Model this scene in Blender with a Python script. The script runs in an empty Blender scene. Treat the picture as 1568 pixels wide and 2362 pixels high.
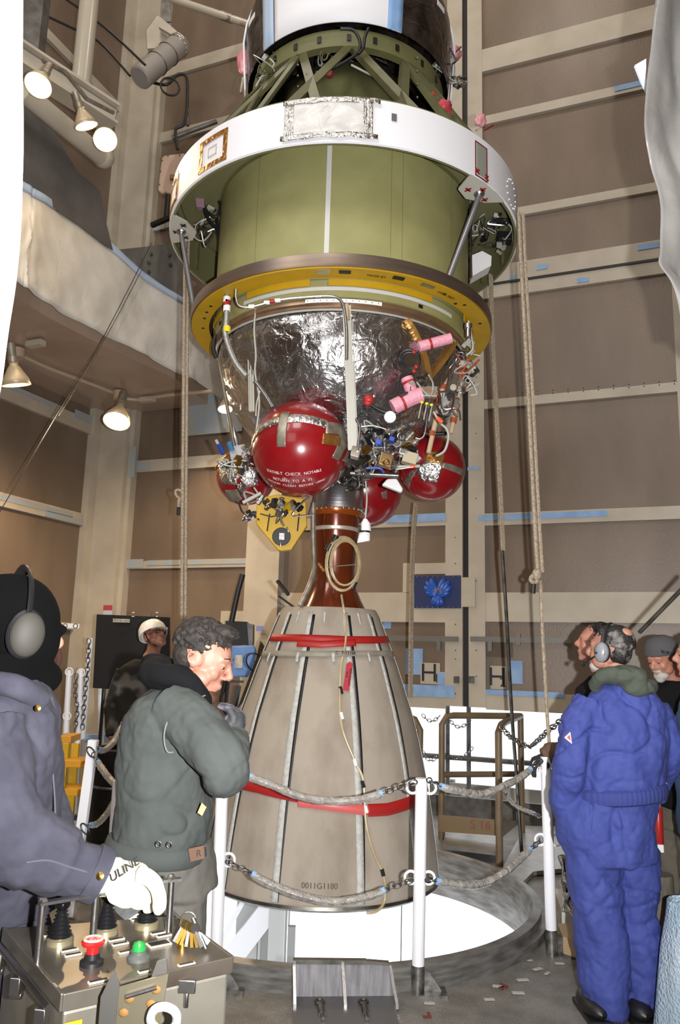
import bpy, bmesh, math, random
from mathutils import Vector, Matrix, noise as mnoise
random.seed(7)
PI=math.pi; R=math.radians
sc=bpy.context.scene; col=sc.collection
# ---------------------------------------------------------------- camera frame
F=1800.; PITCH=R(10.36); ROLL=R(1.6); EYE=1.62
fw=Vector((0,math.cos(PITCH),math.sin(PITCH))); U0=Vector((0,-math.sin(PITCH),math.cos(PITCH))); R0=Vector((1,0,0))
rt=R0*math.cos(ROLL)+U0*math.sin(ROLL); up=U0*math.cos(ROLL)-R0*math.sin(ROLL)
O=Vector((0,0,EYE))
def ray(x,y): return fw+rt*((x-784)/F)+up*((1181-y)/F)
def aY(x,y,Y): r=ray(x,y); return O+r*(Y/r.y)
def aZ(x,y,Z): r=ray(x,y); return O+r*((Z-EYE)/r.z)
def aP(x,y,p,n):
    r=ray(x,y); n=Vector(n); return O+r*((Vector(p)-O).dot(n)/r.dot(n))
WA=R(22); WT=Vector((math.cos(WA),-math.sin(WA),0)); WN=Vector((-math.sin(WA),-math.cos(WA),0)); W0=Vector((0,9,0)); UL=-3.49
def W(u,z,d=0): return W0+WT*u+WN*d+Vector((0,0,z))
def uw(x,y,d=0):
    p=aP(x,y,W0+WN*d,WN); return (p-W0).dot(WT),p.z
def dl(x,y,u=UL):
    p=aP(x,y,W0+WT*u,WT); return (p-W0).dot(WN),p.z
AX,AY=-.03,5.6
def C(a,r,z): a=R(a); return Vector((AX+r*math.sin(a),AY-r*math.cos(a),z))
def onC(x,y,r):
    d=ray(x,y); ox,oy=-AX,-AY
    a=d.x*d.x+d.y*d.y; b=2*(ox*d.x+oy*d.y); c=ox*ox+oy*oy-r*r
    q=max(0,b*b-4*a*c); t=(-b-math.sqrt(q))/(2*a); return O+d*t
def angC(x,y,r):
    p=onC(x,y,r); return math.degrees(math.atan2(p.x-AX,AY-p.y)),p.z
def onS(x,y,c,r):
    d=ray(x,y).normalized(); oc=O-c; b=oc.dot(d); q=b*b-(oc.dot(oc)-r*r)
    return O+d*(-b-math.sqrt(max(0,q)))
# ---------------------------------------------------------------- materials
MATS={}
def mat(name,c,rough=.6,metal=0,c2=None,vs=5,vd=3,lo=.35,hi=.65,bump=0,bs=30,bt='noise',emit=None,es=1,coat=0,alpha=1,stretch=None,spec=.5,trans=0):
    if name in MATS: return MATS[name]
    m=bpy.data.materials.new(name); m.use_nodes=True; nt=m.node_tree; N=nt.nodes; L=nt.links
    b=N['Principled BSDF']
    def s(k,v): b.inputs[k].default_value=v
    s('Base Color',(*c,1)); s('Roughness',rough); s('Metallic',metal); s('Coat Weight',coat); s('Alpha',alpha); s('Specular IOR Level',spec); s('Transmission Weight',trans)
    tc=N.new('ShaderNodeTexCoord'); mp=N.new('ShaderNodeMapping'); L.new(tc.outputs['Object'],mp.inputs[0])
    if stretch: mp.inputs['Scale'].default_value=stretch
    if c2:
        n=N.new('ShaderNodeTexNoise'); n.inputs['Scale'].default_value=vs; n.inputs['Detail'].default_value=vd; L.new(mp.outputs[0],n.inputs[0])
        r=N.new('ShaderNodeValToRGB'); r.color_ramp.elements[0].position=lo; r.color_ramp.elements[1].position=hi
        r.color_ramp.elements[0].color=(*c,1); r.color_ramp.elements[1].color=(*c2,1)
        L.new(n.outputs[0],r.inputs[0]); L.new(r.outputs[0],b.inputs['Base Color'])
    if bump:
        if bt=='voronoi':
            n=N.new('ShaderNodeTexVoronoi'); o='Distance'
        elif bt=='wave':
            n=N.new('ShaderNodeTexWave'); o='Fac'; n.inputs['Distortion'].default_value=1.5
        elif bt=='check':
            n=N.new('ShaderNodeTexChecker'); o='Fac'
        else:
            n=N.new('ShaderNodeTexNoise'); o=0; n.inputs['Detail'].default_value=4; n.inputs['Distortion'].default_value=.6 if bt=='crumple' else 0
        n.inputs['Scale'].default_value=bs; L.new(mp.outputs[0],n.inputs[0])
        bp=N.new('ShaderNodeBump'); bp.inputs['Strength'].default_value=bump; bp.inputs['Distance'].default_value=.02 if bt=='crumple' else .006
        L.new(n.outputs[o],bp.inputs['Height']); L.new(bp.outputs[0],b.inputs['Normal'])
    if emit: s('Emission Color',(*emit,1)); s('Emission Strength',es)
    MATS[name]=m; return m
def h(s,g=1):
    s=s.lstrip('#'); v=[int(s[i:i+2],16)/255 for i in (0,2,4)]
    return tuple(((x/12.92) if x<=.04045 else ((x+.055)/1.055)**2.4)*g for x in v)
# ---------------------------------------------------------------- mesh builder
class M:
    def __init__(s): s.v=[]; s.f=[]; s.mi=[]; s.cur=0
    def add(s,vs,fs):
        o=len(s.v); s.v+=[Vector(p) for p in vs]; s.f+=[tuple(i+o for i in f) for f in fs]; s.mi+=[s.cur]*len(fs); return s
    def box(s,c,size,X=None,Y=None,Z=None):
        c=Vector(c); X=Vector(X or (1,0,0)); Y=Vector(Y or (0,1,0)); Z=Vector(Z) if Z is not None else X.cross(Y)
        a,b,d=[q/2 for q in size]
        vs=[c+X*(a*i)+Y*(b*j)+Z*(d*k) for k in(-1,1) for j in(-1,1) for i in(-1,1)]
        return s.add(vs,[(0,2,3,1),(4,5,7,6),(0,1,5,4),(1,3,7,5),(3,2,6,7),(2,0,4,6)])
    def wbox(s,u0,u1,z0,z1,d0,d1):
        return s.box(W((u0+u1)/2,(z0+z1)/2,(d0+d1)/2),(abs(u1-u0),abs(d1-d0),abs(z1-z0)),WT,WN,(0,0,1))
    def beam(s,p,q,w,t,upv=(0,0,1)):
        p=Vector(p);q=Vector(q);d=(q-p); L=d.length; d.normalize(); x=d.cross(Vector(upv)); 
        if x.length<1e-4: x=d.cross(Vector((1,0,0)))
        x.normalize(); y=x.cross(d); return s.box((p+q)/2,(w,L,t),x,d,y)
    def rings(s,rs,cap=True,closed=False):
        n=len(rs[0]); vs=[p for r in rs for p in r]; fs=[]
        K=len(rs)
        for i in range(K if closed else K-1):
            for j in range(n):
                a=i*n+j; b=i*n+(j+1)%n; i2=(i+1)%K; fs.append((a,b,i2*n+(j+1)%n,i2*n+j))
        if cap and not closed: fs.append(tuple(range(n-1,-1,-1))); fs.append(tuple((K-1)*n+j for j in range(n)))
        return s.add(vs,fs)
    def tube(s,pts,r,n=8,closed=False,flat=1,upv=None,cap=True):
        pts=[Vector(p) for p in pts]; K=len(pts); rs=[]; pv=None
        for i,p in enumerate(pts):
            if closed: d=pts[(i+1)%K]-pts[i-1]
            else: d=pts[min(i+1,K-1)]-pts[max(i-1,0)]
            if d.length<1e-9: d=Vector((0,0,1))
            d.normalize()
            if pv is None:
                a=Vector(upv) if upv else (Vector((0,0,1)) if abs(d.z)<.9 else Vector((1,0,0)))
                x=d.cross(a).normalized()
            else: x=pv-d*pv.dot(d); x=x.normalized() if x.length>1e-6 else pv
            pv=x; y=x.cross(d); rr=r[i] if isinstance(r,(list,tuple)) else r
            rs.append([p+x*(math.cos(2*PI*j/n)*rr)+y*(math.sin(2*PI*j/n)*rr*flat) for j in range(n)])
        return s.rings(rs,cap,closed)
    def loft(s,secs,n=16):
        # secs: (centre, rx, ry, xdir, ydir)
        rs=[]
        for c,rx,ry,x,y in secs:
            c=Vector(c);x=Vector(x).normalized();y=Vector(y).normalized(); rs.append([c+x*(math.cos(2*PI*j/n)*rx)+y*(math.sin(2*PI*j/n)*ry) for j in range(n)])
        return s.rings(rs)
    def lathe(s,prof,c=(0,0),n=64,a0=0,a1=360,ax=None,ctr=None):
        # prof list of (r,z); vertical axis through c, or axis ax through ctr
        full=abs(a1-a0)>=360; K=n if full else n+1; vs=[]
        if ax is not None:
            ax=Vector(ax).normalized(); e=ax.orthogonal().normalized(); g=ax.cross(e); ctr=Vector(ctr)
        for r,z in prof:
            for j in range(K):
                a=R(a0+(a1-a0)*j/n)
                if ax is None: vs.append(Vector((c[0]+r*math.sin(a),c[1]-r*math.cos(a),z)))
                else: vs.append(ctr+ax*z+e*(r*math.cos(a))+g*(r*math.sin(a)))
        fs=[]
        for i in range(len(prof)-1):
            for j in range(n):
                a=i*K+j; b=i*K+(j+1)%K; fs.append((a,b,b+K,a+K))
        return s.add(vs,fs)
    def ell(s,c,r,X=None,Y=None,n=16,m=10,fn=None):
        c=Vector(c); X=Vector(X or (1,0,0)).normalized(); Y=Vector(Y or (0,1,0)).normalized(); Z=X.cross(Y)
        if not isinstance(r,(tuple,list)): r=(r,r,r)
        vs=[c-Z*r[2]]
        for i in range(1,m):
            t=-PI/2+PI*i/m
            for j in range(n):
                a=2*PI*j/n; d=Vector((math.cos(t)*math.cos(a),math.cos(t)*math.sin(a),math.sin(t)))
                k=fn(d) if fn else 1
                vs.append(c+(X*(d.x*r[0])+Y*(d.y*r[1])+Z*(d.z*r[2]))*k)
        vs.append(c+Z*r[2]); fs=[]
        for j in range(n):
            fs.append((0,1+(j+1)%n,1+j)); e=len(vs)-1; b=1+(m-2)*n; fs.append((e,b+j,b+(j+1)%n))
        for i in range(m-2):
            for j in range(n):
                a=1+i*n+j; b=1+i*n+(j+1)%n; fs.append((a,b,b+n,a+n))
        return s.add(vs,fs)
    def torus(s,c,Rr,r,axis=(0,0,1),n=24,m=8,a0=0,a1=360,ell=1):
        ax=Vector(axis).normalized(); e=ax.orthogonal().normalized(); g=ax.cross(e); c=Vector(c)
        pts=[c+e*(Rr*math.cos(R(a0+(a1-a0)*i/n)))+g*(Rr*ell*math.sin(R(a0+(a1-a0)*i/n))) for i in range(n if a1-a0>=360 else n+1)]
        return s.tube(pts,r,m,closed=a1-a0>=360)
    def poly(s,pts,th,nrm=None):
        pts=[Vector(p) for p in pts]; n=len(pts)
        if nrm is None: nrm=(pts[1]-pts[0]).cross(pts[2]-pts[0]).normalized()
        nrm=Vector(nrm); vs=pts+[p+nrm*th for p in pts]
        fs=[tuple(range(n-1,-1,-1)),tuple(range(n,2*n))]+[(i,(i+1)%n,n+(i+1)%n,n+i) for i in range(n)]
        return s.add(vs,fs)
    def grid(s,fn,nu,nv,th=0,wrap=False):
        P=[[Vector(fn(i/nu,j/nv)) for i in range(nu+1)] for j in range(nv+1)]; vs=[p for r in P for p in r]; w=nu+1
        fs=[(j*w+i,j*w+i+1,(j+1)*w+i+1,(j+1)*w+i) for j in range(nv) for i in range(nu)]
        s.add(vs,fs)
        return s
    def cpatch(s,a0,a1,z0,z1,r,th=.004,n=12,r2=None):
        r2=r2 or r; f=[]
        for r_a,r_b in ((r,r2),(r+th,r2+th)):
            f.append(([C(a0+(a1-a0)*i/n,r_a,z0) for i in range(n+1)],[C(a0+(a1-a0)*i/n,r_b,z1) for i in range(n+1)]))
        vs=f[0][0]+f[0][1]+f[1][0]+f[1][1]; w=n+1; fs=[]
        for i in range(n):
            fs+=[(i,w+i,w+i+1,i+1),(2*w+i,2*w+i+1,3*w+i+1,3*w+i),(i,i+1,2*w+i+1,2*w+i),(w+i,3*w+i,3*w+i+1,w+i+1)]
        fs+=[(0,2*w,3*w,w),(n,w+n,3*w+n,2*w+n)]
        return s.add(vs,fs)
WL={}
def obj(name,m,mt,parent=None,smooth=None,label=None,bevel=0,mods=None,cat=None,group=None,kind=None,loc=None,sub=0,solid=0):
    me=bpy.data.meshes.new(name)
    if parent is not None: base=WL[parent.name]
    elif loc is not None: base=Vector(loc)
    else:
        xs=[v.x for v in m.v];ys=[v.y for v in m.v];zs=[v.z for v in m.v]; base=Vector(((min(xs)+max(xs))/2,(min(ys)+max(ys))/2,min(zs)))
    me.from_pydata([v-base for v in m.v],[],m.f)
    for q in (mt if isinstance(mt,(list,tuple)) else [mt]): me.materials.append(q)
    me.polygons.foreach_set('material_index',m.mi)
    me.validate(); me.update()
    bm=bmesh.new(); bm.from_mesh(me); bmesh.ops.recalc_face_normals(bm,faces=bm.faces); bm.to_mesh(me); bm.free()
    if smooth is None: smooth=True
    if smooth:
        me.polygons.foreach_set('use_smooth',[True]*len(me.polygons))
        try: me.set_sharp_from_angle(angle=R(38))
        except Exception: pass
    o=bpy.data.objects.new(name,me); col.objects.link(o)
    if parent is not None: o.parent=parent
    else: o.location=base
    WL[o.name]=base
    if bevel:
        b=o.modifiers.new('b','BEVEL'); b.width=bevel; b.segments=2; b.limit_method='ANGLE'
    if solid:
        b=o.modifiers.new('t','SOLIDIFY'); b.thickness=solid; b.offset=0
    if sub:
        b=o.modifiers.new('s','SUBSURF'); b.levels=sub; b.render_levels=sub
    for k,v in (('label',label),('category',cat),('group',group),('kind',kind)):
        if v: o[k]=v
    return o
def thing(name,label,cat,loc,group=None):
    o=bpy.data.objects.new(name,None); col.objects.link(o); o.location=Vector(loc); o.empty_display_size=.05
    o['label']=label; o['category']=cat
    if group: o['group']=group
    WL[o.name]=Vector(loc); return o
def struct(name,m,mt,**k): return obj(name,m,mt,kind=k.pop('kind','structure'),**k)
def dup(root,loc,label,group=None,rz=0):
    r=root.copy(); col.objects.link(r); r.location=loc; r.rotation_euler=(0,0,rz); r['label']=label
    if group: r['group']=group
    for ch in list(root.children):
        c=ch.copy(); col.objects.link(c); c.parent=r
        for g in list(ch.children): d=g.copy(); col.objects.link(d); d.parent=c
    return r
def text(name,s,size,pos,X,Y,mt,parent=None,th=.0008,label=None,align='CENTER',warp=None,space=1):
    cu=bpy.data.curves.new(name,'FONT'); cu.body=s; cu.size=size; cu.align_x=align; cu.align_y='CENTER'; cu.extrude=th; cu.space_character=space
    o=bpy.data.objects.new(name,cu); col.objects.link(o)
    dg=bpy.context.evaluated_depsgraph_get(); me=bpy.data.meshes.new_from_object(o.evaluated_get(dg)); bpy.data.objects.remove(o); bpy.data.curves.remove(cu)
    X=Vector(X).normalized();Y=Vector(Y).normalized();Z=X.cross(Y); pos=Vector(pos)
    m=M(); m.add([(pos+X*v.co.x+Y*v.co.y+Z*v.co.z) for v in me.vertices],[tuple(p.vertices) for p in me.polygons])
    if warp: m.v=[warp(v) for v in m.v]
    bpy.data.meshes.remove(me)
    return obj(name,m,mt,parent,smooth=False,label=label)
def catmull(pts,k=6):
    pts=[Vector(p) for p in pts]; out=[]; n=len(pts)
    for i in range(n-1):
        p0=pts[max(i-1,0)];p1=pts[i];p2=pts[i+1];p3=pts[min(i+2,n-1)]
        for j in range(k):
            t=j/k; out.append(.5*((2*p1)+(-p0+p2)*t+(2*p0-5*p1+4*p2-p3)*t*t+(-p0+3*p1-3*p2+p3)*t**3))
    out.append(pts[-1]); return out
# common materials
m_cream=mat('cream painted steel',h('#bdb5a6'),.55,c2=h('#aaa192'),vs=3,lo=.3,hi=.75,bump=.1,bs=40)
m_panel=mat('brown phenolic panel',h('#7d6d5f'),.4,c2=h('#6c5d4f'),vs=2.2,vd=6,lo=.3,hi=.7,bump=.25,bs=90,stretch=(1,1,.4))
m_ceilp=mat('glossy tan ceiling panel',h('#b39f8f'),.16,c2=h('#a69180'),vs=1.5)
m_white=mat('white gloss paint',h('#e8e8ea'),.35)
m_black=mat('black rubber',h('#101012'),.5)
m_grey=mat('grey galvanised steel',h('#6d6b69'),.45,.4,c2=h('#4c4a48'),vs=9,vd=6)
m_steel=mat('brushed steel',h('#b9b9bb'),.28,1,bump=.1,bs=60)
m_dsteel=mat('dull dark steel',h('#77756f'),.4,.9,c2=h('#55534e'),vs=12)
m_tape=mat('blue masking tape',h('#8fb0d8'),.6,c2=h('#7aa0d0'),vs=8)
m_tarp=mat('white plastic sheeting',h('#cfcdc8'),.42,c2=h('#c2bfb8'),vs=2,bump=.5,bs=5,bt='crumple')
m_wtarp=mat('bright white sheeting',h('#f4f4f6'),.5)
m_green=mat('green zinc chromate paint',h('#666641'),.55,c2=h('#5e5e3b'),vs=6)
m_green2=mat('bright green primer',h('#959262'),.6,c2=h('#8d8a5a'),vs=6)
m_ringw=mat('white skirt paint',h('#e3e4ea'),.5)
m_foil=mat('crinkled aluminium foil',h('#c9c9cc'),.2,1,bump=1,bs=11,bt='crumple')
m_stape=mat('silver foil tape',h('#cdccca'),.26,1,bump=.8,bs=35,bt='crumple')
m_gtape=mat('dull grey foil tape',h('#a19a8c'),.4,.6,c2=h('#837c70'),vs=20)
m_red=mat('glossy dark red paint',h('#8a1018'),.25,coat=.4,c2=h('#7e0e15'),vs=5)
m_redtape=mat('red tape',h('#9c1c1a'),.5)
m_copper=mat('dark amber phenolic',h('#54210c'),.2,.25,c2=h('#6e2e10'),vs=3,coat=.6,stretch=(3,3,.6))
m_kapton=mat('amber kapton film',h('#9a6a35'),.25,.7,c2=h('#c08a4a'),vs=20,bump=.5,bs=30,bt='crumple')
m_canvas=mat('beige insulation cloth',h('#9d9386'),.85,c2=h('#7b6f61'),vs=3.2,vd=8,lo=.42,hi=.8,bump=.25,bs=130,stretch=(1.6,1.6,.8))
m_strip=mat('white seam cloth',h('#b9b9b4'),.7,c2=h('#a3a39e'),vs=40,bump=.3,bs=70)
m_yellow=mat('yellow painted metal',h('#bd9610'),.5,c2=h('#b08a0c'),vs=5)
m_pink=mat('pink bubble wrap',h('#d995a6'),.45,bump=.5,bs=70,bt='voronoi')
m_cable=mat('black cable',h('#17171a'),.45)
m_rope=mat('tan braided rope',h('#a89a86'),.8,c2=h('#857764'),vs=60,bump=.5,bs=90)
m_brass=mat('brass',h('#b99347'),.3,1)
m_bronze=mat('bronze fairing rail',h('#8b6f4a'),.3,.8,c2=h('#a98d65'),vs=9)
m_blue=mat('blue anodised',h('#2b48a8'),.3,.3)
# ================================================================ ROOM SHELL
sc.view_settings.view_transform='Standard'; sc.view_settings.look='None'; sc.view_settings.gamma=1; sc.view_settings.exposure=0
cam=bpy.data.cameras.new('camera'); co=bpy.data.objects.new('camera',cam); col.objects.link(co); sc.camera=co
cam.sensor_fit='VERTICAL'; cam.sensor_height=24; cam.lens=24*F/2362; cam.clip_start=.05
co.matrix_world=Matrix(((rt.x,up.x,-fw.x,O.x),(rt.y,up.y,-fw.y,O.y),(rt.z,up.z,-fw.z,O.z),(0,0,0,1)))
w=bpy.data.worlds.new('overcast sky'); sc.world=w; w.use_nodes=True
w.node_tree.nodes['Background'].inputs[0].default_value=(.93,.96,1,1); w.node_tree.nodes['Background'].inputs[1].default_value=1.6
DR=4.3; DB=10.8; TOP=13.2
# floor with round opening, in the wall's frame
HC=(-.05,5.58); HR=1.37
m_floor=mat('grey diamond plate',h('#8b8986'),.45,.35,c2=h('#74726d'),vs=7,vd=5)
nt=m_floor.node_tree; N=nt.nodes; L=nt.links
tc=N.new('ShaderNodeTexCoord'); mp=N.new('ShaderNodeMapping'); mp.inputs['Scale'].default_value=(28,28,28); mp.inputs['Rotation'].default_value=(0,0,R(45)); L.new(tc.outputs['Object'],mp.inputs[0])
w1=N.new('ShaderNodeTexWave'); w1.inputs['Scale'].default_value=.9; w2=N.new('ShaderNodeTexWave'); w2.bands_direction='Y'; w2.inputs['Scale'].default_value=.9
L.new(mp.outputs[0],w1.inputs[0]); L.new(mp.outputs[0],w2.inputs[0])
mm=N.new('ShaderNodeMath'); mm.operation='MULTIPLY'; L.new(w1.outputs['Fac'],mm.inputs[0]); L.new(w2.outputs['Fac'],mm.inputs[1])
bp=N.new('ShaderNodeBump'); bp.inputs['Strength'].default_value=.7; bp.inputs['Distance'].default_value=.004; L.new(mm.outputs[0],bp.inputs['Height']); L.new(bp.outputs[0],N['Principled BSDF'].inputs['Normal'])
m=M(); n=96; cs=[W(UL,0,0),W(DR,0,0),W(DR,0,DB),W(UL,0,DB)]
cx=Vector((HC[0],HC[1],0))
def edgept(a):
    d=Vector((math.sin(a),-math.cos(a),0)); best=1e9
    u0=(cx-W0).dot(WT); d0=(cx-W0).dot(WN); du=d.dot(WT); dd=d.dot(WN)
    for lim,p,v in ((UL,u0,du),(DR,u0,du),(0,d0,dd),(DB,d0,dd)):
        if abs(v)>1e-6:
            t=(lim-p)/v
            if t>0: best=min(best,t)
    return cx+d*best
cor=[math.atan2((c-cx).x,-(c-cx).y)%(2*PI) for c in cs]
angs=sorted([2*PI*i/n for i in range(n)]+cor)
inn=[cx+Vector((math.sin(a),-math.cos(a),0))*HR for a in angs]; out=[edgept(a) for a in angs]
K=len(angs); m.add(inn+out+[p-Vector((0,0,.05)) for p in inn+out],[(i,(i+1)%K,K+(i+1)%K,K+i) for i in range(K)]+[(2*K+i,3*K+i,3*K+(i+1)%K,2*K+(i+1)%K) for i in range(K)]+[(i,2*K+i,2*K+(i+1)%K,(i+1)%K) for i in range(K)])
struct('floor',m,m_floor,smooth=False)
m=M(); m.lathe([(HR+.09,0),(HR+.09,.05),(HR+.05,.05),(HR+.05,.1),(HR,.11),(HR-.015,.09),(HR-.015,-.22),(HR+.04,-.22),(HR+.04,-.06)],HC,96)
m_rim=mat('worn steel curb',h('#8f8e8c'),.4,.45,c2=h('#64625e'),vs=6,vd=7,stretch=(1,1,5))
struct('trim_1',m,m_rim)
# back wall: upper part above the doors, lower toe board, two doors
zb=1.12; US=1.5
seam=uw(1074,1500)[0]
m=M(); m.wbox(UL-.3,-.78,0,TOP,-.12,0); m.wbox(3.75,DR+.1,0,TOP,-.12,0); 
o=struct('wall_back',m,m_panel,smooth=False)
m=M(); m.wbox(-.78,DR,-.05,.2,-.1,-.04)
struct('baseboard_back',m,m_grey,smooth=False)
def stile(mm,xa,ya,xb,z0,z1,d=.05): 
    u0=uw(xa,ya)[0];u1=uw(xb,ya)[0]; mm.wbox(u0,u1,z0,z1,0,d)
def rail(mm,u0,u1,x,ya,yb,d=.045):
    z1=uw(x,ya)[1]; z0=uw(x,yb)[1]; mm.wbox(u0,u1,z0,z1,0,d); return z0,z1
uR0=uw(1083,1500)[0]; uRi=uw(1121,1400)[0]; uRe=3.75
# right door (H2)
m=M(); m.wbox(uR0,uRe,zb,TOP,-.08,0)
DOORR=struct('door_1',m,m_panel,smooth=False)
m=M(); m.wbox(uR0,uRi,zb,TOP,0,.05); m.wbox(uw(1556,800)[0],uRe,zb,TOP,0,.05)
for x,a,b in ((1300,72,125),(1300,232,252),(1350,455,474),(1350,584,660),(1350,904,925),(1350,1177,1206),(1300,1367,1436),(1200,1597,1640)): rail(m,uRi,uRe-.02,x,a,b)
obj('door_frame',m,m_cream,DOORR,smooth=False)
m=M(); z=uw(1350,628)[1]; m.wbox(uRi,uRe-.02,z-.015,z+.012,.045,.06); obj('rubber_seal',m,m_black,DOORR,smooth=False)
# left door (H1)
uL1=uw(1069,1500)[0]; uLi=uw(1029,1400)[0]; uL0=-.78
m=M(); m.wbox(uL0,uL1,zb,TOP,-.08,0); dlft=struct('door_2',m,m_panel,smooth=False)
m=M(); m.wbox(uLi,uL1,zb,TOP,0,.05)
for x,a,b in ((1000,1186,1214),(1000,1367,1436),(980,1597,1632)): rail(m,uL0,uLi,x,a,b)
m.wbox(uw(932,1330)[0],uw(954,1330)[0],uw(940,1367)[1],uw(940,1300)[1],0,.05)
m.wbox(uw(940,1310)[0],uLi,uw(1000,1325)[1],uw(1000,1300)[1],0,.05)
obj('door_frame',m,m_cream,dlft,smooth=False)
m=M(); m.wbox(uL1+.004,uR0-.004,zb,TOP,-.05,.02); struct('trim_2',m,m_black,smooth=False)
# wall left part frame (bolted on)
uc=uw(300,1300)[0]
m=M(); m.wbox(-1.17,-.78,0,TOP,0,.09); m.wbox(-.78,-.70,0,TOP,0,.14)
for x,a,b in ((450,137,164),(440,294,316),(380,514,530),(420,1057,1084),(420,1293,1311),(560,1410,1450)): rail(m,uc if x!=560 else -1.5,-1.17,x,a,b)
struct('trim_3',m,m_cream,smooth=False)
m=M(); dB0=0
cu=.46
m.wbox(UL,UL+.1,0,TOP,0,.34); m.wbox(UL,uc,0,TOP,0,.12); m.wbox(UL+.1,uc-.06,0,TOP,.12,.2)
struct('trim_4',m,m_cream,smooth=False)
# left wall
m=M(); m.box(W(UL-.06,TOP/2,DB/2),(.12,DB,TOP),WT,WN,(0,0,1)); struct('wall_left',m,m_panel,smooth=False)
m=M()
for x,a,b in ((160,952,985),(150,1176,1205),(160,1437,1452)):
    z1=dl(x,a)[1]; z0=dl(x,b)[1]; m.box(W(UL+.025,(z0+z1)/2,3),(.05,5.4,z1-z0),WT,WN,(0,0,1))
for x,a,b in ((280,340,360),(130,95,118)):
    z1=dl(x,a)[1]; z0=dl(x,b)[1]; m.box(W(UL+.025,(z0+z1)/2,3),(.05,5.4,z1-z0),WT,WN,(0,0,1))
m.box(W(UL+.03,TOP/2,3.7),(.06,.3,TOP),WT,WN,(0,0,1))
struct('trim_5',m,m_cream,smooth=False)
m=M(); m.box(W(DR+.06,TOP/2,DB/2),(.12,DB,TOP),WT,WN,(0,0,1)); struct('wall_right',m,m_panel,smooth=False)
m=M(); m.wbox(UL,DR,0,TOP,DB,DB+.1); struct('wall_front',m,m_panel,smooth=False)
m=M(); m.wbox(UL,DR,TOP,TOP+.1,0,DB); struct('ceiling',m,m_cream,smooth=False)
# work platform above left: tan ceiling panel, tarp skirt, grey plates
low=[(-60,600),(39,651),(68,668),(132,715),(232,770),(321,815),(414,858),(457,883),(514,931)]
hig=[(-60,372),(45,428),(75,446),(132,486),(229,557),(321,634),(400,692),(440,717),(500,760)]
PZ=4.74
base=[aZ(x,y,PZ) for x,y in low]
def ztop(b,y):
    # height above b whose image row is y
    lo_,hi_=b.z,b.z+3
    for _ in range(40):
        mid=(lo_+hi_)/2; v=Vector((b.x,b.y,mid))-O; py=1181-F*v.dot(up)/v.dot(fw)
        if py>y: lo_=mid
        else: hi_=mid
    return lo_
tops=[ztop(b,y) for b,(x,y) in zip(base,hig)]
bc=catmull([Vector((b.x,b.y,t)) for b,t in zip(base,tops)],6)
m=M()
def tf(u,v):
    k=u*(len(bc)-1); i=min(int(k),len(bc)-2); t=k-i; p=bc[i].lerp(bc[i+1],t); z=PZ+(p.z-PZ)*v
    nn=mnoise.noise(Vector((u*9,v*2.5,1)))*.05+mnoise.noise(Vector((u*24,v*9+u*14,4)))*.028
    return Vector((p.x,p.y,z+ (mnoise.noise(Vector((u*6,0,3)))*.03 if v<.05 else 0)))+Vector((.9,-.3,0))*nn*(1-v*.5)
m.grid(tf,90,16)
t=thing('platform_skirt','long white tarp band hung under the grey plates along the left upper platform edge','tarp',W(-2.6,PZ,2))
obj('tarp_sheet',m,m_tarp,t,solid=.006)
m=M(); m.grid(lambda u,v: tf(u,.93+v*.08)+Vector((.012,-.02,0)),80,1); obj('tape_edge',m,mat('pale blue tape',h('#a9bcd6'),.6),t,solid=.003)
m=M()
bl=[Vector((b.x-.2,b.y+.08,PZ+.01)) for b in catmull(base,4)]
# panel covers from edge line to left wall & back wall
P2=[W(UL,PZ+.01,0)]+[p for p in reversed(bl)]+[W(UL,PZ+.01,(bl[0]-W0).dot(WN))]
m.poly(P2,.3,(0,0,1)); struct('ceiling_platform',m,m_ceilp,smooth=False)
# grey plates standing on the platform edge
pa=base[1]+Vector((-.05,.02,0)); pb=base[5]+Vector((-.05,.02,0)); nrm=(pb-pa).cross(Vector((0,0,1))).normalized()
m_plate=mat('scuffed grey plate',h('#6b6866'),.5,.2,c2=h('#5b5857'),vs=3,vd=7)
m_plate2=mat('scraped zinc plate',h('#5c5b59'),.4,.4,c2=h('#83817d'),vs=4,vd=7,lo=.4,hi=.7,stretch=(1,1,.3))
t=thing('platform_leaf','raised dark grey steel leaf marked 9 above the left tarp band','steel plate',pa+Vector((0,0,.7)))
m=M(); m.poly([aP(x,y,pa,nrm) for x,y in ((-60,205),(57,213),(84,236),(118,300),(175,397),(227,440),(238,500),(257,578),(229,558),(180,520),(132,488),(75,449),(45,431),(-60,390))],.02,nrm)
obj('leaf_plate',m,m_plate,t,smooth=False)
q=aP(65,388,pa,nrm); X=(pb-pa).normalized()
text('stencil_number','-9',.17,q-nrm*.01,X,(0,0,1),mat('stencil red',h('#8a4a48'),.7),t)
m=M()
for x,y in ((196,448),(245,552)): 
    q=aP(x,y,pa,nrm)-nrm*.006; m.torus(q,.03,.008,nrm,16,6); m.ell(q,.014)
obj('lifting_eye',m,m_dsteel,t)
m=M(); pc=base[6]+Vector((-.05,.05,0)); m.poly([aP(x,y,pc,WN) for x,y in ((262,577),(416,560),(424,590),(460,735),(380,690),(300,630))],.02,-WN)
t=thing('platform_bracket','scraped zinc grey plate above the tarp band, left of the white ring','steel plate',pc+Vector((0,0,.5)))
obj('bracket_plate',m,m_plate2,t,smooth=False)
m=M()
for x,y in ((350,588),(392,590),(345,608),(395,612),(345,628)):
    q=aP(x,y,pc,WN)+WN*.01; m.lathe([(0.0,.02),(.022,.02),(.022,0)],n=6,ax=WN,ctr=q)
obj('bolt_heads',m,m_dsteel,t)
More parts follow.
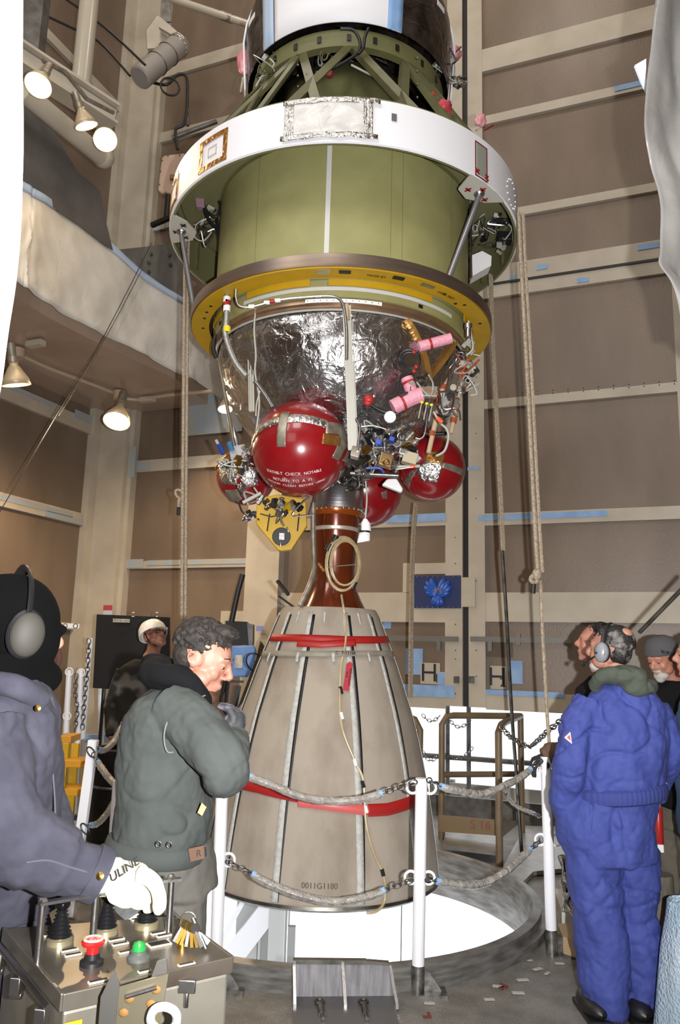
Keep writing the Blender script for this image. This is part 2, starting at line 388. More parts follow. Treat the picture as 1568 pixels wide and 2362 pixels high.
# structure below the hole
m=M()
def colm(xa,xb,ytop,Y,zz=-1.2):
    a=aZ((xa+xb)/2,2150,zz); return a
mcol=M()
for xa,xb,Y in ((548,594,9.5),(598,604,9.4),(622,655,9.0)):
    p=aY((xa+xb)/2,2150,Y); w_=(xb-xa)/F*Y; mcol.box((p.x,Y,-12.6),(w_,.25,24))
t=thing('tower_column','group of pale steel columns seen below through the floor opening','column',(-1,9.5,-14)); 
obj('column_flange',mcol,mat('greyish white steel',h('#b4b4b2'),.5),t,smooth=False)  # columns get one even greyish white base colour
m=M(); m.beam(aY(530,2215,9.2),aY(622,2095,9.2),.22,.1,(0,1,0)); m.beam(aY(500,2190,9.2),aY(560,2080,9.2),.05,.05,(0,1,0)); obj('diagonal_brace',m,m_white,t,smooth=False)
m=M(); 
for xa,xb,Y in ((604,622,9.3),(657,661,8.6),(664,667,8.6)):
    p=aY((xa+xb)/2,2150,Y); m.box((p.x,Y,-12.6),((xb-xa)/F*Y,.06,24))
p=aY(672,2170,8); m.box((p.x,8,p.z-1.02),(.07,.06,2.3)); obj('column_web',m,mat('mid grey paint',h('#8a8a88'),.5),t,smooth=False)
m=M(); a=aY(926,2085,8.2); m.tube([(a.x,8.2,-.6),(a.x,8.2,-14)],.006,6); obj('hoist_cable',m,m_dsteel,label='thin dark cable hanging below the nozzle through the floor opening',cat='cable')
# ================================================================ LIGHT
def plight(name,kind,loc,e,c,size=.05,to=None,spot=None,blend=.5):
    l=bpy.data.lights.new(name,kind); l.energy=e; l.color=c
    if kind=='AREA': l.size=size
    else: l.shadow_soft_size=size
    if spot: l.spot_size=R(spot); l.spot_blend=blend
    o=bpy.data.objects.new(name,l); col.objects.link(o); o.location=loc
    if to is not None: o.rotation_euler=(Vector(to)-Vector(loc)).to_track_quat('-Z','Y').to_euler()
    return o
fl=plight('camera_flash','SPOT',O+rt*.16+up*-.0-fw*.02,1150,(1,.985,.97),.018,to=O+fw*5+rt*.4+Vector((0,0,.7)),spot=120,blend=.9)
for p in (W(-1.2,11.5,3.5),W(2.6,11.5,3.0),W(2.0,11.0,8.0),W(-1.5,11,8)):
    plight('overhead_fill_light','POINT',p,140,(1,.91,.8),.25)  # unseen overhead point lamps, added to lift the ambient level
for q,e in ((W(2.6,8.6,9.9),150),(W(-.6,7.5,10.0),120),(W(1.6,4.3,10.2),30)): plight('rear_fill_light','AREA',q,e,(1,.965,.92),2.2,to=W(0,2.6,1.5))  # added soft area lamps behind the camera, unseen ambient fill
# ================================================================ ROCKET STAGE
RK=thing('rocket_stage','green and white rocket stage with foil dome and beige nozzle hoisted over the round opening','rocket',(AX,AY,0.15))
def part(name,m,mt,parent=RK,**k): return obj(name,m,mt,parent,**k)
cc=(AX,AY)
# fairing at the very top
m=M(); m.lathe([(.80,6.02),(.82,6.2),(.835,6.42),(.82,6.58),(.78,6.72),(.69,6.86),(.57,6.97),(.4,7.06),(.05,7.12)],cc,64)
m_dfoil=mat('dark mirror foil',h('#6f6a66'),.2,.9,c2=h('#3f3a38'),vs=7,bump=.6,bs=14,bt='crumple')
fa=part('fairing_shell',m,m_dfoil)
m=M()
prof=[(.82,6.0),(.835,6.2),(.85,6.42),(.835,6.58),(.795,6.72),(.705,6.865),(.58,6.985)]
m.lathe([(r,z) for r,z in prof],cc,24,-41,27); 
obj('white_cover',m,m_wtarp if 0 else m_ringw,fa,solid=.01)
m=M(); m.lathe(prof,cc,3,19,27); obj('blue_tape_strip',m,m_tape,fa,solid=.016)
m=M(); m.lathe(prof[:4],cc,3,-50,-42); obj('blue_tape_strip',m,mat('pale blue tape',h('#a9bcd6')),fa,solid=.012)
for a in (-88,84):
    m=M(); m.lathe([(r+.004,z) for r,z in prof],cc,3,a,a+(7 if a<0 else 9)); obj('edge_strip',m,m_ringw,fa,solid=.014)
for x,y,dx,dy in ((462,83,26,26),(952,66,30,12),(611,86,20,22)):
    pass
m=M(); m.cpatch(50,57,6.42,6.46,.85,.004); obj('white_label',m,m_white,fa)
m=M(); m.cpatch(-66,-58,6.36,6.4,.85,.004); obj('white_label',m,m_white,fa)
# truss adapter
m=M(); m.lathe([(.7,5.86),(.76,5.86),(.765,5.99),(.72,6.0),(.7,5.99),(.7,5.86)],cc,72)
fl_=part('adapter_flange',m,m_green)
for a in (-62,-45,-30,-16,0,14,27,45,60):
    m=M(); m.cpatch(a-1.1,a+1.1,5.895,5.945,.766,.006,2); obj('slot_hole',m,m_black,fl_)
m=M(); m.lathe([(.56,5.02),(.56,5.9)],cc,64); part('inner_tank_neck',m,m_green,solid=.01)
m=M(); m.lathe([(.55,5.05),(.60,5.05),(.60,5.1),(.57,5.12)],cc,64); part('copper_ring',m,mat('copper ring',h('#9c6a3f'),.3,.9))
m=M(); m.lathe([(1.26,4.99),(1.3,5.03),(1.22,5.08),(.95,5.02),(.6,5.0)],cc,72); part('lower_deck',m,m_green)
m_greens=mat('olive truss metal',h('#5f5f3d'),.5,c2=h('#525236'),vs=8)
tops_=[-80,-52,-28,2,36,60,88,125,180,-125]
for a in tops_:
    for da in (-19,0,19):
        if a in(2,) and da==0: continue
        p=C(a+da*.08,.745,5.87); q=C(a+da,1.24,5.05)
        m=M(); rad=Vector((math.sin(R(a)),-math.cos(R(a)),.5)).normalized()
        m.beam(p,q,.062 if da else .045,.012,rad); s_=(q-p).normalized().cross(rad)
        m.beam(p+s_*.028-rad*.02,q+s_*.028-rad*.02,.008,.045,rad)
        part('truss_strut',m,m_greens,smooth=False)
# solid skins at both sides of the cone
for a0,a1 in ((-98,-62),(58,98),(110,250)):
    m=M(); m.cpatch(a0,a1,5.05,5.86,1.225,.008,14,.74); part('cone_panel',m,m_green)
# white skirt ring
ZB,ZT,RR=4.70,5.005,1.325
m=M(); m.lathe([(RR,ZB),(RR-.004,ZT),(RR-.02,ZT+.012),(RR-.05,ZT)],cc,128); m.lathe([(RR,ZB),(RR-.012,ZB-.006)],cc,128)
sk=part('white_skirt_ring',m,m_ringw)
m=M(); m.lathe([(RR-.012,ZB-.006),(RR-.03,ZB-.006),(RR-.03,ZB+.04),(RR-.016,ZB+.05),(RR-.02,ZT),(.97,ZT-.02)],cc,128); part('skirt_liner',m,mat('pale green liner',h('#6f6e4c'),.5))
for a in range(-170,190,15):
    m=M(); m.beam(C(a,RR-.025,ZB+.05),C(a,RR-.025,ZT-.01),.03,.02,(math.sin(R(a)),-math.cos(R(a)),0)); part('liner_rib',m,m_greens,smooth=False)
def cpx(x0,y0,x1,y1,r):
    a0,z0=angC(x0,(y0+y1)/2,r);a1,_=angC(x1,(y0+y1)/2,r); zt=angC((x0+x1)/2,y0,r)[1]; zb_=angC((x0+x1)/2,y1,r)[1]; return a0,a1,zb_,zt
def framep(a0,a1,z0,z1,r,w_,mt,name,par):
    da=math.degrees(w_/r); m=M()
    m.cpatch(a0,a1,z1-w_,z1,r,.003); m.cpatch(a0,a1,z0,z0+w_,r,.003); m.cpatch(a0,a0+da,z0,z1,r,.003,3); m.cpatch(a1-da,a1,z0,z1,r,.003,3); return obj(name,m,mt,par)
a0,a1,z0,z1=cpx(492,300,570,355,RR+.001)
k0,k1,b0,b1=-47,-35,4.72,4.95
framep(k0,k1,b0,b1,RR+.002,.035,m_kapton,'kapton_frame',sk)
framep(k0+4.2,k1-4.2,4.80,4.87,RR+.002,.006,mat('faint grey line',h('#b5b0a8')),'inner_frame',sk)
framep(-74,-62,4.72,4.94,RR+.002,.03,m_kapton,'kapton_frame',sk)
# silver patch at the front
m=M()
def sp(u,v):
    a=-15+u*22; z=4.735+v*.235; return C(a,RR+.012+mnoise.noise(Vector((u*5,v*4,2)))*.012,z)
m.grid(sp,20,10); obj('clear_patch',m,mat('frosted film',h('#bdbbb9'),.3,c2=h('#d0cecc'),vs=6,bump=1,bs=6,bt='crumple'),sk,solid=.003)
for u0,u1,v0,v1 in ((-17,9,.96,1.1),(-17.5,8.5,-.08,.08),(-16.5,-14,0,1),(4.5,7,0,1)):
    m=M(); m.grid(lambda u,v,u0=u0,u1=u1,v0=v0,v1=v1:C(u0+(u1-u0)*u,RR+.016+mnoise.noise(Vector((u*9,v*4,u0)))*.006,4.735+.235*(v0+(v1-v0)*v)+mnoise.noise(Vector((u*8,v,u0)))*.01),20,4); obj('foil_tape',m,m_stape,sk,solid=.003)
m=M(); m.cpatch(12.2,13.6,4.87,4.92,RR+.002,.004,2); obj('small_slot',m,mat('slot grey',h('#5d5d5d')),sk)
framep(39.5,45,4.70,4.95,RR+.002,.008,mat('dark red line',h('#6d1614')),'red_outline',sk)
m=M(); m.cpatch(40.2,44.4,4.72,4.94,RR+.002,.003,4); obj('grey_window',m,mat('grey window',h('#8b8f84')),sk)
def cross(name,a,z,r,s_,par,mt,nrm=None):
    m=M(); c=C(a,r,z); n_=Vector((math.sin(R(a)),-math.cos(R(a)),0)) if nrm is None else Vector(nrm); tx=n_.cross(Vector((0,0,1))) if nrm is None else Vector((1,0,0)); ty=tx.cross(n_)
    for g in (1,-1): m.beam(c-(tx+ty*g)*s_+n_*.003,c+(tx+ty*g)*s_+n_*.003,.012,.003,n_)
    obj(name,m,mt,par,smooth=False)
m_xred=mat('marker red',h('#8a1c16'))
for a,z in ((40.3,4.735),(44.6,4.735)): cross('red_cross',a,z,RR+.003,.018,sk,m_xred)
for k in range(14):
    t_=2*PI*k/14; m=M(); m.ell(C(62+math.cos(t_)*4.5,RR+.003,4.83+math.sin(t_)*.1),.006,n=8,m=5); obj('rivet_dot',m,m_white,sk)
# strut anchor plates under the ring lip
for a,mtx,nm in ((47,m_xred,'r'),(-78,m_black,'l')):
    m=M(); n_=12
    pts=[C(a-9,RR-.005,ZB-.008),C(a-3,RR-.003,ZB-.008),C(a+4,RR-.003,ZB-.008),C(a+9,RR-.005,ZB-.008),C(a+6,RR-.12,ZB-.008),C(a,RR-.2,ZB-.008),C(a-6,RR-.17,ZB-.008)]
    m.poly(pts,.012,(0,0,1)); pl=part('anchor_plate',m,mat('anchor plate white',h('#bdbbb2')),smooth=False)
    for da,dr in ((-4,-.12),(4,-.1),(-1,-.05)):
        cross('cross_mark',a+da,ZB-.012,RR+dr,.018,pl,mtx,(0,0,-1))
    m=M(); m.torus(C(a,RR-.09,ZB-.02),.026,.012,(0,0,1),14,6); m.ell(C(a,RR-.09,ZB-.025),.02); obj('strut_fitting',m,m_steel,pl)
p=C(47,RR-.09,ZB-.03); q=aP(1036,625,(0,AY-.72,0),(0,1,0)); q=C(41,1.07,4.08)
m=M(); m.tube([p,q],[.019,.019],12); part('support_strut',m,mat('grey strut tube',h('#8d8d92'),.35,.6))
p=C(-78,RR-.09,ZB-.03); q=C(-84,1.1,4.08)
m=M(); m.tube([p,q],.017,12); part('support_strut',m,mat('grey strut tube',h('#8d8d92')))
# propellant tank
RT=.955
m=M(); m.lathe([(RT,3.98),(RT,4.97),(RT-.05,5.0)],cc,128)
tk=part('green_tank',m,m_green2)
a_,_=angC(757,450,RT)
m=M(); m.cpatch(a_-.95,a_+.95,4.08,4.99,RT,.003,3); obj('white_stripe',m,mat('white stripe tape',h('#c7c7c4'),.6),tk)
for a in (-38,19,24,52):
    m=M(); m.cpatch(a-.06,a+.06,4.08,4.99,RT,.0015,1); obj('seam_line',m,m_green,tk)
# equipment bays between tank and ring
rnd=random.Random(3)
def bits(par,names,pts,Y,n,rs,seed,mats,tubes=True):
    rr=random.Random(seed)
    for i in range(n):
        x,y=rr.choice(pts); x+=rr.uniform(-rs,rs); y+=rr.uniform(-rs,rs); p=aY(x,y,Y+rr.uniform(-.12,.12)); k=rr.random(); s_=rr.uniform(.012,.03); mt=rr.choice(mats); m=M()
        a=Vector((rr.uniform(-1,1),rr.uniform(-1,1),rr.uniform(-1,1))).normalized(); b=a.orthogonal().normalized()
        if k<.35: m.box(p,(s_*rr.uniform(1,2.4),s_*1.4,s_*rr.uniform(1,2)),a,b); nm=names[0]
        elif k<.6: m.lathe([(0,-s_),(s_*.6,-s_),(s_*.6,0),(s_*.9,0),(s_*.9,s_*.5),(s_*.5,s_*.5),(s_*.5,s_*1.4),(0,s_*1.4)],n=10,ax=a,ctr=p); nm=names[1]
        elif k<.72: m.torus(p,s_*1.2,s_*.25,a,14,6); nm=names[2]
        else:
            q=[p+Vector((rr.uniform(-1,1),rr.uniform(-.5,.5),rr.uniform(-1,1)))*.09 for _ in range(4)]; m.tube(catmull(q,5),rr.choice((.004,.006,.007)),6); nm=names[3]
        part(nm,m,mt,par)
m_wire=mat('white wire',h('#a3a39c'),.5); 
MS=[m_steel,m_steel,m_dsteel,m_black,m_wire,m_gtape]
bits(RK,('valve_block','valve_body','clamp_ring','tubing'),[(1130,480),(1115,520),(1150,560),(1125,450),(1145,500),(1105,550)],5.55,44,24,11,MS)
for (x,y) in ((1165,475),(1165,510)):
    p=aY(x,y,5.6); m=M(); m.lathe([(0,-.09),(.035,-.09),(.035,.03),(.018,.03),(.018,.09),(0,.09)],n=14,ax=(1,.2,.1),ctr=p); part('black_actuator',m,m_black)
    m=M(); m.lathe([(0,0),(.013,0),(.013,.045),(0,.045)],n=10,ax=(-1,-.2,-.1),ctr=p+Vector((-.01,-.03,.09))*.3+Vector((-.0,0,0))); part('brass_nipple',m,m_brass)
m=M(); p=aY(1165,550,5.6); m.box(p,(.12,.1,.07)); part('black_box',m,m_black,smooth=False,bevel=.005)
def wbx(pts,th=.06,Y=5.5,mt=None,nm='white_cover_box'):
    m=M(); m.poly([aY(x,y,Y) for x,y in pts],th,(0,1,0)); return part(nm,m,mt or m_white,smooth=False,bevel=.004)
wbx([(1088,588),(1112,578),(1134,590),(1133,612),(1090,636)],.14)
wbx([(432,449),(476,400),(484,405),(484,425),(463,455)],.04,5.45)
m=M(); m.tube([aY(x,y,5.5) for x,y in ((1098,535),(1108,500),(1130,485),(1140,488))],.006,6); part('tubing',m,m_wire)
# left bay
bits(RK,('valve_block','valve_body','clamp_ring','tubing'),[(470,520),(485,560),(495,480),(478,530)],5.55,22,18,5,MS)
for pts,mt,r in (([(463,455),(478,500),(500,530),(510,560)],m_cable,.012),([(470,440),(495,450),(508,475),(500,500),(480,490),(468,470)],m_cable,.012),([(470,505),(452,520),(450,548),(470,555),(488,535)],m_wire,.005),([(500,500),(505,540),(508,560)],m_cable,.01)):
    m=M(); m.tube(catmull([aY(x,y,5.42) for x,y in pts],6),r,8); part('wiring_loop',m,mt)
wbx([(450,455),(470,455),(472,478),(452,476)],.05,5.4,mat('mauve cover',h('#8a6d78'),.6),'pink_connector_cover')
m=M(); m.tube([aY(512,557,5.35),aY(507,628,5.35)],.016,10,cap=True); part('orange_sleeve',m,mat('orange sleeve',h('#c24a22'),.5))
for x0,x1,y0,y1 in ((522,526,378,560),(1082,1086,430,640)):
    m=M(); m.tube([aY((x0+x1)/2,y0,5.3 if x0<800 else 5.35),aY((x0+x1)/2-8*(x0<800)+3,y1,5.3 if x0<800 else 5.35)],.008,8); part('cable_conduit',m,m_steel)
# metal interface ring + yellow ring
m=M(); m.lathe([(1.0,3.985),(1.126,3.985),(1.128,4.0),(1.126,4.07),(1.11,4.08),(.96,4.08)],cc,128)
m_ti=mat('bronze tinted steel',h('#8d7d6c'),.38,.85,c2=h('#7a6c66'),vs=2.5,vd=5,stretch=(1,1,8))
part('interface_ring',m,m_ti)
m=M(); m.lathe([(.99,3.975),(1.118,3.975),(1.118,3.985),(.99,3.985),(.99,3.975)],cc,128)
yr=part('yellow_handling_ring',m,m_yellow)
for a0,a1,ri in ((-40,-12,.975),(-5,38,.972),(60,80,.985),(-75,-58,.96)):
    m=M(); m.cpatch(a0,a1,3.93,3.975,ri,.006,16); obj('yellow_lip',m,m_yellow,yr)
for a,w_ in ((-6,2.2),(31,2.6),(19.5,2.0),(1,2)):
    m=M(); m.cpatch(a-w_,a+w_,3.966,3.975,1.06,.03,4); obj('clamp_plate',m,m_steel if w_!=2.0 else m_black,yr)
for a in (-72,-60,-82,40,52,49,70,-66):
    m=M(); m.ell(C(a,1.04+.02*math.sin(a),3.974),(.012,.012,.004)); obj('bolt_hole',m,m_black,yr)
for a,s_ in ((12,'MADE BY'),(41,'LOAD TEST')):
    c=C(a,1.05,3.972); X=Vector((math.cos(R(a)),math.sin(R(a)),0)); text('stencil_text',s_,.03,c,X,X.cross(Vector((0,0,-1)))*-1 if 0 else Vector((math.sin(R(a)),-math.cos(R(a)),0)),m_black,yr)
# lower skirt + rims
m=M(); m.lathe([(.955,3.985),(.955,3.862),(.94,3.86)],cc,128); ls=part('green_lower_skirt',m,m_green2)
m=M(); m.cpatch(-43,52,3.905,3.93,.957,.003,40); obj('white_stripe_band',m,mat('white stripe tape',h('#c7c7c4')),ls)
m=M(); m.cpatch(-5.5,-3,3.936,3.958,.957,.003,3); obj('small_label',m,m_gtape,ls)
for a in (33,-62): m=M(); m.cpatch(a-1,a+1,3.872,3.896,.957,.004,2); obj('black_slot',m,m_black,ls)
m=M(); m.lathe([(.94,3.86),(.945,3.85),(.945,3.825),(.93,3.82),(.935,3.8),(.915,3.785)],cc,128); rm=part('dome_rim',m,mat('bronze rim',h('#8a7564'),.35,.7,c2=h('#a3886a'),vs=8))
m=M(); m.cpatch(-14,16,3.828,3.852,.947,.004,14); rb=obj('rivet_strip',m,m_white,rm)
for k in range(12): m=M(); m.ell(C(-13+k*2.5,.953,3.84),.004,n=6,m=4); obj('rivet',m,m_dsteel,rm)
m=M(); m.torus((AX,AY,3.79),.925,.007,(0,0,1),96,6); part('white_rim_cord',m,m_wire)
# dome
dp=[(.91,3.80),(.905,3.72),(.885,3.62),(.85,3.52),(.80,3.41),(.73,3.3),(.65,3.2),(.55,3.11),(.43,3.04),(.3,2.99),(.15,2.965),(.001,2.96)]
m=M(); m.lathe(dp,cc,96)
m.v=[v+Vector((v.x-AX,v.y-AY,v.z-3.8)).normalized()*(mnoise.noise(v*7)*.007+mnoise.noise(v*17+Vector((3,1,2)))*.004) for v in m.v]
part('foil_dome',m,m_foil)
def dome_r(z):
    for (r0,z0),(r1,z1) in zip(dp,dp[1:]):
        if z0>=z>=z1: return r0+(r1-r0)*(z0-z)/(z0-z1)
    return .3
# big diagonal kapton bands on the right of the dome
for a0,a1 in ((28,52),(60,42)):
    pts=[]
    for i in range(13):
        t=i/12; z=3.79-.42*t; pts.append(C(a0+(a1-a0)*t,dome_r(z)+.012,z))
    m=M(); m.tube(pts,.028,4,flat=.2,upv=(0,0,1)); part('gold_band',m,mat('gold band',h('#b0823e'),.35,.6))
# engine mount struts
def pxY(pts,Y): return [aY(x,y,Y) for x,y in pts]
def strut(pts,r,mt,name,Y=None,n=10):
    m=M(); m.tube(catmull(pts,5) if len(pts)>2 else pts,r,n); return part(name,m,mt)
YF=4.62
m_chan=mat('white channel strut',h('#a8a598'),.45)
def cstrut(x0,y0,x1,y1,Ya,Yb,w_):
    a=aY(x0,y0,Ya);b=aY(x1,y1,Yb); m=M()
    m.beam(a,b,w_,.006,(0,-1,0)); 
    for s_ in (-1,0,1): m.beam(a+Vector((s_*w_*.45,-.01,0)),b+Vector((s_*w_*.45,-.01,0)),.006,.028,(0,-1,0))
    part('engine_mount_strut',m,m_chan,smooth=False)
cstrut(799,705,812,1038,4.63,4.86,.052)
cstrut(577,752,581,950,5.0,5.05,.036)
cstrut(806,740,818,1030,4.72,4.9,.04)
strut(pxY([(800,702),(801,738)],4.64),.016,mat('tan fitting',h('#a98f6c')),'strut_end')
strut(pxY([(505,838),(541,1030)],5.45),.014,mat('bronze tube',h('#9a8f7e'),.3,.8),'support_tube')
strut(pxY([(1047,782),(988,1045)],5.2),.018,mat('tan tube',h('#c3a78a'),.4),'support_tube')
strut(pxY([(1062,890),(1040,1000)],5.3),.016,mat('tan tube',h('#c3a78a')),'support_tube')
for x,y,Y in ((1022,893,5.2),(1013,925,5.2),(1005,960,5.2),(996,1000,5.2),(1053,935,5.3),(1046,970,5.3)):
    p=aY(x,y,Y); m=M(); m.lathe([(.019,-.018),(.023,-.018),(.023,.018),(.019,.018)],n=12,ax=(.2,0,.95),ctr=p); part('orange_clamp',m,mat('rust orange tape',h('#9c4a28')))
# long tube from skirt, across rim, down the dome
strut(pxY([(545,668),(545,690),(553,707),(580,708),(640,693),(700,686),(760,683),(785,692),(795,720),(800,770),(800,830)],4.6),.009,m_steel,'propellant_line')
for x,y,mt in ((628,695,m_redtape),(640,693,m_white),(615,698,m_white),(734,684,m_steel),(580,707,m_white)):
    p=aY(x,y,4.6); m=M(); m.lathe([(.011,-.018),(.013,-.018),(.013,.018),(.011,.018)],n=10,ax=(1,0,.1),ctr=p); part('line_marker',m,mt)
# left hose from yellow ring
strut(pxY([(524,678),(522,745),(519,765),(527,800),(545,840),(568,868)],4.9),.02,mat('braided steel hose',h('#a9a9a8'),.4,.8,bump=.6,bs=120),'braided_hose')
for y,mt in ((692,m_white),(700,m_redtape),(712,m_white),(760,mat('yellow tape',h('#d8c81e')))):
    p=aY(523,y,4.9); m=M(); m.lathe([(.02,-.02),(.025,-.02),(.025,.02),(.02,.02)],n=12,ax=(0,0,1),ctr=p); part('hose_sleeve',m,mt)
strut(pxY([(517,725),(500,765),(492,800),(498,825)],5.3),.016,m_cable,'black_hose')
strut(pxY([(560,740),(530,748),(520,765)],5.1),.006,m_wire,'white_wire')
strut(pxY([(590,712),(586,760),(590,820),(588,860),(598,925),(590,1000)],4.85),.006,m_wire,'white_wire')
strut(pxY([(588,880),(610,910),(628,940)],4.85),.012,m_steel,'braided_hose')
strut(pxY([(600,900),(592,930),(590,960)],4.85),.005,m_wire,'white_wire')
# pink wrapped connectors and black loops on right
def pinkw(pts,r,Y):
    P=pxY(pts,Y); m=M(); m.tube(catmull(P,5),r,14); o=part('pink_wrap',m,m_pink,label='pink bubble wrap cover tied with red tape'); mid=P[0].lerp(P[-1],.35); m=M(); m.lathe([(r,-.008),(r+.004,-.008),(r+.004,.008),(r,.008)],n=14,ax=P[-1]-P[0],ctr=mid); obj('red_tie',m,m_redtape,o)
pinkw([(966,800),(1040,780)],.036,4.85)
pinkw([(905,940),(950,918),(972,910)],.05,4.8)
pinkw([(938,872),(950,905)],.04,4.82)
m=M(); m.torus(aY(946,828,4.8),.056,.008,(.1,1,.1),24,8,ell=1.2); m.torus(aY(948,832,4.79),.05,.007,(.1,1,.1),24,8,ell=1.2); part('black_cable_loop',m,m_cable)
for x,y in ((955,812),(960,846),(955,856)): m=M(); m.ell(aY(x,y,4.76),(.014,.01,.014),n=8,m=6); part('red_tape_knot',m,m_redtape)
strut(pxY([(922,868),(918,900),(925,912),(940,905)],4.75),.007,m_cable,'black_cable')
strut(pxY([(853,932),(880,948),(915,955)],4.75),.013,m_cable,'black_cable')
m=M(); m.ell(aY(850,920,4.74),(.035,.02,.03)); part('red_cap',m,m_redtape)
m=M(); m.ell(aY(848,930,4.74),(.03,.02,.02)); part('red_cap',m,m_redtape)
m=M(); m.lathe([(0,-.012),(.036,-.012),(.036,.012),(0,.012)],n=28,ax=(0.1,-1,-.2),ctr=aY(899,962,4.7)); part('white_target_disc',m,mat('bright white disc',h('#ffffff'),.4))
m=M(); m.box(aY(990,905,4.85),(.1,.05,.07)); part('valve_manifold',m,m_gtape,smooth=False,bevel=.004)
for i in range(3):
    m=M(); m.tube(pxY([(973+i*12,925+i*3),(965+i*12,965+i*3)],4.8),.004,6); part('needle_line',m,m_wire)
    m=M(); m.ell(aY(973+i*11,928+i*3,4.78),(.012,.01,.009),n=8,m=6); part('yellow_clip',m,mat('yellow clip',h('#d8d23a')))
    m=M(); m.ell(aY(980+i*14,898+i*3,4.78),(.008,.008,.008),n=8,m=6); part('orange_cap',m,mat('orange cap',h('#d8502a')))
strut(pxY([(1000,950),(1015,975),(1030,990),(1034,1010),(1025,1040),(1005,1052)],4.8),.008,m_wire,'white_hose')
m=M(); m.tube(pxY([(1008,964),(1020,975)],4.79),.014,8); part('orange_collar',m,mat('orange cap',h('#d8502a')))
strut(pxY([(958,1010),(970,1012),(980,1000),(985,960),(990,930)],4.85),.006,m_steel,'steel_line')
bits(RK,('wire_bundle','connector','clamp_ring','harness_wire'),[(1075,805),(1068,830),(1078,850),(1060,845),(1065,870),(1052,905),(1068,890),(1040,930)],5.05,52,14,21,[m_steel,m_wire,m_wire,mat('rust orange tape',h('#9c4a28')),m_dsteel,m_gtape])
bits(RK,('connector','valve_body','clamp_ring','harness_wire'),[(985,880),(975,900),(1000,920),(965,885),(1010,940)],4.85,16,16,22,[m_steel,m_wire,m_black,m_dsteel])
strut(pxY([(1080,740),(1087,775),(1090,805),(1075,820)],4.9),.007,m_wire,'white_hose')
m=M(); m.lathe([(0,-.06),(.018,-.06),(.018,.0),(.026,0),(.026,.03),(0,.03)],n=12,ax=(0,0,1),ctr=aY(1080,758,4.85)); part('steel_coupling',m,m_steel)
# pressure spheres
def sphere(px,py,Y,rp,name='pressure_sphere'):
    c=aY(px,py,Y); r=rp/F*(c-O).dot(fw)*.985; m=M(); m.ell(c,(r,r,r),n=56,m=32); m.v=[Vector(v) for v in m.v]; o=part(name,m,m_red); return o,c,r
def sband(c,r,nrm,w_,a0,a1,mt,par,name='foil_tape_band',e0=None):
    n_=Vector(nrm).normalized(); e=(e0-n_*e0.dot(n_)).normalized() if e0 is not None else n_.orthogonal().normalized(); g=n_.cross(e); m=M(); K=max(6,int(abs(a1-a0)/5))
    def f(u,v):
        a=R(a0+(a1-a0)*u); dd=(v-.5)*w_; q=(e*math.cos(a)+g*math.sin(a))*math.sqrt(r*r-dd*dd)+n_*dd; return c+q.normalized()*(r*1.004+.001)
    m.grid(f,K,2); return obj(name,m,mt,par,solid=.003)
def spx(c,r,pts,mt,par,name,nn=8):
    # quad patch on a sphere given four picture corners
    P=[onS(x,y,c,r) for x,y in pts]; m=M()
    def f(u,v):
        q=P[0].lerp(P[1],u).lerp(P[3].lerp(P[2],u),v)-c; return c+q.normalized()*(r*1.008+.001)
    m.grid(f,nn,nn); return obj(name,m,mt,par,solid=.003)
s1,c1,r1=sphere(693,1036,4.95,112.5)
vdir=(O-c1).normalized()
e0=vdir
nb=(Vector((0,0,1))+vdir*-.48+rt*.06).normalized()
sband(c1,r1,nb,.062,-100,100,m_stape,s1,e0=vdir)
spx(c1,r1,[(650,951),(669,951),(659,1031),(639,1031)],m_gtape,s1,'tape_patch')
for P_ in ([(752,975),(800,985),(798,1010),(750,1000)],[(744,1000),(785,1008),(782,1030),(741,1024)],[(783,985),(800,990),(780,1062),(764,1055)],[(800,1040),(806,1040),(798,1066),(788,1062)],[(783,1085),(803,1080),(790,1112),(770,1120)]):
    spx(c1,r1,P_,m_gtape if P_[0][0]!=744 else m_kapton,s1,'tape_patch')
def lettering(lines,c,r,par):
    for s_,(x,y),size,ang in lines:
        p=onS(x,y,c,r); n_=(p-c).normalized(); X=(rt-n_*rt.dot(n_)).normalized(); X=(Matrix.Rotation(R(ang),3,n_)@X); Y_=n_.cross(X)
        text('stencil_line',s_,size,p,X,Y_,mat('stencil white',h('#e2d8d8'),.6),par,warp=lambda v:c+(v-c).normalized()*(r*1.0035))
lettering([('STATHB-T  CHECK  NOTABLE',(675,1094),.031,4),('(A)',(657,1104),.026,-3),('RETURN  TO  A  71',(673,1110),.032,5),('VACUUM  CLEAN  BEFORE  USING',(681,1121),.029,5)],c1,r1,s1)
m=M(); m.torus(c1,r1*1.003,.005,(rt*.96+Vector((0,.3,.5))*.25),48,6); 
nbx=(vdir*.96+rt*.25).normalized(); m=M(); m.torus(c1-vdir*r1*.22,r1*.978,.006,vdir,56,6); obj('seam_ring',m,m_gtape,s1)
s2,c2_,r2=sphere(996,1081,5.75,78)
v2=(O-c2_).normalized()
spx(c2_,r2,[(985,1040),(1026,1046),(1020,1070),(978,1066)],m_kapton,s2,'tape_patch')
spx(c2_,r2,[(958,1083),(985,1062),(1005,1075),(978,1114)],m_stape,s2,'tape_patch')
spx(c2_,r2,[(985,1062),(1022,1064),(1008,1113),(988,1110)],m_stape,s2,'tape_patch')
spx(c2_,r2,[(1020,1066),(1070,1085),(1066,1098),(1016,1078)],m_gtape,s2,'tape_patch')
spx(c2_,r2,[(948,1085),(962,1083),(944,1128),(932,1115)],m_stape,s2,'tape_patch')
m=M(); m.torus(c2_-v2*r2*.15,r2*.985,.005,v2,40,6); obj('seam_ring',m,m_gtape,s2)
s3,c3,r3=sphere(568,1098,6.0,69)
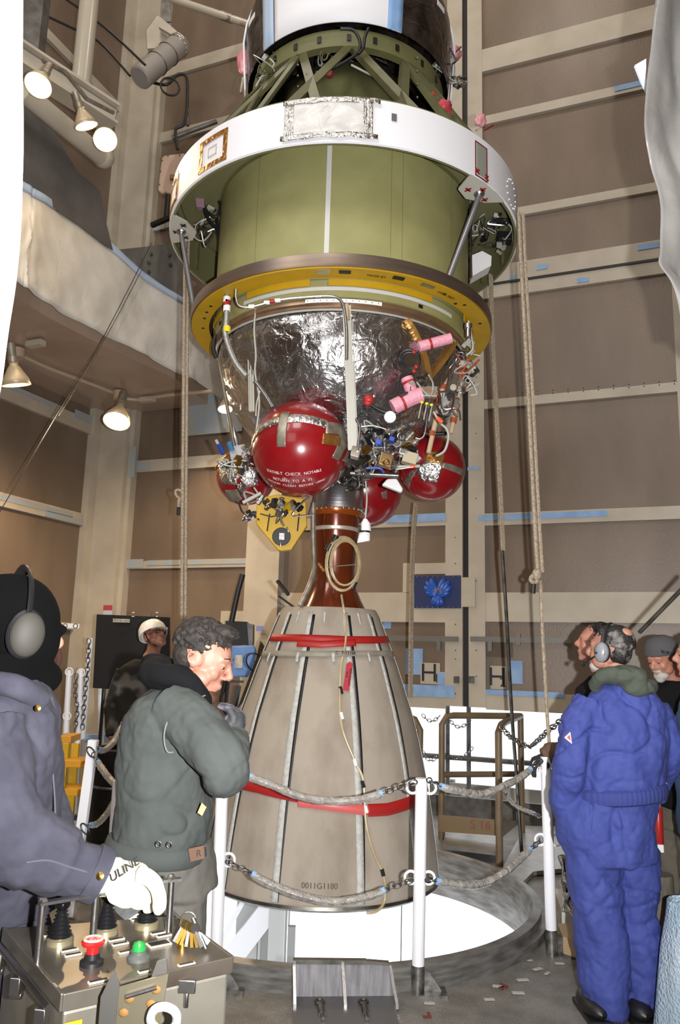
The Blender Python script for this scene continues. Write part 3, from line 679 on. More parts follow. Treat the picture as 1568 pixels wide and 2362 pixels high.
spx(c3,r3,[(510,1065),(552,1062),(548,1118),(512,1115)],m_stape,s3,'tape_patch')
spx(c3,r3,[(552,1080),(590,1078),(596,1118),(560,1125)],m_stape,s3,'tape_patch')
spx(c3,r3,[(520,1130),(548,1128),(560,1150),(530,1156)],m_gtape,s3,'tape_patch')
m=M(); m.torus(c3-(O-c3).normalized()*.03,r3*.97,.006,(O-c3).normalized(),40,6); obj('seam_ring',m,m_gtape,s3)
s4,c4,r4=sphere(842,1130,6.3,88)
v4=(O-c4).normalized(); sband(c4,r4,v4,.03,-95,40,m_gtape,s4,e0=-up+rt*.2)
spx(c4,r4,[(878,1136),(892,1130),(892,1150),(882,1150)],m_gtape,s4,'tape_patch')
# left valve cluster above small sphere
m=M(); m.box(aY(550,1046,5.5),(.12,.1,.1),(.97,0,.2),(0,1,0)); part('valve_box',m,mat('light grey casting',h('#a8a8a8'),.4,.5),smooth=False,bevel=.006)
m=M(); m.lathe([(0,-.06),(.016,-.06),(.022,0),(.014,.02),(.014,.07),(0,.075)],n=12,ax=(-.25,0,1),ctr=aY(543,1010,5.45)); part('steel_nozzle_cap',m,m_steel)
m=M(); m.tube(pxY([(504,1025),(515,1048)],5.4),.016,8); part('blue_fitting',m,m_blue)
m=M(); m.tube(pxY([(498,1015),(505,1028)],5.4),.011,8); part('clear_fitting',m,m_wire)
m=M(); m.tube(pxY([(528,1020),(535,1040)],5.4),.02,8); part('blue_fitting',m,mat('light blue fitting',h('#3f7aa8'),.4,.3))
bits(RK,('valve_block','valve_body','clamp_ring','wire_lead'),[(550,1055),(535,1065),(565,1045),(520,1070),(560,1070),(545,1090),(560,1130)],5.45,34,14,31,[m_steel,m_steel,m_wire,m_dsteel,m_brass])
strut(pxY([(505,1078),(530,1066),(560,1062),(585,1072)],5.35),.006,m_wire,'white_wire')
strut(pxY([(505,1068),(525,1075),(560,1078)],5.35),.007,m_steel,'steel_line')
# central plumbing between sphere 1 and sphere 2
cl=[(835,1010),(850,1035),(870,1020),(880,1045),(900,1015),(915,1040),(940,1020),(945,1045),(870,1000),(905,995),(830,1045),(845,1070),(930,1000)]
bits(RK,('valve_block','valve_body','clamp_ring','steel_line'),cl,4.95,84,20,41,[m_steel,m_steel,m_steel,m_dsteel,m_black,m_gtape,m_wire,m_brass])
for x,y,w_,hh,mt,nm in ((945,1058,.095,.075,mat('cream casting',h('#a89d84'),.5),'valve_box'),(890,1063,.085,.085,m_bronze,'bronze_block'),(820,1045,.06,.07,m_gtape,'valve_box'),(872,1022,.04,.035,mat('blue connector',h('#3552b0')),'blue_connector'),(903,1015,.035,.03,mat('blue connector',h('#3552b0')),'blue_connector'),(930,1045,.06,.04,m_steel,'valve_box')):
    m=M(); m.box(aY(x,y,4.85),(w_,.08,hh),(.96,0,-.25),(0,1,0)); part(nm,m,mt,smooth=False,bevel=.006)
m=M(); m.torus(aY(890,1066,4.8),.018,.006,(0,1,0),16,6); part('brass_port',m,m_brass)
strut(pxY([(808,1091),(918,1097)],5.15),.019,mat('dark steel tube',h('#8e8e8a'),.25,1),'cross_tube')
strut(pxY([(915,1077),(968,1075)],4.85),.011,m_wire,'white_tube')
m=M(); m.tube(pxY([(945,1075),(957,1075)],4.85),.0125,10); part('orange_collar',m,mat('orange cap',h('#d8502a')))
strut(pxY([(820,965),(830,985),(828,1010),(825,1040)],4.8),.008,m_steel,'steel_line')
strut(pxY([(832,985),(860,982),(890,990)],4.85),.007,m_steel,'steel_line')
strut(pxY([(900,975),(930,978),(960,990),(985,1000),(1030,1000)],5.4),.014,m_cable,'black_hose')
strut(pxY([(845,1080),(875,1080),(885,1090)],4.8),.008,m_blue,'blue_line')
m=M(); m.lathe([(.0,2.86),(.16,2.86),(.2,2.9),(.3,2.93),(.3,2.99)],cc,48); m.lathe([(.17,2.84),(.12,2.88),(.1,3.0)],cc,32); part('thrust_mount',m,m_dsteel)
bits(RK,('fitting','valve_body','clamp_ring','steel_line'),[(790,1100),(815,1105),(770,1105),(830,1115),(800,1085),(825,1130)],5.3,26,14,51,[m_steel,m_steel,m_dsteel,m_black])
# white wrapped caps hanging
m=M(); m.poly([aY(x,y,5.0) for x,y in ((893,1104),(915,1103),(930,1128),(926,1136),(880,1118))],.05,(0,1,0)); part('white_wrap',m,mat('white wrap film',h('#dddddd'),.4),smooth=False,bevel=.01)
strut(pxY([(843,1110),(846,1150),(842,1200)],5.0),.006,m_wire,'cable_lead')
m=M(); m.loft([(aY(842,1197,5.0),.012,.012,(1,0,0),(0,1,0)),(aY(843,1207,5.0),.03,.02,(1,0,0),(0,1,0)),(aY(844,1222,5.0),.032,.02,(1,0,0),(0,1,0)),(aY(841,1228,5.0),.034,.02,(1,0,0),(0,1,0)),(aY(838,1250,5.0),.042,.012,(1,0,.2),(0,1,0))],10); part('white_wrap',m,mat('white wrap film',h('#dddddd')))
m=M(); m.lathe([(.033,-.006),(.036,-.006),(.036,.006),(.033,.006)],n=12,ax=(0,0,1),ctr=aY(841,1227,5.0)); part('black_tie',m,m_black)
# pink wraps, red flags on the truss
def fuzz(x,y,Y,rx,ry,mt,nm,rz=None,seed=0):
    m=M(); rz=rz or rx; p=aY(x,y,Y); m.ell(p,(rx,rz,ry),n=18,m=12,fn=lambda d:1+.25*mnoise.noise(d*2+Vector((seed,0,0)))); return part(nm,m,mt)
m_pfilm=mat('pale pink film',h('#dfa0a4'),.35,c2=h('#c2727e'),vs=9,bump=.8,bs=12,bt='crumple')
fuzz(566,145,5.55,.068,.11,m_pfilm,'pink_bag',seed=1)
strut(pxY([(560,180),(555,215)],5.5),.012,m_gtape,'taped_cable')
fuzz(1045,125,5.6,.07,.05,m_pfilm,'pink_bag',seed=2); fuzz(1022,250,4.75,.06,.05,mat('red film',h('#b0404a'),.4,bump=.8,bs=12,bt='crumple'),'red_bag',seed=3); fuzz(998,222,4.8,.02,.035,m_redtape,'red_flag'); fuzz(925,185,5.1,.03,.045,mat('rust bag',h('#8a4a2a'),.5),'red_bag',seed=5)
fuzz(1108,278,5.2,.045,.045,m_pfilm,'pink_bag',seed=6); fuzz(733,122,5.0,.02,.018,m_redtape,'red_flag'); fuzz(760,172,4.9,.03,.02,mat('dark red film',h('#7a2a28')),'red_flag'); fuzz(640,268,4.7,.001,.001,m_redtape,'red_flag') if 0 else None
m=M(); m.beam(aY(1118,300,5.1),aY(1138,288,5.1),.022,.004); part('red_flag',m,m_redtape,smooth=False)
strut(pxY([(785,66),(815,70),(830,95),(826,120),(800,140),(768,158)],4.72),.011,m_cable,'black_cable')
strut(pxY([(850,65),(842,85),(838,110),(826,125)],4.72),.01,m_cable,'black_cable')
strut(pxY([(810,150),(840,165),(870,180)],4.85),.008,m_wire,'white_wire')
bits(RK,('bracket','valve_body','clamp_ring','wire_lead'),[(745,135),(760,130),(875,120),(620,140),(610,165),(745,170)],5.0,22,14,61,[m_steel,m_wire,m_dsteel,m_greens])
bits(RK,('bracket','valve_body','clamp_ring','wire_lead'),[(1030,150),(1045,170),(1055,190),(1040,130),(1020,160)],5.5,30,14,62,[m_steel,m_wire,m_dsteel,m_gtape])
strut(pxY([(622,135),(632,150),(605,175),(590,200)],5.0),.007,m_wire,'white_wire')
# bolts along struts
for x,ys in ((687,(125,150,175,200,222)),(962,(135,165,195,225))):
    for y in ys:
        m=M(); m.ell(onC(x,y,.95),.009,n=6,m=4); part('bolt',m,m_steel)
# ---- engine
EX=-.012
m=M(); ce=(-.018,AY)
m.lathe([(.18,2.83),(.185,2.82),(.183,2.67),(.205,2.665),(.205,2.645),(.165,2.64)],ce,64); co_=part('engine_collar',m,mat('machined steel',h('#bfbfc4'),.3,1,bump=.15,bs=3,stretch=(1,1,30)))
for k in range(30):
    a=k*12; m=M(); m.ell((ce[0]+.198*math.sin(R(a)),ce[1]-.198*math.cos(R(a)),2.64),.007,n=6,m=4); obj('bolt',m,m_steel,co_)
ct=(-.03,AY)
cp=[(.178,2.65),(.182,2.62),(.17,2.6),(.172,2.5),(.168,2.49),(.165,2.42),(.155,2.32),(.148,2.2),(.15,2.14),(.17,2.07),(.2,2.0),(.236,1.935)]
m=M(); m.lathe([(r,z) for r,z in cp],ct,64); part('combustion_chamber',m,m_copper)
m=M(); m.lathe([(.172,2.52),(.178,2.515),(.176,2.495),(.17,2.49)],ct,48); part('white_clamp_band',m,mat('clamp band',h('#c5bdb0'),.35,.5))
m=M(); m.lathe([(.19,2.645),(.186,2.61),(.178,2.60)],ct,48); part('amber_collar',m,mat('bright amber',h('#a2521c'),.2,.5))
strut([aY(722,1160,5.42),aY(722,1240,5.42),aY(724,1310,5.4),aY(716,1345,5.35),aY(692,1398,5.3)],.02,m_gtape,'taped_conduit')
strut([aY(735,1300,5.4),aY(748,1318,5.38)],.014,m_kapton,'kapton_tail')
# coiled hose
m_hose=mat('translucent tan hose',h('#b3a27f'),.35,c2=h('#9c8a66'),vs=12)
hc=aY(791,1300,5.3)
for i,(rx,ry,dx,dz) in enumerate(((.118,.155,0,0),(.112,.148,.004,-.004),(.1,.13,.012,.006),(.106,.15,-.002,-.01),(.094,.125,.016,-.002))):
    m=M(); P=[]
    for k in range(25):
        a=R(-72+k*15); P.append(hc+Vector((dx+rx*math.sin(a+PI),-.012*i+.02*math.sin(a*2),dz+ry*math.cos(a+PI)*1.2)))
    m.tube(P,.0075,8); part('coiled_hose',m,m_hose)
m=M(); m.tube(pxY([(752,1340),(762,1355),(770,1368)],5.27),.02,10); 
for a in ((757,1262),(772,1243),(815,1350)):
    m=M(); m.tube(pxY([(a[0]-4,a[1]+8),(a[0]+4,a[1]-8)],5.28),.02,10); part('black_tape_wrap',m,m_cable)
m=M(); m.tube(pxY([(755,1308),(822,1302)],5.25),.012,6,flat=.3); part('clear_tie',m,mat('grey tie',h('#9d968a'),.3))
# ---- nozzle extension
cn=(-.058,AY)
npf=[(.345,1.915),(.362,1.88),(.40,1.78),(.442,1.67),(.495,1.53),(.545,1.38),(.595,1.23),(.64,1.06),(.68,.88),(.714,.70),(.742,.52),(.765,.34),(.782,.18)]
def nr(z):
    for (r0,z0),(r1,z1) in zip(npf,npf[1:]):
        if z0>=z>=z1: return r0+(r1-r0)*(z0-z)/(z0-z1)
    return npf[0][0] if z>1.9 else npf[-1][0]
def N_(a,z,dr=0): r=nr(z)+dr; return Vector((cn[0]+r*math.sin(R(a)),cn[1]-r*math.cos(R(a)),z))
m=M(); m.lathe([(.24,1.93),(.33,1.935)]+npf+[(.772,.165),(.765,.2)],cn,96)
nz=part('nozzle_extension',m,m_canvas)
m=M(); m.lathe([(.785,.19),(.79,.172),(.775,.158)],cn,96); obj('nozzle_lip',m,m_dsteel,nz)
def oncone(x,y):
    # intersect picture ray with nozzle surface
    d=ray(x,y); best=None
    t0=4.6; 
    for i in range(400):
        t=4.4+i*.004; p=O+d*t
        if p.z<=1.93 and p.z>=.16 and (p.x-cn[0])**2+(p.y-cn[1])**2<=nr(p.z)**2: return p
    return None
def angn(x,y):
    p=oncone(x,y); return (math.degrees(math.atan2(p.x-cn[0],cn[1]-p.y)),p.z) if p else None
def nband(pts,hw,mt,name,dr=.006,par=None,th=.003):
    # pts (x,y) centre line in the picture, hw half height in metres
    q=[angn(x,y) for x,y in pts]; q=[k for k in q if k]
    def f(u,v):
        k=u*(len(q)-1); i=min(int(k),len(q)-2); t=k-i; a=q[i][0]*(1-t)+q[i+1][0]*t; z=q[i][1]*(1-t)+q[i+1][1]*t; return N_(a,z+(v-.5)*2*hw,dr)
    m=M(); m.grid(f,40,2); return obj(name,m,mt,par or nz,solid=th)
def nstrip(top,bot,wm,mt,name,dr=.004,z_t=None,z_b=None):
    (a0,z0),(a1,z1)=top,bot
    def f(u,v):
        z=z0+(z1-z0)*v; a=a0+(a1-a0)*v; w_=wm[0]+(wm[1]-wm[0])*v; return N_(a+math.degrees((u-.5)*w_/nr(z)),z,dr)
    m=M(); m.grid(f,2,24); return obj(name,m,mt,nz,solid=.004)
SA=[]
for t_,b_ in (((658,1425),(547,1650)),((685,1425),(545,2050)),((731,1425),(700,2085)),((792,1425),(880,2080)),((845,1428),(960,1790)),((868,1430),(975,1800))):
    A0=angn(*t_);
    SA.append(A0)
angs_n=[-75,-49,-19.5,18,50,84,118,150,180,-150,-112]
for a in angs_n:
    nstrip((a,1.9),(a,.2),(.034,.046),m_strip,'seam_strip')
    da=2.6 if a<30 else 2.2
    nstrip((a+da+1.2,1.88),(a+da-1.2,.2),(.022,.014),m_black,'seam_gap',dr=.002)
# ribs of cloth at top
for a in (-34,-4,34): nstrip((a,1.9),(a,1.82),(.02,.006),m_strip,'pleat')
nband([(628,1470),(640,1471),(700,1472),(760,1474),(800,1476),(850,1476),(892,1475)],.024,m_redtape,'red_tape_band',.012)
nband([(688,1484),(740,1486),(818,1482)],.022,m_redtape,'red_tape_band',.015)
nband([(527,1801),(560,1808),(600,1817),(650,1830),(690,1838)],.03,m_redtape,'red_tape_band',.01)
nband([(688,1848),(730,1852),(800,1862),(850,1869)],.03,mat('faded red tape',h('#c25c5a'),.4),'red_tape_band',.013)
nband([(846,1868),(890,1866),(930,1854),(957,1843)],.036,m_redtape,'red_tape_band',.016)
nband([(610,1508),(640,1507),(700,1508),(760,1508),(820,1507),(880,1507),(900,1508)],.018,mat('grey webbing strap',h('#8f8a7e'),.7,c2=h('#7d766a'),vs=9),'webbing_strap',.02)
for x in (627,690,768,846):
    q=angn(x,1512); m=M(); m.grid(lambda u,v:N_(q[0]+(u-.5)*2.4,q[1]+.02-v*.06,.024),2,3); obj('strap_tab',m,m_strip,nz,solid=.004)
q=angn(822,1506); c=N_(q[0],q[1],.0235); X=Vector((math.cos(R(q[0])),math.sin(R(q[0])),0)); 
text('stencil_marks','C  7-11188',.03,N_(angn(795,1506)[0],1.632,.024),Vector((math.cos(R(5)),math.sin(R(5)),0)),(0,0.2,1),m_cable,nz,warp=lambda v:Vector((cn[0],cn[1],v.z))+Vector((v.x-cn[0],v.y-cn[1],0)).normalized()*(nr(v.z)+.026))
text('stencil_marks','0011G1180',.045,N_(0,.3,.003),(1,0,0),(0,0.15,1),mat('faded stencil',h('#4f463c')),nz,warp=lambda v:Vector((cn[0],cn[1],v.z))+Vector((v.x-cn[0],v.y-cn[1],0)).normalized()*(nr(v.z)+.004))
# tan drain hose down the nozzle
hp=[(787,1372),(793,1410),(798,1450),(795,1490),(787,1530),(784,1580),(784,1640),(792,1690),(817,1752),(835,1790),(840,1830),(842,1880),(848,1920),(865,1975),(880,2005),(888,2040),(885,2080),(868,2102),(845,2106)]
P=[]
for x,y in hp:
    p=oncone(x,y)
    if p: P.append(p+Vector((0,-.014,0)))
    elif y<1450: P.append(aY(x,y,5.2))
    else: P.append(aY(x,y,4.86))
strut(P,.0085,m_hose,'drain_hose',n=8)
for x,y,mt in ((784,1584,m_cable),(835,1800,m_cable),(880,2003,m_cable),(786,1643,m_white),(817,1750,m_white),(842,1858,m_white)):
    p=oncone(x,y)+Vector((0,-.014,0)); p2=oncone(x+4,y+16)+Vector((0,-.014,0)); m=M(); m.tube([p,p2],.012,8); part('hose_label',m,mt)
# red streamer tag
p=oncone(806,1535)+Vector((0,-.02,0)); X=(oncone(820,1560)-oncone(796,1560)).normalized(); Y_=(oncone(808,1530)-oncone(800,1590)).normalized()
m=M(); pts=[p+X*a+Y_*b for a,b in ((-.0,.028),(.02,.012),(.02,-.17),(-.022,-.165),(-.022,.012))]; m.poly(pts,.002)
tg=part('red_tag',m,mat('red tag card',h('#a8323e'),.5),smooth=False)
n_=X.cross(Y_)
if n_.y>0: n_=-n_
for s_,dx,dz,sz in (('REM FLIGHT',.011,-.08,.022),('W.M',-.011,-.06,.018)):
    text('tag_print',s_,sz,p+X*dx+Y_*dz+n_*.004,-Y_,X,m_black,tg)
# ---- yellow actuator plate left of engine
YP=5.25
m=M(); m.poly([aY(x,y,YP) for x,y in ((598,1148),(640,1140),(700,1150),(705,1160),(708,1212),(672,1268),(648,1271),(640,1268),(590,1208),(592,1160))],.06,(0,1,0))
yp=part('yellow_bracket',m,m_yellow,smooth=False,bevel=.006)
m=M(); m.lathe([(0,0),(.063,0),(.063,.006),(.06,.01)],n=32,ax=(0,-1,0),ctr=aY(649,1238,YP)+Vector((0,-.002,0))); obj('round_port',m,m_black,yp)
m=M(); m.lathe([(.062,0),(.07,0),(.07,.008),(.062,.008),(.062,0)],n=32,ax=(0,-1,0),ctr=aY(649,1238,YP)); obj('port_rim',m,m_yellow,yp)
m=M(); m.box(aY(650,1238,YP-.03),(.04,.03,.05)); m.tube([aY(647,1250,YP-.04),aY(647,1262,YP-.04)],.005,6); m.tube([aY(662,1215,YP-.04),aY(665,1228,YP-.04)],.005,6); obj('motor_block',m,m_steel,yp,bevel=.003)
for pts in ([(600,1185),(625,1192),(648,1188)],[(622,1185),(616,1225)],[(690,1185),(686,1225)]):
    m=M(); m.tube(pxY(pts,YP-.02),.005,6); obj('spring_wire',m,m_dsteel,yp)
bits(RK,('fitting','valve_body','clamp_ring','wire_lead'),[(610,1160),(640,1165),(655,1160),(670,1165),(690,1165),(650,1180),(580,1185)],YP-.06,30,10,71,[m_steel,m_steel,m_dsteel,m_yellow,m_cable])
m=M(); m.lathe([(0,-.03),(.018,-.03),(.018,.03),(0,.03)],n=10,ax=(1,0,0),ctr=aY(580,1186,5.2)); part('black_knob',m,m_black)
m=M(); m.tube(pxY([(628,1165),(645,1185),(650,1205),(655,1213)],YP-.06),.008,8); part('grey_hose',m,m_gtape)
m=M(); m.beam(aY(560,1160,5.3),aY(602,1138,5.3),.03,.02); part('white_bracket_arm',m,m_chan,smooth=False)
m=M(); m.beam(aY(643,1375,5.6),aY(684,1405,5.5),.012,.012); m.beam(aY(640,1340,5.6),aY(665,1372,5.55),.025,.02); part('gimbal_rod',m,m_dsteel)
# ================================================================ DOORS' FITTINGS
def wp(x,y,d=.05): return aP(x,y,W0+WN*d,WN)
def wquad(name,x0,y0,x1,y1,mt,par=None,d=.05,th=.004,**k):
    xc,yc=(x0+x1)/2,(y0+y1)/2; u0=uw(x0,yc,d)[0];u1=uw(x1,yc,d)[0];z1=uw(xc,y0,d)[1];z0=uw(xc,y1,d)[1]
    m=M(); m.wbox(u0,u1,z0,z1,d,d+th); return obj(name,m,mt,par,smooth=False,**k)
m_sign=mat('cream sign card',h('#b4ac9c'),.6); m_ink=mat('black ink',h('#1c1c1e'),.6)
for (x0,y0,x1,y1),s_,sub,par,lb in (((970,1529,1015,1578),'H','1',dlft,''),((1131,1536,1167,1590),'H','2',DOORR,'')):
    s=wquad('door_sign',x0,y0,x1,y1,m_sign,par,.004,.006)
    c=wp(x0+(x1-x0)*.42,(y0+y1)/2,.012); text('sign_letter',s_,.27,c,WT,(0,0,1),m_ink,s)
    c=wp(x1-8,(y0+y1)/2+12,.012); text('sign_letter',sub,.13,c,WT,(0,0,1),m_ink,s)
for x0,y0,x1,y1,par,d in ((935,1496,975,1556,dlft,.006),(1010,1550,1033,1583,dlft,.01),(928,1580,1048,1607,dlft,.052),(1172,1524,1205,1577,DOORR,.006),(1120,1594,1300,1606,DOORR,.052),(890,1186,1028,1204,dlft,.052),(1102,1183,1400,1196,DOORR,.052),(1078,1077,1106,1084,DOORR,.052),(1417,192,1480,204,DOORR,.052),(1236,610,1262,621,DOORR,.052),(1330,641,1358,651,DOORR,.052),(1470,562,1520,574,DOORR,.052),(884,1432,902,1450,dlft,.006),(1175,636,1190,650,DOORR,.052)):
    wquad('blue_tape',x0,y0,x1,y1,m_tape,par,d,.003)
t=thing('duct_port','navy blue cloth duct cover with bright folds on the door beside the black seam','duct cover',wp(1009,1403,.05))
wquad('cover_panel',956,1328,1063,1403,mat('navy cloth panel',h('#1c2c5e'),.6),t,.05,.012)
m=M()
c=wp(1009,1365,.07); TX,TZ=WT,Vector((0,0,1))
for a,l in ((112,1),(130,1),(148,.9),(165,.7),(68,1),(50,1),(32,.9),(15,.7),(-120,.6),(-90,.6),(-60,.6)):
    dd=TX*math.cos(R(a))+TZ*math.sin(R(a)); s_=TX*math.cos(R(a+90))+TZ*math.sin(R(a+90))
    m.ell(c-TZ*.04+dd*.1*l,(.105*l,.04,.03),dd,s_)
obj('folded_cloth',m,mat('bright blue cloth',h('#2456b8'),.35),t)
m=M(); m.tube([c+TX*x+TZ*z+WN*.02 for x,z in ((-.03,.0),(-.01,.03),(.03,.02),(.05,-.02))],.012,8); obj('cloth_knot',m,mat('rust strap',h('#8a6a4a')),t)
for i in range(9):
    for y in (1331,1400): m=M(); m.ell(wp(962+i*12,y,.064),.008,n=6,m=4); obj('grommet',m,m_steel,t)
t_=wquad('hinge_plate',1065,1332,1096,1400,m_cream,None,.052,.015); t_['label']='small cream metal plate bolted across the black door seam'; t_['category']='plate'; t_['kind']='structure'; t_.name='trim_6'
m_bar=mat('grey latch bar',h('#6f6e6a'),.5,.3)
for i,(x0,x1,y,par) in enumerate(((892,1056,1473,dlft),(1085,1318,1476,DOORR))):
    m=M(); m.wbox(uw(x0,y,.07)[0],uw(x1,y,.07)[0],uw((x0+x1)/2,y+6,.07)[1],uw((x0+x1)/2,y-6,.07)[1],.055,.085); obj('latch_bar',m,m_bar,par,smooth=False)
for x,y,par in ((1012,1478,dlft),(1130,1480,DOORR),(1195,1465,DOORR)):
    m=M(); m.wbox(uw(x-5,y,.07)[0],uw(x+5,y,.07)[0],uw(x,y+22,.07)[1],uw(x,y-4,.07)[1],.05,.09); obj('bar_bracket',m,m_bar,par,smooth=False)
wquad('dark_patch',1121,1482,1183,1516,mat('dark brown patch',h('#5f5040'),.6),DOORR,.002,.002)  # flat rectangle below the latch bar, darker brown than the panel
for x,par in ((1053,dlft),(1088,DOORR)): wquad('door_latch',x-6,1560,x+6,1576,m_dsteel,par,.052,.02)
# bolts in rail
for i in range(12):
    for dy in (-3,4):
        x=1170+i*35; m=M(); m.ell(wp(x,915-(x-1125)*.078+dy,.047),.007,n=6,m=4); obj('bolt_head',m,m_dsteel,DOORR)
for x,ys in ((1098,[300,420,560,840,870,900,1000,1150,1340,1500,1560]),(1050,[1240,1300,1440,1500,1520,1600])):
    for y in ys: m=M(); m.ell(wp(x,y,.052),.007,n=6,m=4); obj('bolt_head',m,m_dsteel,DOORR if x>1080 else dlft)
# tape on wall-left frames
for i,(x0,y0,x1,y1,d) in enumerate(((298,1030,312,1100,.13),(312,1066,345,1085,.055),(425,905,560,1000,.05),(285,1290,330,1310,.055),(340,513,380,531,.055),(340,1290,585,1302,.055))):
    wquad('trim_%d'%(20+i),x0,y0,x1,y1,mat('greyed blue tape',h('#98a6b4'),.6,c2=h('#a8a69c'),vs=6),None,d,.003,kind='structure')
for i,(x,a,b,dd) in enumerate(((60,906,918,1.2),(190,955,975,.4),(60,1158,1170,1.5),(150,1190,1204,.8))):
    dC,z1=dl(x,a);_,z0=dl(x,b); m=M(); m.box(W(UL+.053,(z0+z1)/2,dC),(.006,dd,z1-z0),WT,WN,(0,0,1)); struct('trim_%d'%(30+i),m,mat('greyed blue tape',h('#98a6b4')),smooth=False)
# signs on the corner column
c=uw(248,1401,.345); m=M(); 
t=wquad('warning_sign',239,1396,259,1408,mat('red sign',h('#a8434a'),.6),None,.345,.006,label='small red and white warning sign on the cream corner column',cat='sign')
tt=wquad('sign_lower',239,1408,259,1418,mat('pale blue sign',h('#b8c0d0'),.6),t,.345,.006)
t=wquad('tower_decal',591,1444,607,1456,mat('decal ring blue',h('#7d88c4'),.6),None,.15,.003,label='small blue circular drawn mark on the cream pillar above the blue bag',cat='decal')
# ================================================================ LAMPS, CONDUITS
m_bulb=mat('glowing bulb',h('#ffffff'),.5,emit=(1,.78,.45),es=26)
m_refl=mat('white enamel reflector with painted glow',h('#fff3dc'),.5,emit=(1,.74,.42),es=4)  # emission paints the bulb's glow onto the reflector so it blows out
m_shade=mat('frosted lamp shell',h('#b9a78a'),.4,.2)
def lamp(x,y,Y,rpx,d,label,group=None,e=22,lit=True):
    d=Vector(d).normalized(); c=aY(x,y,Y); r=rpx/F*(c-O).dot(fw); b=c-d*r*2.1
    t=thing('reflector_lamp',label,'lamp',b,group)
    m=M(); m.lathe([(r*.28,0),(r*.3,r*.7),(r*.42,r*.85),(r*.62,r*1.2),(r*.9,r*1.7),(r,r*2.1)],n=32,ax=d,ctr=b); obj('lamp_shell',m,m_shade,t,solid=.003)
    m=M(); m.lathe([(r*.25,r*.9),(r*.58,r*1.25),(r*.86,r*1.72),(r*.96,r*2.08)],n=32,ax=d,ctr=b); obj('reflector',m,m_refl,t)
    m=M(); m.lathe([(0,-r*.9),(r*.3,-r*.9),(r*.3,0),(r*.36,r*.05),(r*.36,r*.5),(0,r*.5)],n=16,ax=d,ctr=b); obj('lamp_socket',m,m_gtape,t)
    m=M(); m.ell(b+d*r*1.55,(r*.38,r*.38,r*.38),n=16,m=10); obj('bulb',m,m_bulb,t)
    m=M(); m.torus(b+d*r*2.1,r,.004,d,32,6); obj('shade_rim',m,m_shade,t)
    l=plight('lamp_light','SPOT',b+d*r*2.15,e,(1,.72,.42),.05,to=b+d*5,spot=165,blend=.4); return t
lamp(88,197,5.6,31,(-.05,-.45,-1),'lit reflector lamp at top left, closest to the white foreground sheet',e=40)
lamp(199,290,5.9,25,(.35,.35,-1),'lit reflector lamp tilted away, between the two other upper left lamps',e=30)
lamp(243,322,6.1,26,(.35,-1.2,-.55),'lit reflector lamp facing the viewer, rightmost of the three upper left lamps',e=30)
lamp(38,888,6.9,32,(.15,.25,-1),'lit reflector lamp under the tan ceiling, half hidden by the left white sheet',e=95)
lamp(269,972,8.2,31,(0,-.5,-1),'lit reflector lamp hanging in front of the corner column under the tan ceiling',e=110)
lamp(519,944,8.9,17,(.1,-.3,-1),'small lit reflector lamp just left of the foil dome',e=95)
m_cond=mat('white conduit',h('#b3a08c'),.45)
P=[aZ(x,y,PZ-.03) for x,y in ((10,800),(40,815),(110,848),(190,878),(262,906),(285,918),(320,922),(345,918),(400,910),(490,902))]
m=M(); m.tube(catmull(P,5),.022,8); t=obj('ceiling_conduit',m,m_cond,label='white conduit run across the tan ceiling from lamp to lamp',cat='conduit')
for x,y in ((40,815),(275,912)): 
    p=aZ(x,y,PZ-.06); m=M(); m.lathe([(0,-.05),(.075,-.05),(.075,.05),(0,.05)],n=20,ax=(0,0,1),ctr=p); obj('junction_box',m,m_cond,t)
for x,y in ((82,793),(340,922)):
    p=aZ(x,y,PZ-.04); m=M(); m.box(p,(.2,.08,.06),WT,WN); obj('strap_clamp',m,m_cream,t,smooth=False)
# upper left structure
m=M(); a=aY(40,128,6.3); b=aY(262,272,7.0); m.beam(a,b,.08,.14,(0,0,1)); m.beam(a+Vector((0,0,-.1)),b+Vector((0,0,-.1)),.2,.03,(0,0,1))
m.beam(a+Vector((0,0,.1)),b+Vector((0,0,.1)),.2,.03,(0,0,1))
t=obj('lamp_girder',m,m_cream,label='cream steel beam carrying the three upper left lamps',cat='beam',smooth=False)
m=M(); m.tube([aY(50,210,6.0),aY(238,365,7.0)],.09,16); m.ell(aY(238,362,7.0),(.11,.11,.11))
obj('lower_tube_beam',m,m_cream,label='cream tube sloping below the three upper left lamps behind the grey leaf',cat='beam')
m=M(); m.tube([aY(100,140,6.12),aY(150,165,6.3),aY(200,228,6.5),aY(262,260,6.75)],.02,8); obj('lamp_hanging_conduit',m,m_gtape,label='thin grey conduit joining the three upper left lamps',cat='conduit')
m=M(); a=aY(207,0,7.2); b=aY(184,221,7.2); m.tube([(b.x,7.2,b.z),(b.x,7.2,TOP)],.098,24); obj('vertical_pipe',m,mat('glossy cream pipe',h('#b5ae9f'),.25),label='thick cream vertical pipe at upper left above the lamp beam',cat='pipe')
m=M(); m.box(aY(80,52,6.75),(.2,.16,.95)); t=obj('hanger_bracket',m,m_grey,label='grey channel bracket hanging at top left beside the white sheet',cat='bracket',smooth=False)
m=M(); m.tube([aY(390,-5,8.5),aY(590,62,8.3)],.045,14); t=obj('white_pipe',m,mat('glossy cream pipe',h('#b5ae9f')),label='white pipe sloping down to the right from the top edge, above the mirror foil',cat='pipe')
m=M(); m.tube([aY(511,35,8.39),aY(536,44,8.36)],.055,14); obj('pipe_collar',m,m_gtape,t)
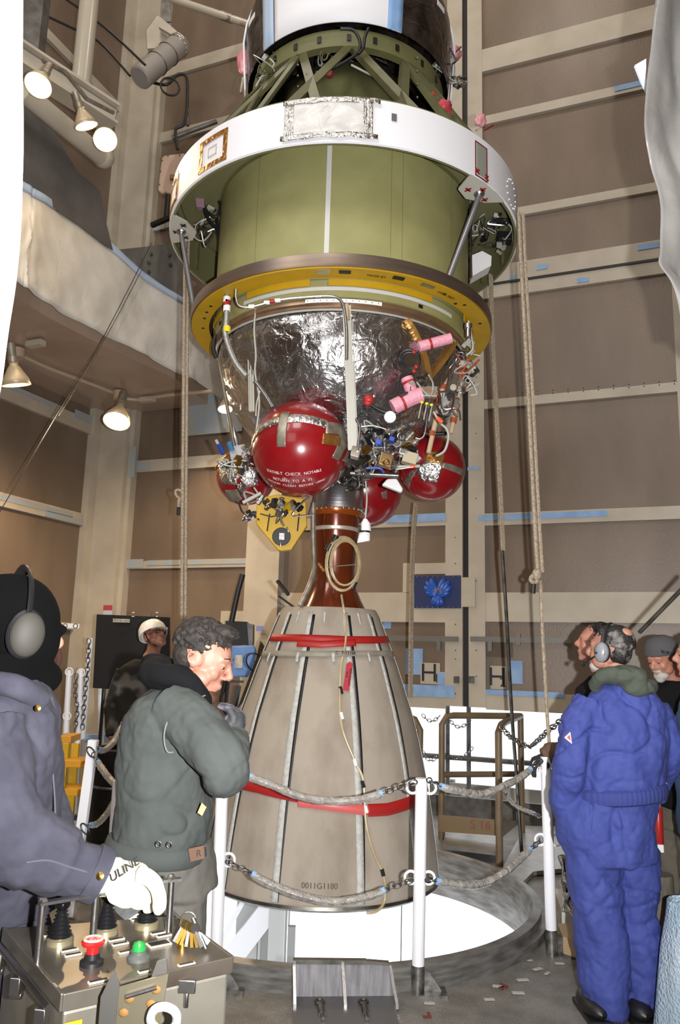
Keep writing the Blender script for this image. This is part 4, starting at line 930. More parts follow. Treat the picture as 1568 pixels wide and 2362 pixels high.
for k,pts in enumerate((((60,15),(170,66),(230,98),(300,175)),((120,-25),(240,62),(335,150)))):
    m=M(); m.tube(catmull([aY(x,y,7.7) for x,y in pts],5),.014,6); obj('black_cable',m,m_cable,label=('upper' if k==0 else 'lower')+' of two cables sloping behind the thick cream vertical pipe',cat='cable')
# floodlight
t=thing('camera_housing','grey cylindrical camera housing on a white bracket at the upper left column','camera housing',aY(375,150,8.6))
m=M(); a=aY(322,180,8.4);b=aY(408,108,8.7); ax=(b-a).normalized(); L_=(b-a).length
m.lathe([(0,0),(.12,0),(.14,.02),(.14,L_-.02),(.13,L_),(0,L_)],n=28,ax=ax,ctr=a); obj('housing_body',m,mat('grey housing',h('#9b9591'),.45),t)
m=M(); m.lathe([(.13,L_),(.15,L_+.01),(.15,L_+.06),(.06,L_+.08),(0,L_+.08)],n=28,ax=ax,ctr=a); obj('end_cap',m,m_stape,t)
for k in (.45,.75): m=M(); m.torus(a+ax*L_*k,.143,.006,ax,28,6); obj('strap',m,m_dsteel,t)
m=M(); m.poly([aY(x,y,8.75) for x,y in ((338,70),(362,36),(395,60),(400,85),(372,110),(340,112))],.1,(0,1,0)); m.poly([aY(x,y,8.6) for x,y in ((366,36),(408,72),(405,85),(366,62))],.05,(0,1,0)); obj('mount_bracket',m,m_cream,t,smooth=False)
m=M(); m.poly([aY(x,y,8.8) for x,y in ((373,-10),(394,-10),(394,50),(373,50))],.02,(0,1,0)); obj('perforated_strap',m,m_grey,t,smooth=False)
m=M(); m.torus(aY(392,200,8.5),.1,.012,(.2,1,0),20,6,ell=1.5); m.tube(catmull([aY(x,y,8.6) for x,y in ((350,190),(385,195),(410,172),(430,178),(432,230),(425,285),(405,300),(410,345))],5),.018,8); obj('coiled_cable',m,m_cable,t)
m=M(); m.tube([aY(x,y,8.9) for x,y in ((432,185),(433,290))],.02,8); m.tube([aY(x,y,8.9) for x,y in ((398,318),(500,280))],.03,8); obj('wall_conduit',m,m_grey,label='grey conduits on the wall below the camera housing',cat='conduit')
t=thing('junction_cabinet','pinkish cream bolted electrical box on the wall left of the white ring','electrical box',aY(395,445,9.0))
m=M(); m.poly([aY(x,y,9.0) for x,y in ((372,362),(380,357),(425,352),(430,360),(424,440),(415,447),(372,446),(363,438))],.12,(0,1,0)); obj('box_cover',m,mat('pinkish cream paint',h('#c0a693'),.5),t,smooth=False,bevel=.02)
for x,y in ((372,370),(368,395),(366,425),(380,443),(405,444),(385,359),(412,357)):
    m=M(); m.ell(aY(x+2,y,8.99),.009,n=6,m=4); obj('cover_bolt',m,m_dsteel,t)
m=M(); m.box(aY(398,408,8.97),(.07,.02,.06)); obj('rust_patch',m,mat('rust strap',h('#8a6a4a')),t,smooth=False)
m=M(); m.tube([aY(388,450,8.95),aY(383,505,8.95)],.035,8); m.beam(aY(350,520,8.9),aY(420,490,8.7),.05,.05); obj('pipe_stub',m,m_cable,label='black cable bundle below the pinkish electrical box',cat='cable')
# ================================================================ ROPES
def rope(pts,Y,r,label,twin=0,group=None,mt=None,nm='hanging_rope'):
    P=[aY(x,y,Y[i] if isinstance(Y,(list,tuple)) else Y) for i,(x,y) in enumerate(pts)]; m=M(); m.tube(catmull(P,4),r,7)
    if twin: m.tube([p+Vector((twin,.02,0)) for p in catmull(P,4)],r,7)
    return obj(nm,m,mt or m_rope,None,label=label,cat='rope' if nm=='hanging_rope' else 'cable')
o=rope([(428,548),(426,620),(424,800),(421,1150),(419,1450)],5.75,.012,'tan rope hanging left of the green tank in front of the tarp band',.022)
p=aY(414,1140,5.78); m=M(); m.torus(p,.025,.01,(0,1,0),14,6,ell=1.6); m.tube([p-Vector((0,0,.03)),p-Vector((0,0,.1))],.012,8); obj('rope_knot',m,m_rope,o)
m=M(); m.tube([p-Vector((.0,0,.1)),p-Vector((0,0,.16))],.014,8); obj('rope_end',m,m_cable,o)
o=rope([(1196,490),(1203,640),(1212,800),(1232,1190),(1240,1320)],4.9,.013,'pair of tan ropes hanging right of the white ring and knotted low down',.034)
p=aY(1238,1325,4.88); m=M(); m.ell(p,(.03,.03,.04)); m.torus(p-Vector((.02,0,.03)),.022,.012,(0,1,0),14,6); obj('rope_knot',m,m_rope,o)
m=M(); m.tube([p-Vector((.02,0,.06)),p-Vector((.025,0,.12))],.014,8); obj('rope_end',m,m_cable,o)
rope([(1246,1340),(1252,1480),(1262,1650),(1268,1730)],4.92,.011,'tan rope dropping from the knot to the gloved hand on the white post')
rope([(1129,632),(1133,750),(1140,900),(1158,1270)],5.9,.011,'tan rope just right of the black door seam, upper length',.02)
rope([(1158,1270),(1168,1420),(1180,1640),(1192,1800),(1203,1965)],[5.9,6,6.2,6.3,6.4],.014,'grey cable slanting down to the deck beside the tan railing',mt=m_dsteel,nm='slanting_cable')
rope([(957,1160),(950,1250),(946,1400),(944,1610)],7.2,.013,'tan rope hanging right of the beige nozzle, left of the blue duct cover',.022)
rope([(350,560),(240,775),(130,960),(0,1180)],[8,7.4,6.8,6],.004,'thin dark wire slanting down left across the ceiling and wall',mt=m_cable,nm='thin_wire')
rope([(360,560),(246,775),(136,960)],[8,7.4,6.8],.004,'second thin wire alongside, ending on the upper left wall panel',mt=m_dsteel,nm='thin_wire')
rope([(1600,1330),(1475,1458)],[3.9,4.4],.012,'steel cable slanting up right behind the man in blue',mt=m_dsteel,nm='slanting_cable')
# ================================================================ FOREGROUND SHEETS
def sheet(name,edge,Y,xo,mt,label,amp=.04,side=-1,seed=0,dy=0):
    E_=catmull([aY(x,y,Y) for x,y in edge],8); m=M()
    def f(u,v):
        k=v*(len(E_)-1); i=min(int(k),len(E_)-2); p=E_[i].lerp(E_[i+1],k-i)
        return p+Vector((side*u*xo,dy*u+amp*math.sin(u*16+seed+p.z*.8)*min(1,u*4)+amp*.9*mnoise.noise(Vector((u*5+seed,p.z*1.4,1)))+.5*amp*mnoise.noise(Vector((u*11+seed,p.z*5+u*6,7))),0))
    m.grid(f,70,90); return obj(name,m,mt,None,label=label,cat='plastic sheet',solid=.004)
sheet('hanging_sheet',[(56,-60),(53,150),(53,400),(50,520),(38,640),(22,760),(8,880),(-10,960)],1.15,.6,m_wtarp,'bright white plastic sheet filling the left edge of the view',.02,-1,1,-.2)
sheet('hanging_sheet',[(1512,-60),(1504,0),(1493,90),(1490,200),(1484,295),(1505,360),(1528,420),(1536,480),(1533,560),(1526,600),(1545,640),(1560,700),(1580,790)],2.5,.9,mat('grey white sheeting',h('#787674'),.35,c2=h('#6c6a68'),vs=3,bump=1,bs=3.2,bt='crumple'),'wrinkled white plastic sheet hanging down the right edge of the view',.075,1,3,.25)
m=M(); m.poly([aY(x,y,2.6) for x,y in ((1464,150),(1490,135),(1490,210),(1478,185))],.01,(0,1,0)); obj('tape_flap',m,mat('pale blue flap',h('#c4d4ec'),.6),label='pale blue flap stuck to the edge of the right hand sheet',cat='tape',smooth=False)
# ================================================================ STANCHIONS AND CHAINS
m_post=mat('white post paint',h('#e4e5ea'),.4)
m_chain=mat('zinc chain',h('#8f8f90'),.3,1)
m_wrap=mat('clear film wrap over chain',h('#a09c96'),.2,c2=h('#86827c'),vs=30,vd=5,bump=1,bs=26,bt='crumple')
def post(xt,yt,b,r,label,rings=(.955,.525),sq=False,foot=True,grp=None):
    b=Vector(b); top=aY(xt,yt,b.y); t=thing('stanchion_post',label,'post',b,grp)
    d=(top-b); m=M()
    if sq: m.beam(b+d*.02,top,r*2,r*2,(0,1,0)); obj('post_tube',m,m_post,t,smooth=False,bevel=.002)
    else:
        m.tube([b+d*.12,top],r,18); obj('post_tube',m,m_post,t)
        m=M(); m.tube([b+d*.0,b+d*.125],r*1.05,14); m.beam(b+Vector((0,0,.006)),b+Vector((.14,0,.006)),.12,.012,(0,0,1)); m.poly([b+Vector((.03,-.004,.01)),b+Vector((.12,-.004,.01)),b+Vector((.03,-.004,.13))],.008,(0,1,0)); obj('post_foot',m,mat('scuffed aluminium',h('#9b9a98'),.35,.8,c2=h('#5d5c5a'),vs=25),t)
    for k in rings:
        p=b+d*k
        for s_ in (-1,1):
            m=M(); m.torus(p+Vector((s_*(r+.014),0,0)),.03,.007,(0,1,0),20,8); obj('ring',m,m_post,t)
    return b,d,t
pb1,d1,_=post(972,1795,aZ(963,2290,0),.031,'round white stanchion post in front of the nozzle, centre right')
pbL,dL,_=post(513,1790,aZ(496,2285,0),.031,'round white stanchion post partly hidden behind the man in the grey jacket',rings=(.95,.6))
pbR,dR,_=post(1258,1745,aZ(1273,2203,0),.031,'round white stanchion post that a dark glove grips, left of the man in blue',rings=(.95,.57))
pbQ,dQ,_=post(216,1707,Vector((aY(216,1707,5.1).x*1.0-.06,5.1,0)),.028,'square white post with black snap hooks, left of the grey jacket',rings=(),sq=True)
pbS,dS,_=post(272,1800,Vector((aY(268,1920,4.6).x-.01,4.6,0)),.028,'white post seen only below the grey jacket hem',rings=())
for k,(x,y) in enumerate(((210,1735),(196,1912))):
    p=aY(x,y,5.06); m=M(); m.torus(p,.02,.005,(.2,1,0),16,6,ell=1.9); obj('snap_hook',m,m_cable,_ if 0 else bpy.data.objects['stanchion_post.003'])
def chain(pts,Y,name,label,wrap=(0,1),r=.022,link=.036,grp=None,wr=None):
    Pp=catmull([aY(x,y,Y[i] if isinstance(Y,(list,tuple)) else Y) for i,(x,y) in enumerate(pts)],8)
    D=[0]; 
    for a,b in zip(Pp,Pp[1:]): D.append(D[-1]+(b-a).length)
    T=D[-1]
    def at(s):
        s=max(0,min(T,s))
        for i in range(len(D)-1):
            if D[i+1]>=s: return Pp[i].lerp(Pp[i+1],(s-D[i])/max(1e-9,D[i+1]-D[i]))
        return Pp[-1]
    th_=thing(name,label,'chain',at(0),grp)
    m=M(); s=0; i=0; seen=False
    while s<T:
        f=s/T
        if wrap is not None and f>=wrap[0]+.02 and m.v and not seen:
            obj('chain_links',m,m_chain,th_); m=M(); seen=True
        if wrap is None or f<wrap[0]+.02 or f>wrap[1]-.02:
            c=at(s); d=(at(s+.01)-at(s-.01)).normalized(); a=Vector((0,0,1)) if i%2 else Vector((0,1,0)); n_=(a-d*a.dot(d)).normalized()
            e=d; g=n_.cross(e); lp=[c+e*(link*.62*math.cos(2*PI*k/12))+g*(link*.36*math.sin(2*PI*k/12)) for k in range(12)]
            m.tube(lp,link*.1,6,closed=True)
        s+=link*.86; i+=1
    if m.v: obj('chain_links',m,m_chain,th_,kind=None)
    if wrap is not None:
        m=M(); K=40; q=[];rr=[]
        for k in range(K+1):
            f=wrap[0]+(wrap[1]-wrap[0])*k/K; q.append(at(f*T)+Vector((0,0,-.004))); rr.append(r*(1+.28*mnoise.noise(Vector((k*.6,len(pts),Y if not isinstance(Y,(list,tuple)) else Y[0]))))*(.6 if k in(0,K) else 1))
        m.tube(q,rr,10,flat=.9); obj('plastic_wrap',m,m_wrap,th_)
        for f in (wrap[0]+.01,wrap[1]-.01):
            m=M(); m.tube([at(f*T-.012),at(f*T+.012)],r*.78,10); obj('blue_tape',m,m_tape,th_)
    return th_
YC=4.12
chain([(543,1776),(560,1785),(620,1806),(690,1834),(760,1846),(830,1842),(890,1826),(955,1805)],4.1,'barrier_chain','upper plastic wrapped chain between the centre post and the grey jacketed man',(.08,.82))
chain([(530,1990),(570,2008),(620,2035),(690,2062),(770,2078),(850,2066),(905,2046),(950,2030)],4.1,'barrier_chain','lower plastic wrapped chain hanging across the bottom of the nozzle',(.13,.85))
chain([(990,1800),(1010,1812),(1060,1822),(1110,1830),(1160,1812),(1205,1788),(1248,1752)],[4.15,4.2,4.25,4.35,4.45,4.6,4.72],'barrier_chain','upper plastic wrapped chain in front of the tan railing',(.1,.88))
chain([(988,2030),(1020,2034),(1070,2040),(1120,2034),(1170,2005),(1215,1965),(1252,1935)],[4.15,4.2,4.25,4.35,4.45,4.6,4.72],'barrier_chain','lower plastic wrapped chain crossing over the rim of the opening',(.06,.85))
chain([(216,1742),(228,1760),(245,1785),(270,1812),(300,1830)],[5.05,5.0,4.9,4.8,4.6],'barrier_chain','wrapped chain sloping from the square post hook down behind the grey jacket',(.12,1))
chain([(222,1728),(242,1728),(262,1710),(276,1685),(284,1665)],[5.1,5.2,5.3,5.4,5.5],'barrier_chain','wrapped chain rising from the top of the square post to the right',(.05,.8))
chain([(196,1905),(225,1898),(250,1870),(265,1845),(280,1830)],[5.1,5.2,5.3,5.4,5.5],'barrier_chain','lower wrapped chain rising right from the square post',(.12,1))
chain([(1158,1678),(1172,1695),(1195,1712),(1220,1722),(1236,1712),(1262,1688),(1302,1655)],[6.3,6.2,6.0,5.8,5.6,5.4,5.2],'loose_chain','bare chain hanging from the tan railing up to the blue sleeve',None,link=.05)
chain([(977,1652),(985,1660),(998,1663),(1010,1655),(1016,1648)],6.9,'loose_chain','short bare chain between the two tan railings, upper',None,link=.035)
chain([(977,1737),(985,1750),(997,1754),(1008,1742)],6.9,'loose_chain','short bare chain between the two tan railings, lower',None,link=.035)
chain([(1032,1653),(1045,1670),(1060,1677),(1078,1668),(1088,1652)],8.0,'loose_chain','bare chain seen through the upper railing against the sky',None,link=.04)
chain([(1032,1740),(1045,1748),(1060,1748),(1075,1740),(1088,1726)],8.0,'loose_chain','bare chain seen through the lower railing against the sky',None,link=.04)
chain([(1165,1830),(1180,1850),(1200,1864),(1230,1875),(1245,1885)],[6.5,6.3,6.1,5.8,5.6],'barrier_chain','wrapped chain sagging behind the right white post',(.1,.8),r=.016)
# ================================================================ TAN RAILING PLATFORM
m_tan=mat('tan brown railing paint',h('#74634a'),.45,c2=h('#685842'),vs=8)
RP=thing('guard_railing','tan tube guard railing with kick board marked S 16 beside the floor opening','railing',aZ(1152,1997,0))
fr=aZ(1152,1997,.0); bl_=aZ(1018,1935,0); br_=aZ(1204,1930,0)
HT=1.09
r_=.03
m=M(); m.tube([fr+Vector((0,0,0)),fr+Vector((0,0,HT-.06)),fr.lerp(br_,.12)+Vector((0,0,HT-.01)),fr.lerp(br_,.3)+Vector((0,0,HT)),br_+Vector((0,0,HT))],r_,12); obj('post_tube',m,m_tan,RP)
m=M(); m.tube([bl_,bl_+Vector((0,0,HT-.08)),bl_.lerp(br_,.06)+Vector((0,0,HT-.01)),bl_.lerp(br_,.15)+Vector((0,0,HT)),br_+Vector((0,0,HT))],r_,12); obj('top_rail',m,m_tan,RP)
m=M(); m.tube([br_,br_+Vector((0,0,HT))],r_,12); obj('post_tube',m,m_tan,RP)
m=M(); m.tube([bl_+Vector((0,0,.56)),br_+Vector((0,0,.56))],r_*.9,12); obj('mid_rail',m,m_tan,RP)
m=M(); a=bl_+Vector((.02,-.1,.08)); b=fr+Vector((-.03,-.0,.28)); 
kb=[aY(x,y,Y) for x,y,Y in ((1012,1880,7.2),(1150,1892,7.0),(1150,1928,7.0),(1012,1918,7.2))]; m.poly(kb,.01,(0,1,0)); k_=obj('kick_board',m,mat('tan kick board',h('#7c684a'),.5),RP,smooth=False)
m=M(); m.poly([aY(x,y,Y) for x,y,Y in ((1157,1932,6.9),(1195,1900,7.4),(1195,1893,7.4),(1160,1893,6.9))],.01,(.7,.7,0)); obj('kick_board',m,m_tan,RP,smooth=False)
text('stencil_number','S 16',.1,aY(1108,1904,7.02),(1,0,-.06),(0,0,1),mat('stencil red',h('#8a4a48')),k_)
RP2=thing('guard_railing','end of a second tan guard railing just right of the nozzle','railing',aZ(966,1950,0))
b0=aZ(964,1945,0); m=M(); m.tube([b0,b0+Vector((.01,0,HT-.12)),b0+Vector((-.04,0,HT-.03)),b0+Vector((-.12,0,HT)),b0+Vector((-.5,0,HT))],r_,12); obj('post_tube',m,m_tan,RP2)
m=M(); m.tube([b0+Vector((0,0,.56)),b0+Vector((-.5,0,.56))],r_*.9,12); obj('mid_rail',m,m_tan,RP2)
# outer grey railing
GR=thing('outer_railing','grey outer railing outside the doors, seen against the white sky','railing',W(1.2,0,-.35))
for x in (1032,1081,1330):
    p=aP(x,1740,W(0,0,-.3),WN); m=M(); m.tube([(p.x,p.y,-.1),(p.x,p.y,1.18)],.025,8); obj('post',m,m_grey,GR)
m=M(); a=aP(975,1742,W(0,0,-.3),WN);b=aP(1340,1763,W(0,0,-.3),WN); b.z=a.z; m.tube([a,b],.028,8); obj('mid_rail',m,m_grey,GR)
m=M(); m.wbox(1.0,3.4,-.1,.28,-.42,-.38); obj('toe_panel',m,mat('grey toe panel',h('#8d8983'),.6),GR,smooth=False)
m=M(); a=aP(1040,1862,W(0,0,-.7),WN); m.box(a,(.2,.1,.12)); m.tube([a+Vector((-.02,0,.05)),a+Vector((-.02,0,.3))],.07,10); obj('winch',m,m_dsteel,label='small dark winch on the sill behind the tan railing',cat='winch')
# raised deck of diamond plate and cable tray floor by opening
m_deck=mat('bright diamond deck',h('#9c9992'),.35,.5,c2=h('#86837c'),vs=10,bump=1,bs=26,bt='check')
m=M(); m.poly([aZ(x,y,.1) for x,y in ((1030,1905),(1148,1918),(1150,1965),(1020,1950))],-.03,(0,0,1)); m.poly([aZ(x,y,.04) for x,y in ((1160,2000),(1210,1905),(1330,1905),(1330,2000),(1230,2010),(1200,2040))],-.03,(0,0,1)); struct('trim_7',m,m_deck,smooth=False)
# ================================================================ BRACKET ON THE RIM
BR=thing('rim_bracket','brushed metal bracket with three fins standing on the near rim of the opening','bracket',aZ(790,2330,0))
a=aZ(676,2222,.15);b=aZ(898,2222,.15);c=aZ(676,2302,.012);d=aZ(906,2300,.012)
m=M(); m.poly([a,b,d,c],-.008); obj('back_plate',m,mat('ground aluminium',h('#7b7a7e'),.55,.3,c2=h('#5d5c60'),vs=5,stretch=(9,1,1)),BR,smooth=False)
m=M(); m.poly([c,d,aZ(930,2420,.012),aZ(674,2420,.012)],.008,(0,0,1)); obj('base_plate',m,mat('grey base plate',h('#757577'),.45,.6),BR,smooth=False)
for x0,x1,xb in ((676,676,676),(787,790,793),(895,903,912)):
    p=aZ(x0,2220,.155);q=aZ(x1,2302,.012);s=aZ(xb,2328,.012); m=M(); m.poly([p+Vector((0,-.01,0)),p+Vector((0,-.035,0)),s+Vector((0,0,.02)),s,q],.014,(1,0,0)); obj('fin',m,m_steel,BR,smooth=False)
for x in (737,838):
    p=aZ(x,2310,.03);q=aZ(x+8,2350,.03); m=M(); m.torus(p,.02,.007,(0,0,1),14,6); m.tube([p,q],.009,8); m.tube([p.lerp(q,.3),p.lerp(q,.75)],.016,8); obj('turnbuckle',m,m_dsteel,BR)
m=M(); a=aZ(676,2216,.16);b=aZ(845,2218,.16); m.beam(a,b,.03,.02); b2=aZ(896,2222,.16); m.beam(b,b2,.03,.015); obj('top_edge',m,m_dsteel,BR,smooth=False)
# floor scraps
for k,(x,y,w_,rz,c_) in enumerate(((1240,2235,.055,30,'w'),(1262,2245,.04,50,'w'),(1205,2260,.06,10,'w'),(1150,2275,.06,-15,'w'),(1160,2277,.05,40,'r'),(1128,2305,.05,5,'w'),(1195,2290,.06,0,'w'),(990,2314,.05,0,'w'),(985,2345,.04,0,'r'),(1222,2215,.03,20,'w'),(1290,2222,.05,0,'w'))):
    p=aZ(x,y,.004); X=Vector((math.cos(R(rz)),math.sin(R(rz)),0)); m=M(); m.box(p,(w_,w_*.45,.003),X,X.cross(Vector((0,0,1)))*-1)
    if c_=='r': p2=p+Vector((.01,.02,.002)); m.box(p2,(w_,.012,.003),X.cross(Vector((0,0,1))),X)
    obj('floor_tape_scrap',m,mat('paper tape',h('#a9a7a2'),.7) if c_=='w' else mat('red tape scrap',h('#6e2c28'),.7),label=('pale' if c_=='w' else 'dark red')+' tape scrap stuck on the diamond plate floor right of the near rim',cat='tape scrap',group='pale tape scraps on the floor' if c_=='w' else 'red tape scraps on the floor',smooth=False)
# ================================================================ LEFT BACKGROUND
BB=thing('black_board','large black board leaning in front of the cream corner column','board',aY(300,1590,7.6))
m=M(); m.poly([aY(x,y,Y) for x,y,Y in ((223,1417,7.6),(391,1424,7.5),(391,1598,7.5),(214,1587,7.6))],.03,(0,1,0)); obj('board_panel',m,mat('matt black panel',h('#121213'),.5),BB,smooth=False)
m=M(); m.poly([aY(x,y,7.52) for x,y in ((260,1427),(299,1428),(299,1436),(260,1435))],.008,(0,1,0)); lb_=obj('label_strip',m,m_sign,BB,smooth=False)
text('label_print','MENTAL AIDS',.026,aY(279,1431.5,7.5),(1,-.02,0),(0,0,1),m_ink,lb_)
m=M(); m.tube([aY(232,1590,7.6),Vector((aY(232,1590,7.6).x,7.6,.02))],.02,8); m.tube([aY(380,1595,7.5),Vector((aY(380,1595,7.5).x,7.5,.02))],.02,8); obj('board_leg',m,m_black,BB) if 0 else None
for x in (240,375): m=M(); p=aY(x,1588,7.58); m.tube([p,(p.x,p.y,.01)],.018,8); obj('board_leg',m,m_black,BB)
for x in (307,362): m=M(); m.torus(aY(x,1418,7.55),.02,.006,(0,1,0),12,6); obj('hanging_ring',m,m_steel,BB)
for k,(xt,yt,xb,yb,Y,lab,rg) in enumerate(((160,1545,152,1700,7.4,'white pole with rings, leftmost of the poles leaning at the left wall',(1550,1652)),(187,1545,180,1700,7.5,'short white pole, second from the left among the leaning poles',(1552,1620)),(209,1472,191,1690,7.6,'tallest white pole leaning left of the black board',()),(232,1588,233,1695,7.7,'white pole standing below the black board',()))):
    a=aY(xt,yt,Y); b=aY(xb,yb,Y); d=(b-a); b=a+d*((a.z-.01)/(-d.z)); t=thing('leaning_pole',lab,'pole',b); m=M(); m.tube([a,b],.028,12); obj('pole_tube',m,m_post,t)
    for y in rg: m=M(); p=aY(xt-(y-yt)*.05,y,Y-.02); m.torus(p,.036,.006,(0,1,0),16,6); obj('ring',m,m_post,t)
for k,(pts,lab) in enumerate((([(205,1480),(202,1540),(196,1600),(190,1680)],'dark chain hanging along the tallest white pole'),([(176,1560),(174,1600),(178,1640),(172,1690)],'dark chain hanging between the two left white poles'))):
    chain(pts,7.45,'hanging_chain',lab,None,link=.05)
m=M(); m.box(aY(160,1443,8.2),(.35,.03,.06),(.93,.37,0)) ; 
SS=thing('step_stool','yellow diamond tread step stand behind the denim jacketed man','step stool',Vector((aY(160,1880,5.7).x,5.7,0)))
m_yel=mat('stool yellow paint',h('#c98f1a'),.5,bump=.8,bs=60,bt='check')
for i,(xa,xb,y,Y) in enumerate(((138,167,1706,6.3),(128,196,1762,6.1),(138,238,1828,5.9))):
    a=aY(xa,y,Y);b=aY(xb,y-3,Y); m=M(); m.box((a+b)/2+Vector((0,.08,0)),((b-a).length,.24,.05)); obj('tread',m,m_yel,SS,smooth=False,bevel=.004)
for x,y0,y1,Y in ((152,1715,1900,6.2),(175,1715,1900,6.25),(200,1765,1890,6.0),(146,1770,1900,5.9)):
    a=aY(x,y0,Y); m=M(); m.beam(a,(a.x,a.y,.01),.055,.035,(0,1,0)); obj('upright',m,m_yellow,SS,smooth=False)
for x0,y0,x1,y1 in ((215,1835,228,1870),(143,1835,150,1850)):
    m=M(); m.beam(aY(x0,y0,5.85),aY(x1,y1+10,5.75),.035,.02); obj('stool_leg',m,m_yellow,SS,smooth=False)
DRM=thing('dark_drum','dark steel drum with a pale lid rim between the yellow steps and the grey jacket','drum',Vector((aY(255,1800,5.9).x,5.9,0)))
cx_=aY(262,1712,5.9); m=M(); m.lathe([(0,.0),(.22,0),(.22,cx_.z-.03),(.23,cx_.z-.02),(.23,cx_.z),(.2,cx_.z),(.2,cx_.z-.03),(0,cx_.z-.03)],(cx_.x+.17,5.6),36); obj('drum_body',m,mat('dark steel drum',h('#2c2b2a'),.35,.6,c2=h('#1d1c1c'),vs=5),DRM)
for k in (.25,.5): m=M(); m.torus((cx_.x+.17,5.6,cx_.z*k*1.5),.222,.01,(0,0,1),36,6); obj('drum_rib',m,m_grey,DRM)
CT=thing('floor_cart','low grey cart frame on the floor behind the square white post','cart',Vector((-1.6,5.6,0)))
for i,(a,b) in enumerate((((150,1890),(290,1860)),((150,1930),(300,1915)),((210,1850),(290,1870)),((160,1950),(260,1900)))):
    m=M(); m.beam(aZ(a[0],a[1],.22),aZ(b[0],b[1],.22),.05,.04); obj('frame_bar',m,mat('grey blue strap',h('#76808a'),.6) if i%2 else m_grey,CT,smooth=False)
for x,y in ((160,1900),(290,1865),(300,1910),(165,1945)):
    p=aZ(x,y,.22); m=M(); m.tube([p,(p.x,p.y,.0)],.03,8); obj('cart_leg',m,m_black,CT)
m=M(); m.poly([aY(x,y,7.9) for x,y in ((185,1695),(300,1693),(300,1712),(185,1714))],.05,(0,1,0)); obj('blue_tape_bundle',m,m_tape,label='strip of blue tape along the wall foot under the black board',cat='tape',smooth=False)
m=M(); p=aY(137,1535,6.6); m.loft([(aY(113,1495,6.6),.02,.02,(1,0,0),(0,1,0)),(aY(116,1530,6.6),.028,.02,(1,0,0),(0,1,0)),(aY(118,1550,6.6),.028,.02,(1,0,0),(0,1,0))],12)
t=obj('pendant_switch',m,mat('pendant yellow',h('#c8a23a'),.5),label='yellow pendant cord switch hanging beside the black hood',cat='switch'); 
m=M(); m.ell(aY(119,1556,6.6),(.03,.025,.04)); obj('plug_body',m,m_gtape,t); 
for k,x in enumerate((112,120,128)):
    m=M(); m.tube(catmull([aY(x+a,y,6.7) for a,y in ((0,1470),(8+k*3,1510),(6,1550),(-2,1575))],5),.007,6); obj('cord_loop',m,mat('maroon cord',h('#6e3a44'),.6),t)
m=M(); m.box(aY(148,1443,8.0),(.3,.02,.05),(.9,.43,0)); t=obj('level_gauge',m,m_white,label='small white gauge with two round dials on the left wall rail',cat='gauge',smooth=False)
for x in (150,174): m=M(); m.torus(aY(x,1444,7.95),.022,.004,(.0,1,0),16,6); obj('dial_ring',m,m_cable,t)
# panels right of the grey jacket man
EB=thing('electrical_cabinet','black electrical cabinet with a thick cable, right of the grey jacketed man head','cabinet',aY(552,1490,8.6))
m=M(); m.poly([aY(x,y,8.6) for x,y in ((520,1432),(568,1434),(572,1488),(520,1488))],.2,(0,1,0)); obj('cabinet_box',m,mat('black cabinet',h('#0a0a0b'),.6),EB,smooth=False)
m=M(); m.poly([aY(x,y,8.65) for x,y in ((568,1436),(583,1440),(582,1488),(569,1488))],.2,(0,1,0)); obj('cabinet_side',m,m_grey,EB,smooth=False)
m=M(); m.tube(catmull([aY(x,y,8.5) for x,y in ((560,1325),(550,1360),(541,1400),(534,1434))],5),.03,10); obj('thick_cable',m,m_cable,EB)
m=M(); m.poly([aY(x,y,8.3) for x,y in ((533,1490),(583,1488),(590,1500),(585,1530),(572,1562),(533,1562))],.12,(0,1,0)); t=obj('blue_case',m,mat('blue padded case',h('#6a92cc'),.6,c2=h('#5c84c0'),vs=9),label='light blue padded case hanging between the grey jacketed man and the nozzle',cat='bag',smooth=False,bevel=.02)
m=M(); m.poly([aY(x,y,8.28) for x,y in ((543,1511),(559,1511),(559,1541),(541,1541))],.02,(0,1,0)); obj('grey_window',m,m_gtape,t,smooth=False)
for k,pts in enumerate(([(521,1560),(515,1590),(510,1620),(525,1650)],[(528,1560),(524,1590),(520,1640)])):
    m=M(); m.tube(catmull([aY(x,y,8.0) for x,y in pts],5),.02,8); obj('hanging_cable',m,m_cable,label=('left' if k==0 else 'right')+' of two black cables below the blue case',cat='cable')
m=M(); m.beam(aY(550,1582,7.9),aY(542,1630,7.9),.06,.05); m.box(aY(545,1572,7.95),(.14,.05,.02)); obj('wall_bracket',m,m_black,label='black bracket under the light blue case beside the nozzle',cat='bracket',smooth=False)
m=M(); m.poly([aY(x,y,7.3) for x,y in ((600,1478),(616,1500),(560,1620),(545,1640),(590,1520))],.06,(0,1,0)); t=obj('lift_arm',m,mat('dark olive metal',h('#4c4436'),.5,.5),label='dark olive arm behind the upper left edge of the nozzle',cat='arm',smooth=False)
m=M(); m.torus(aY(588,1528,7.2),.07,.008,(0,1,0),18,6,ell=1.3); obj('wire_loop',m,m_cable,t)
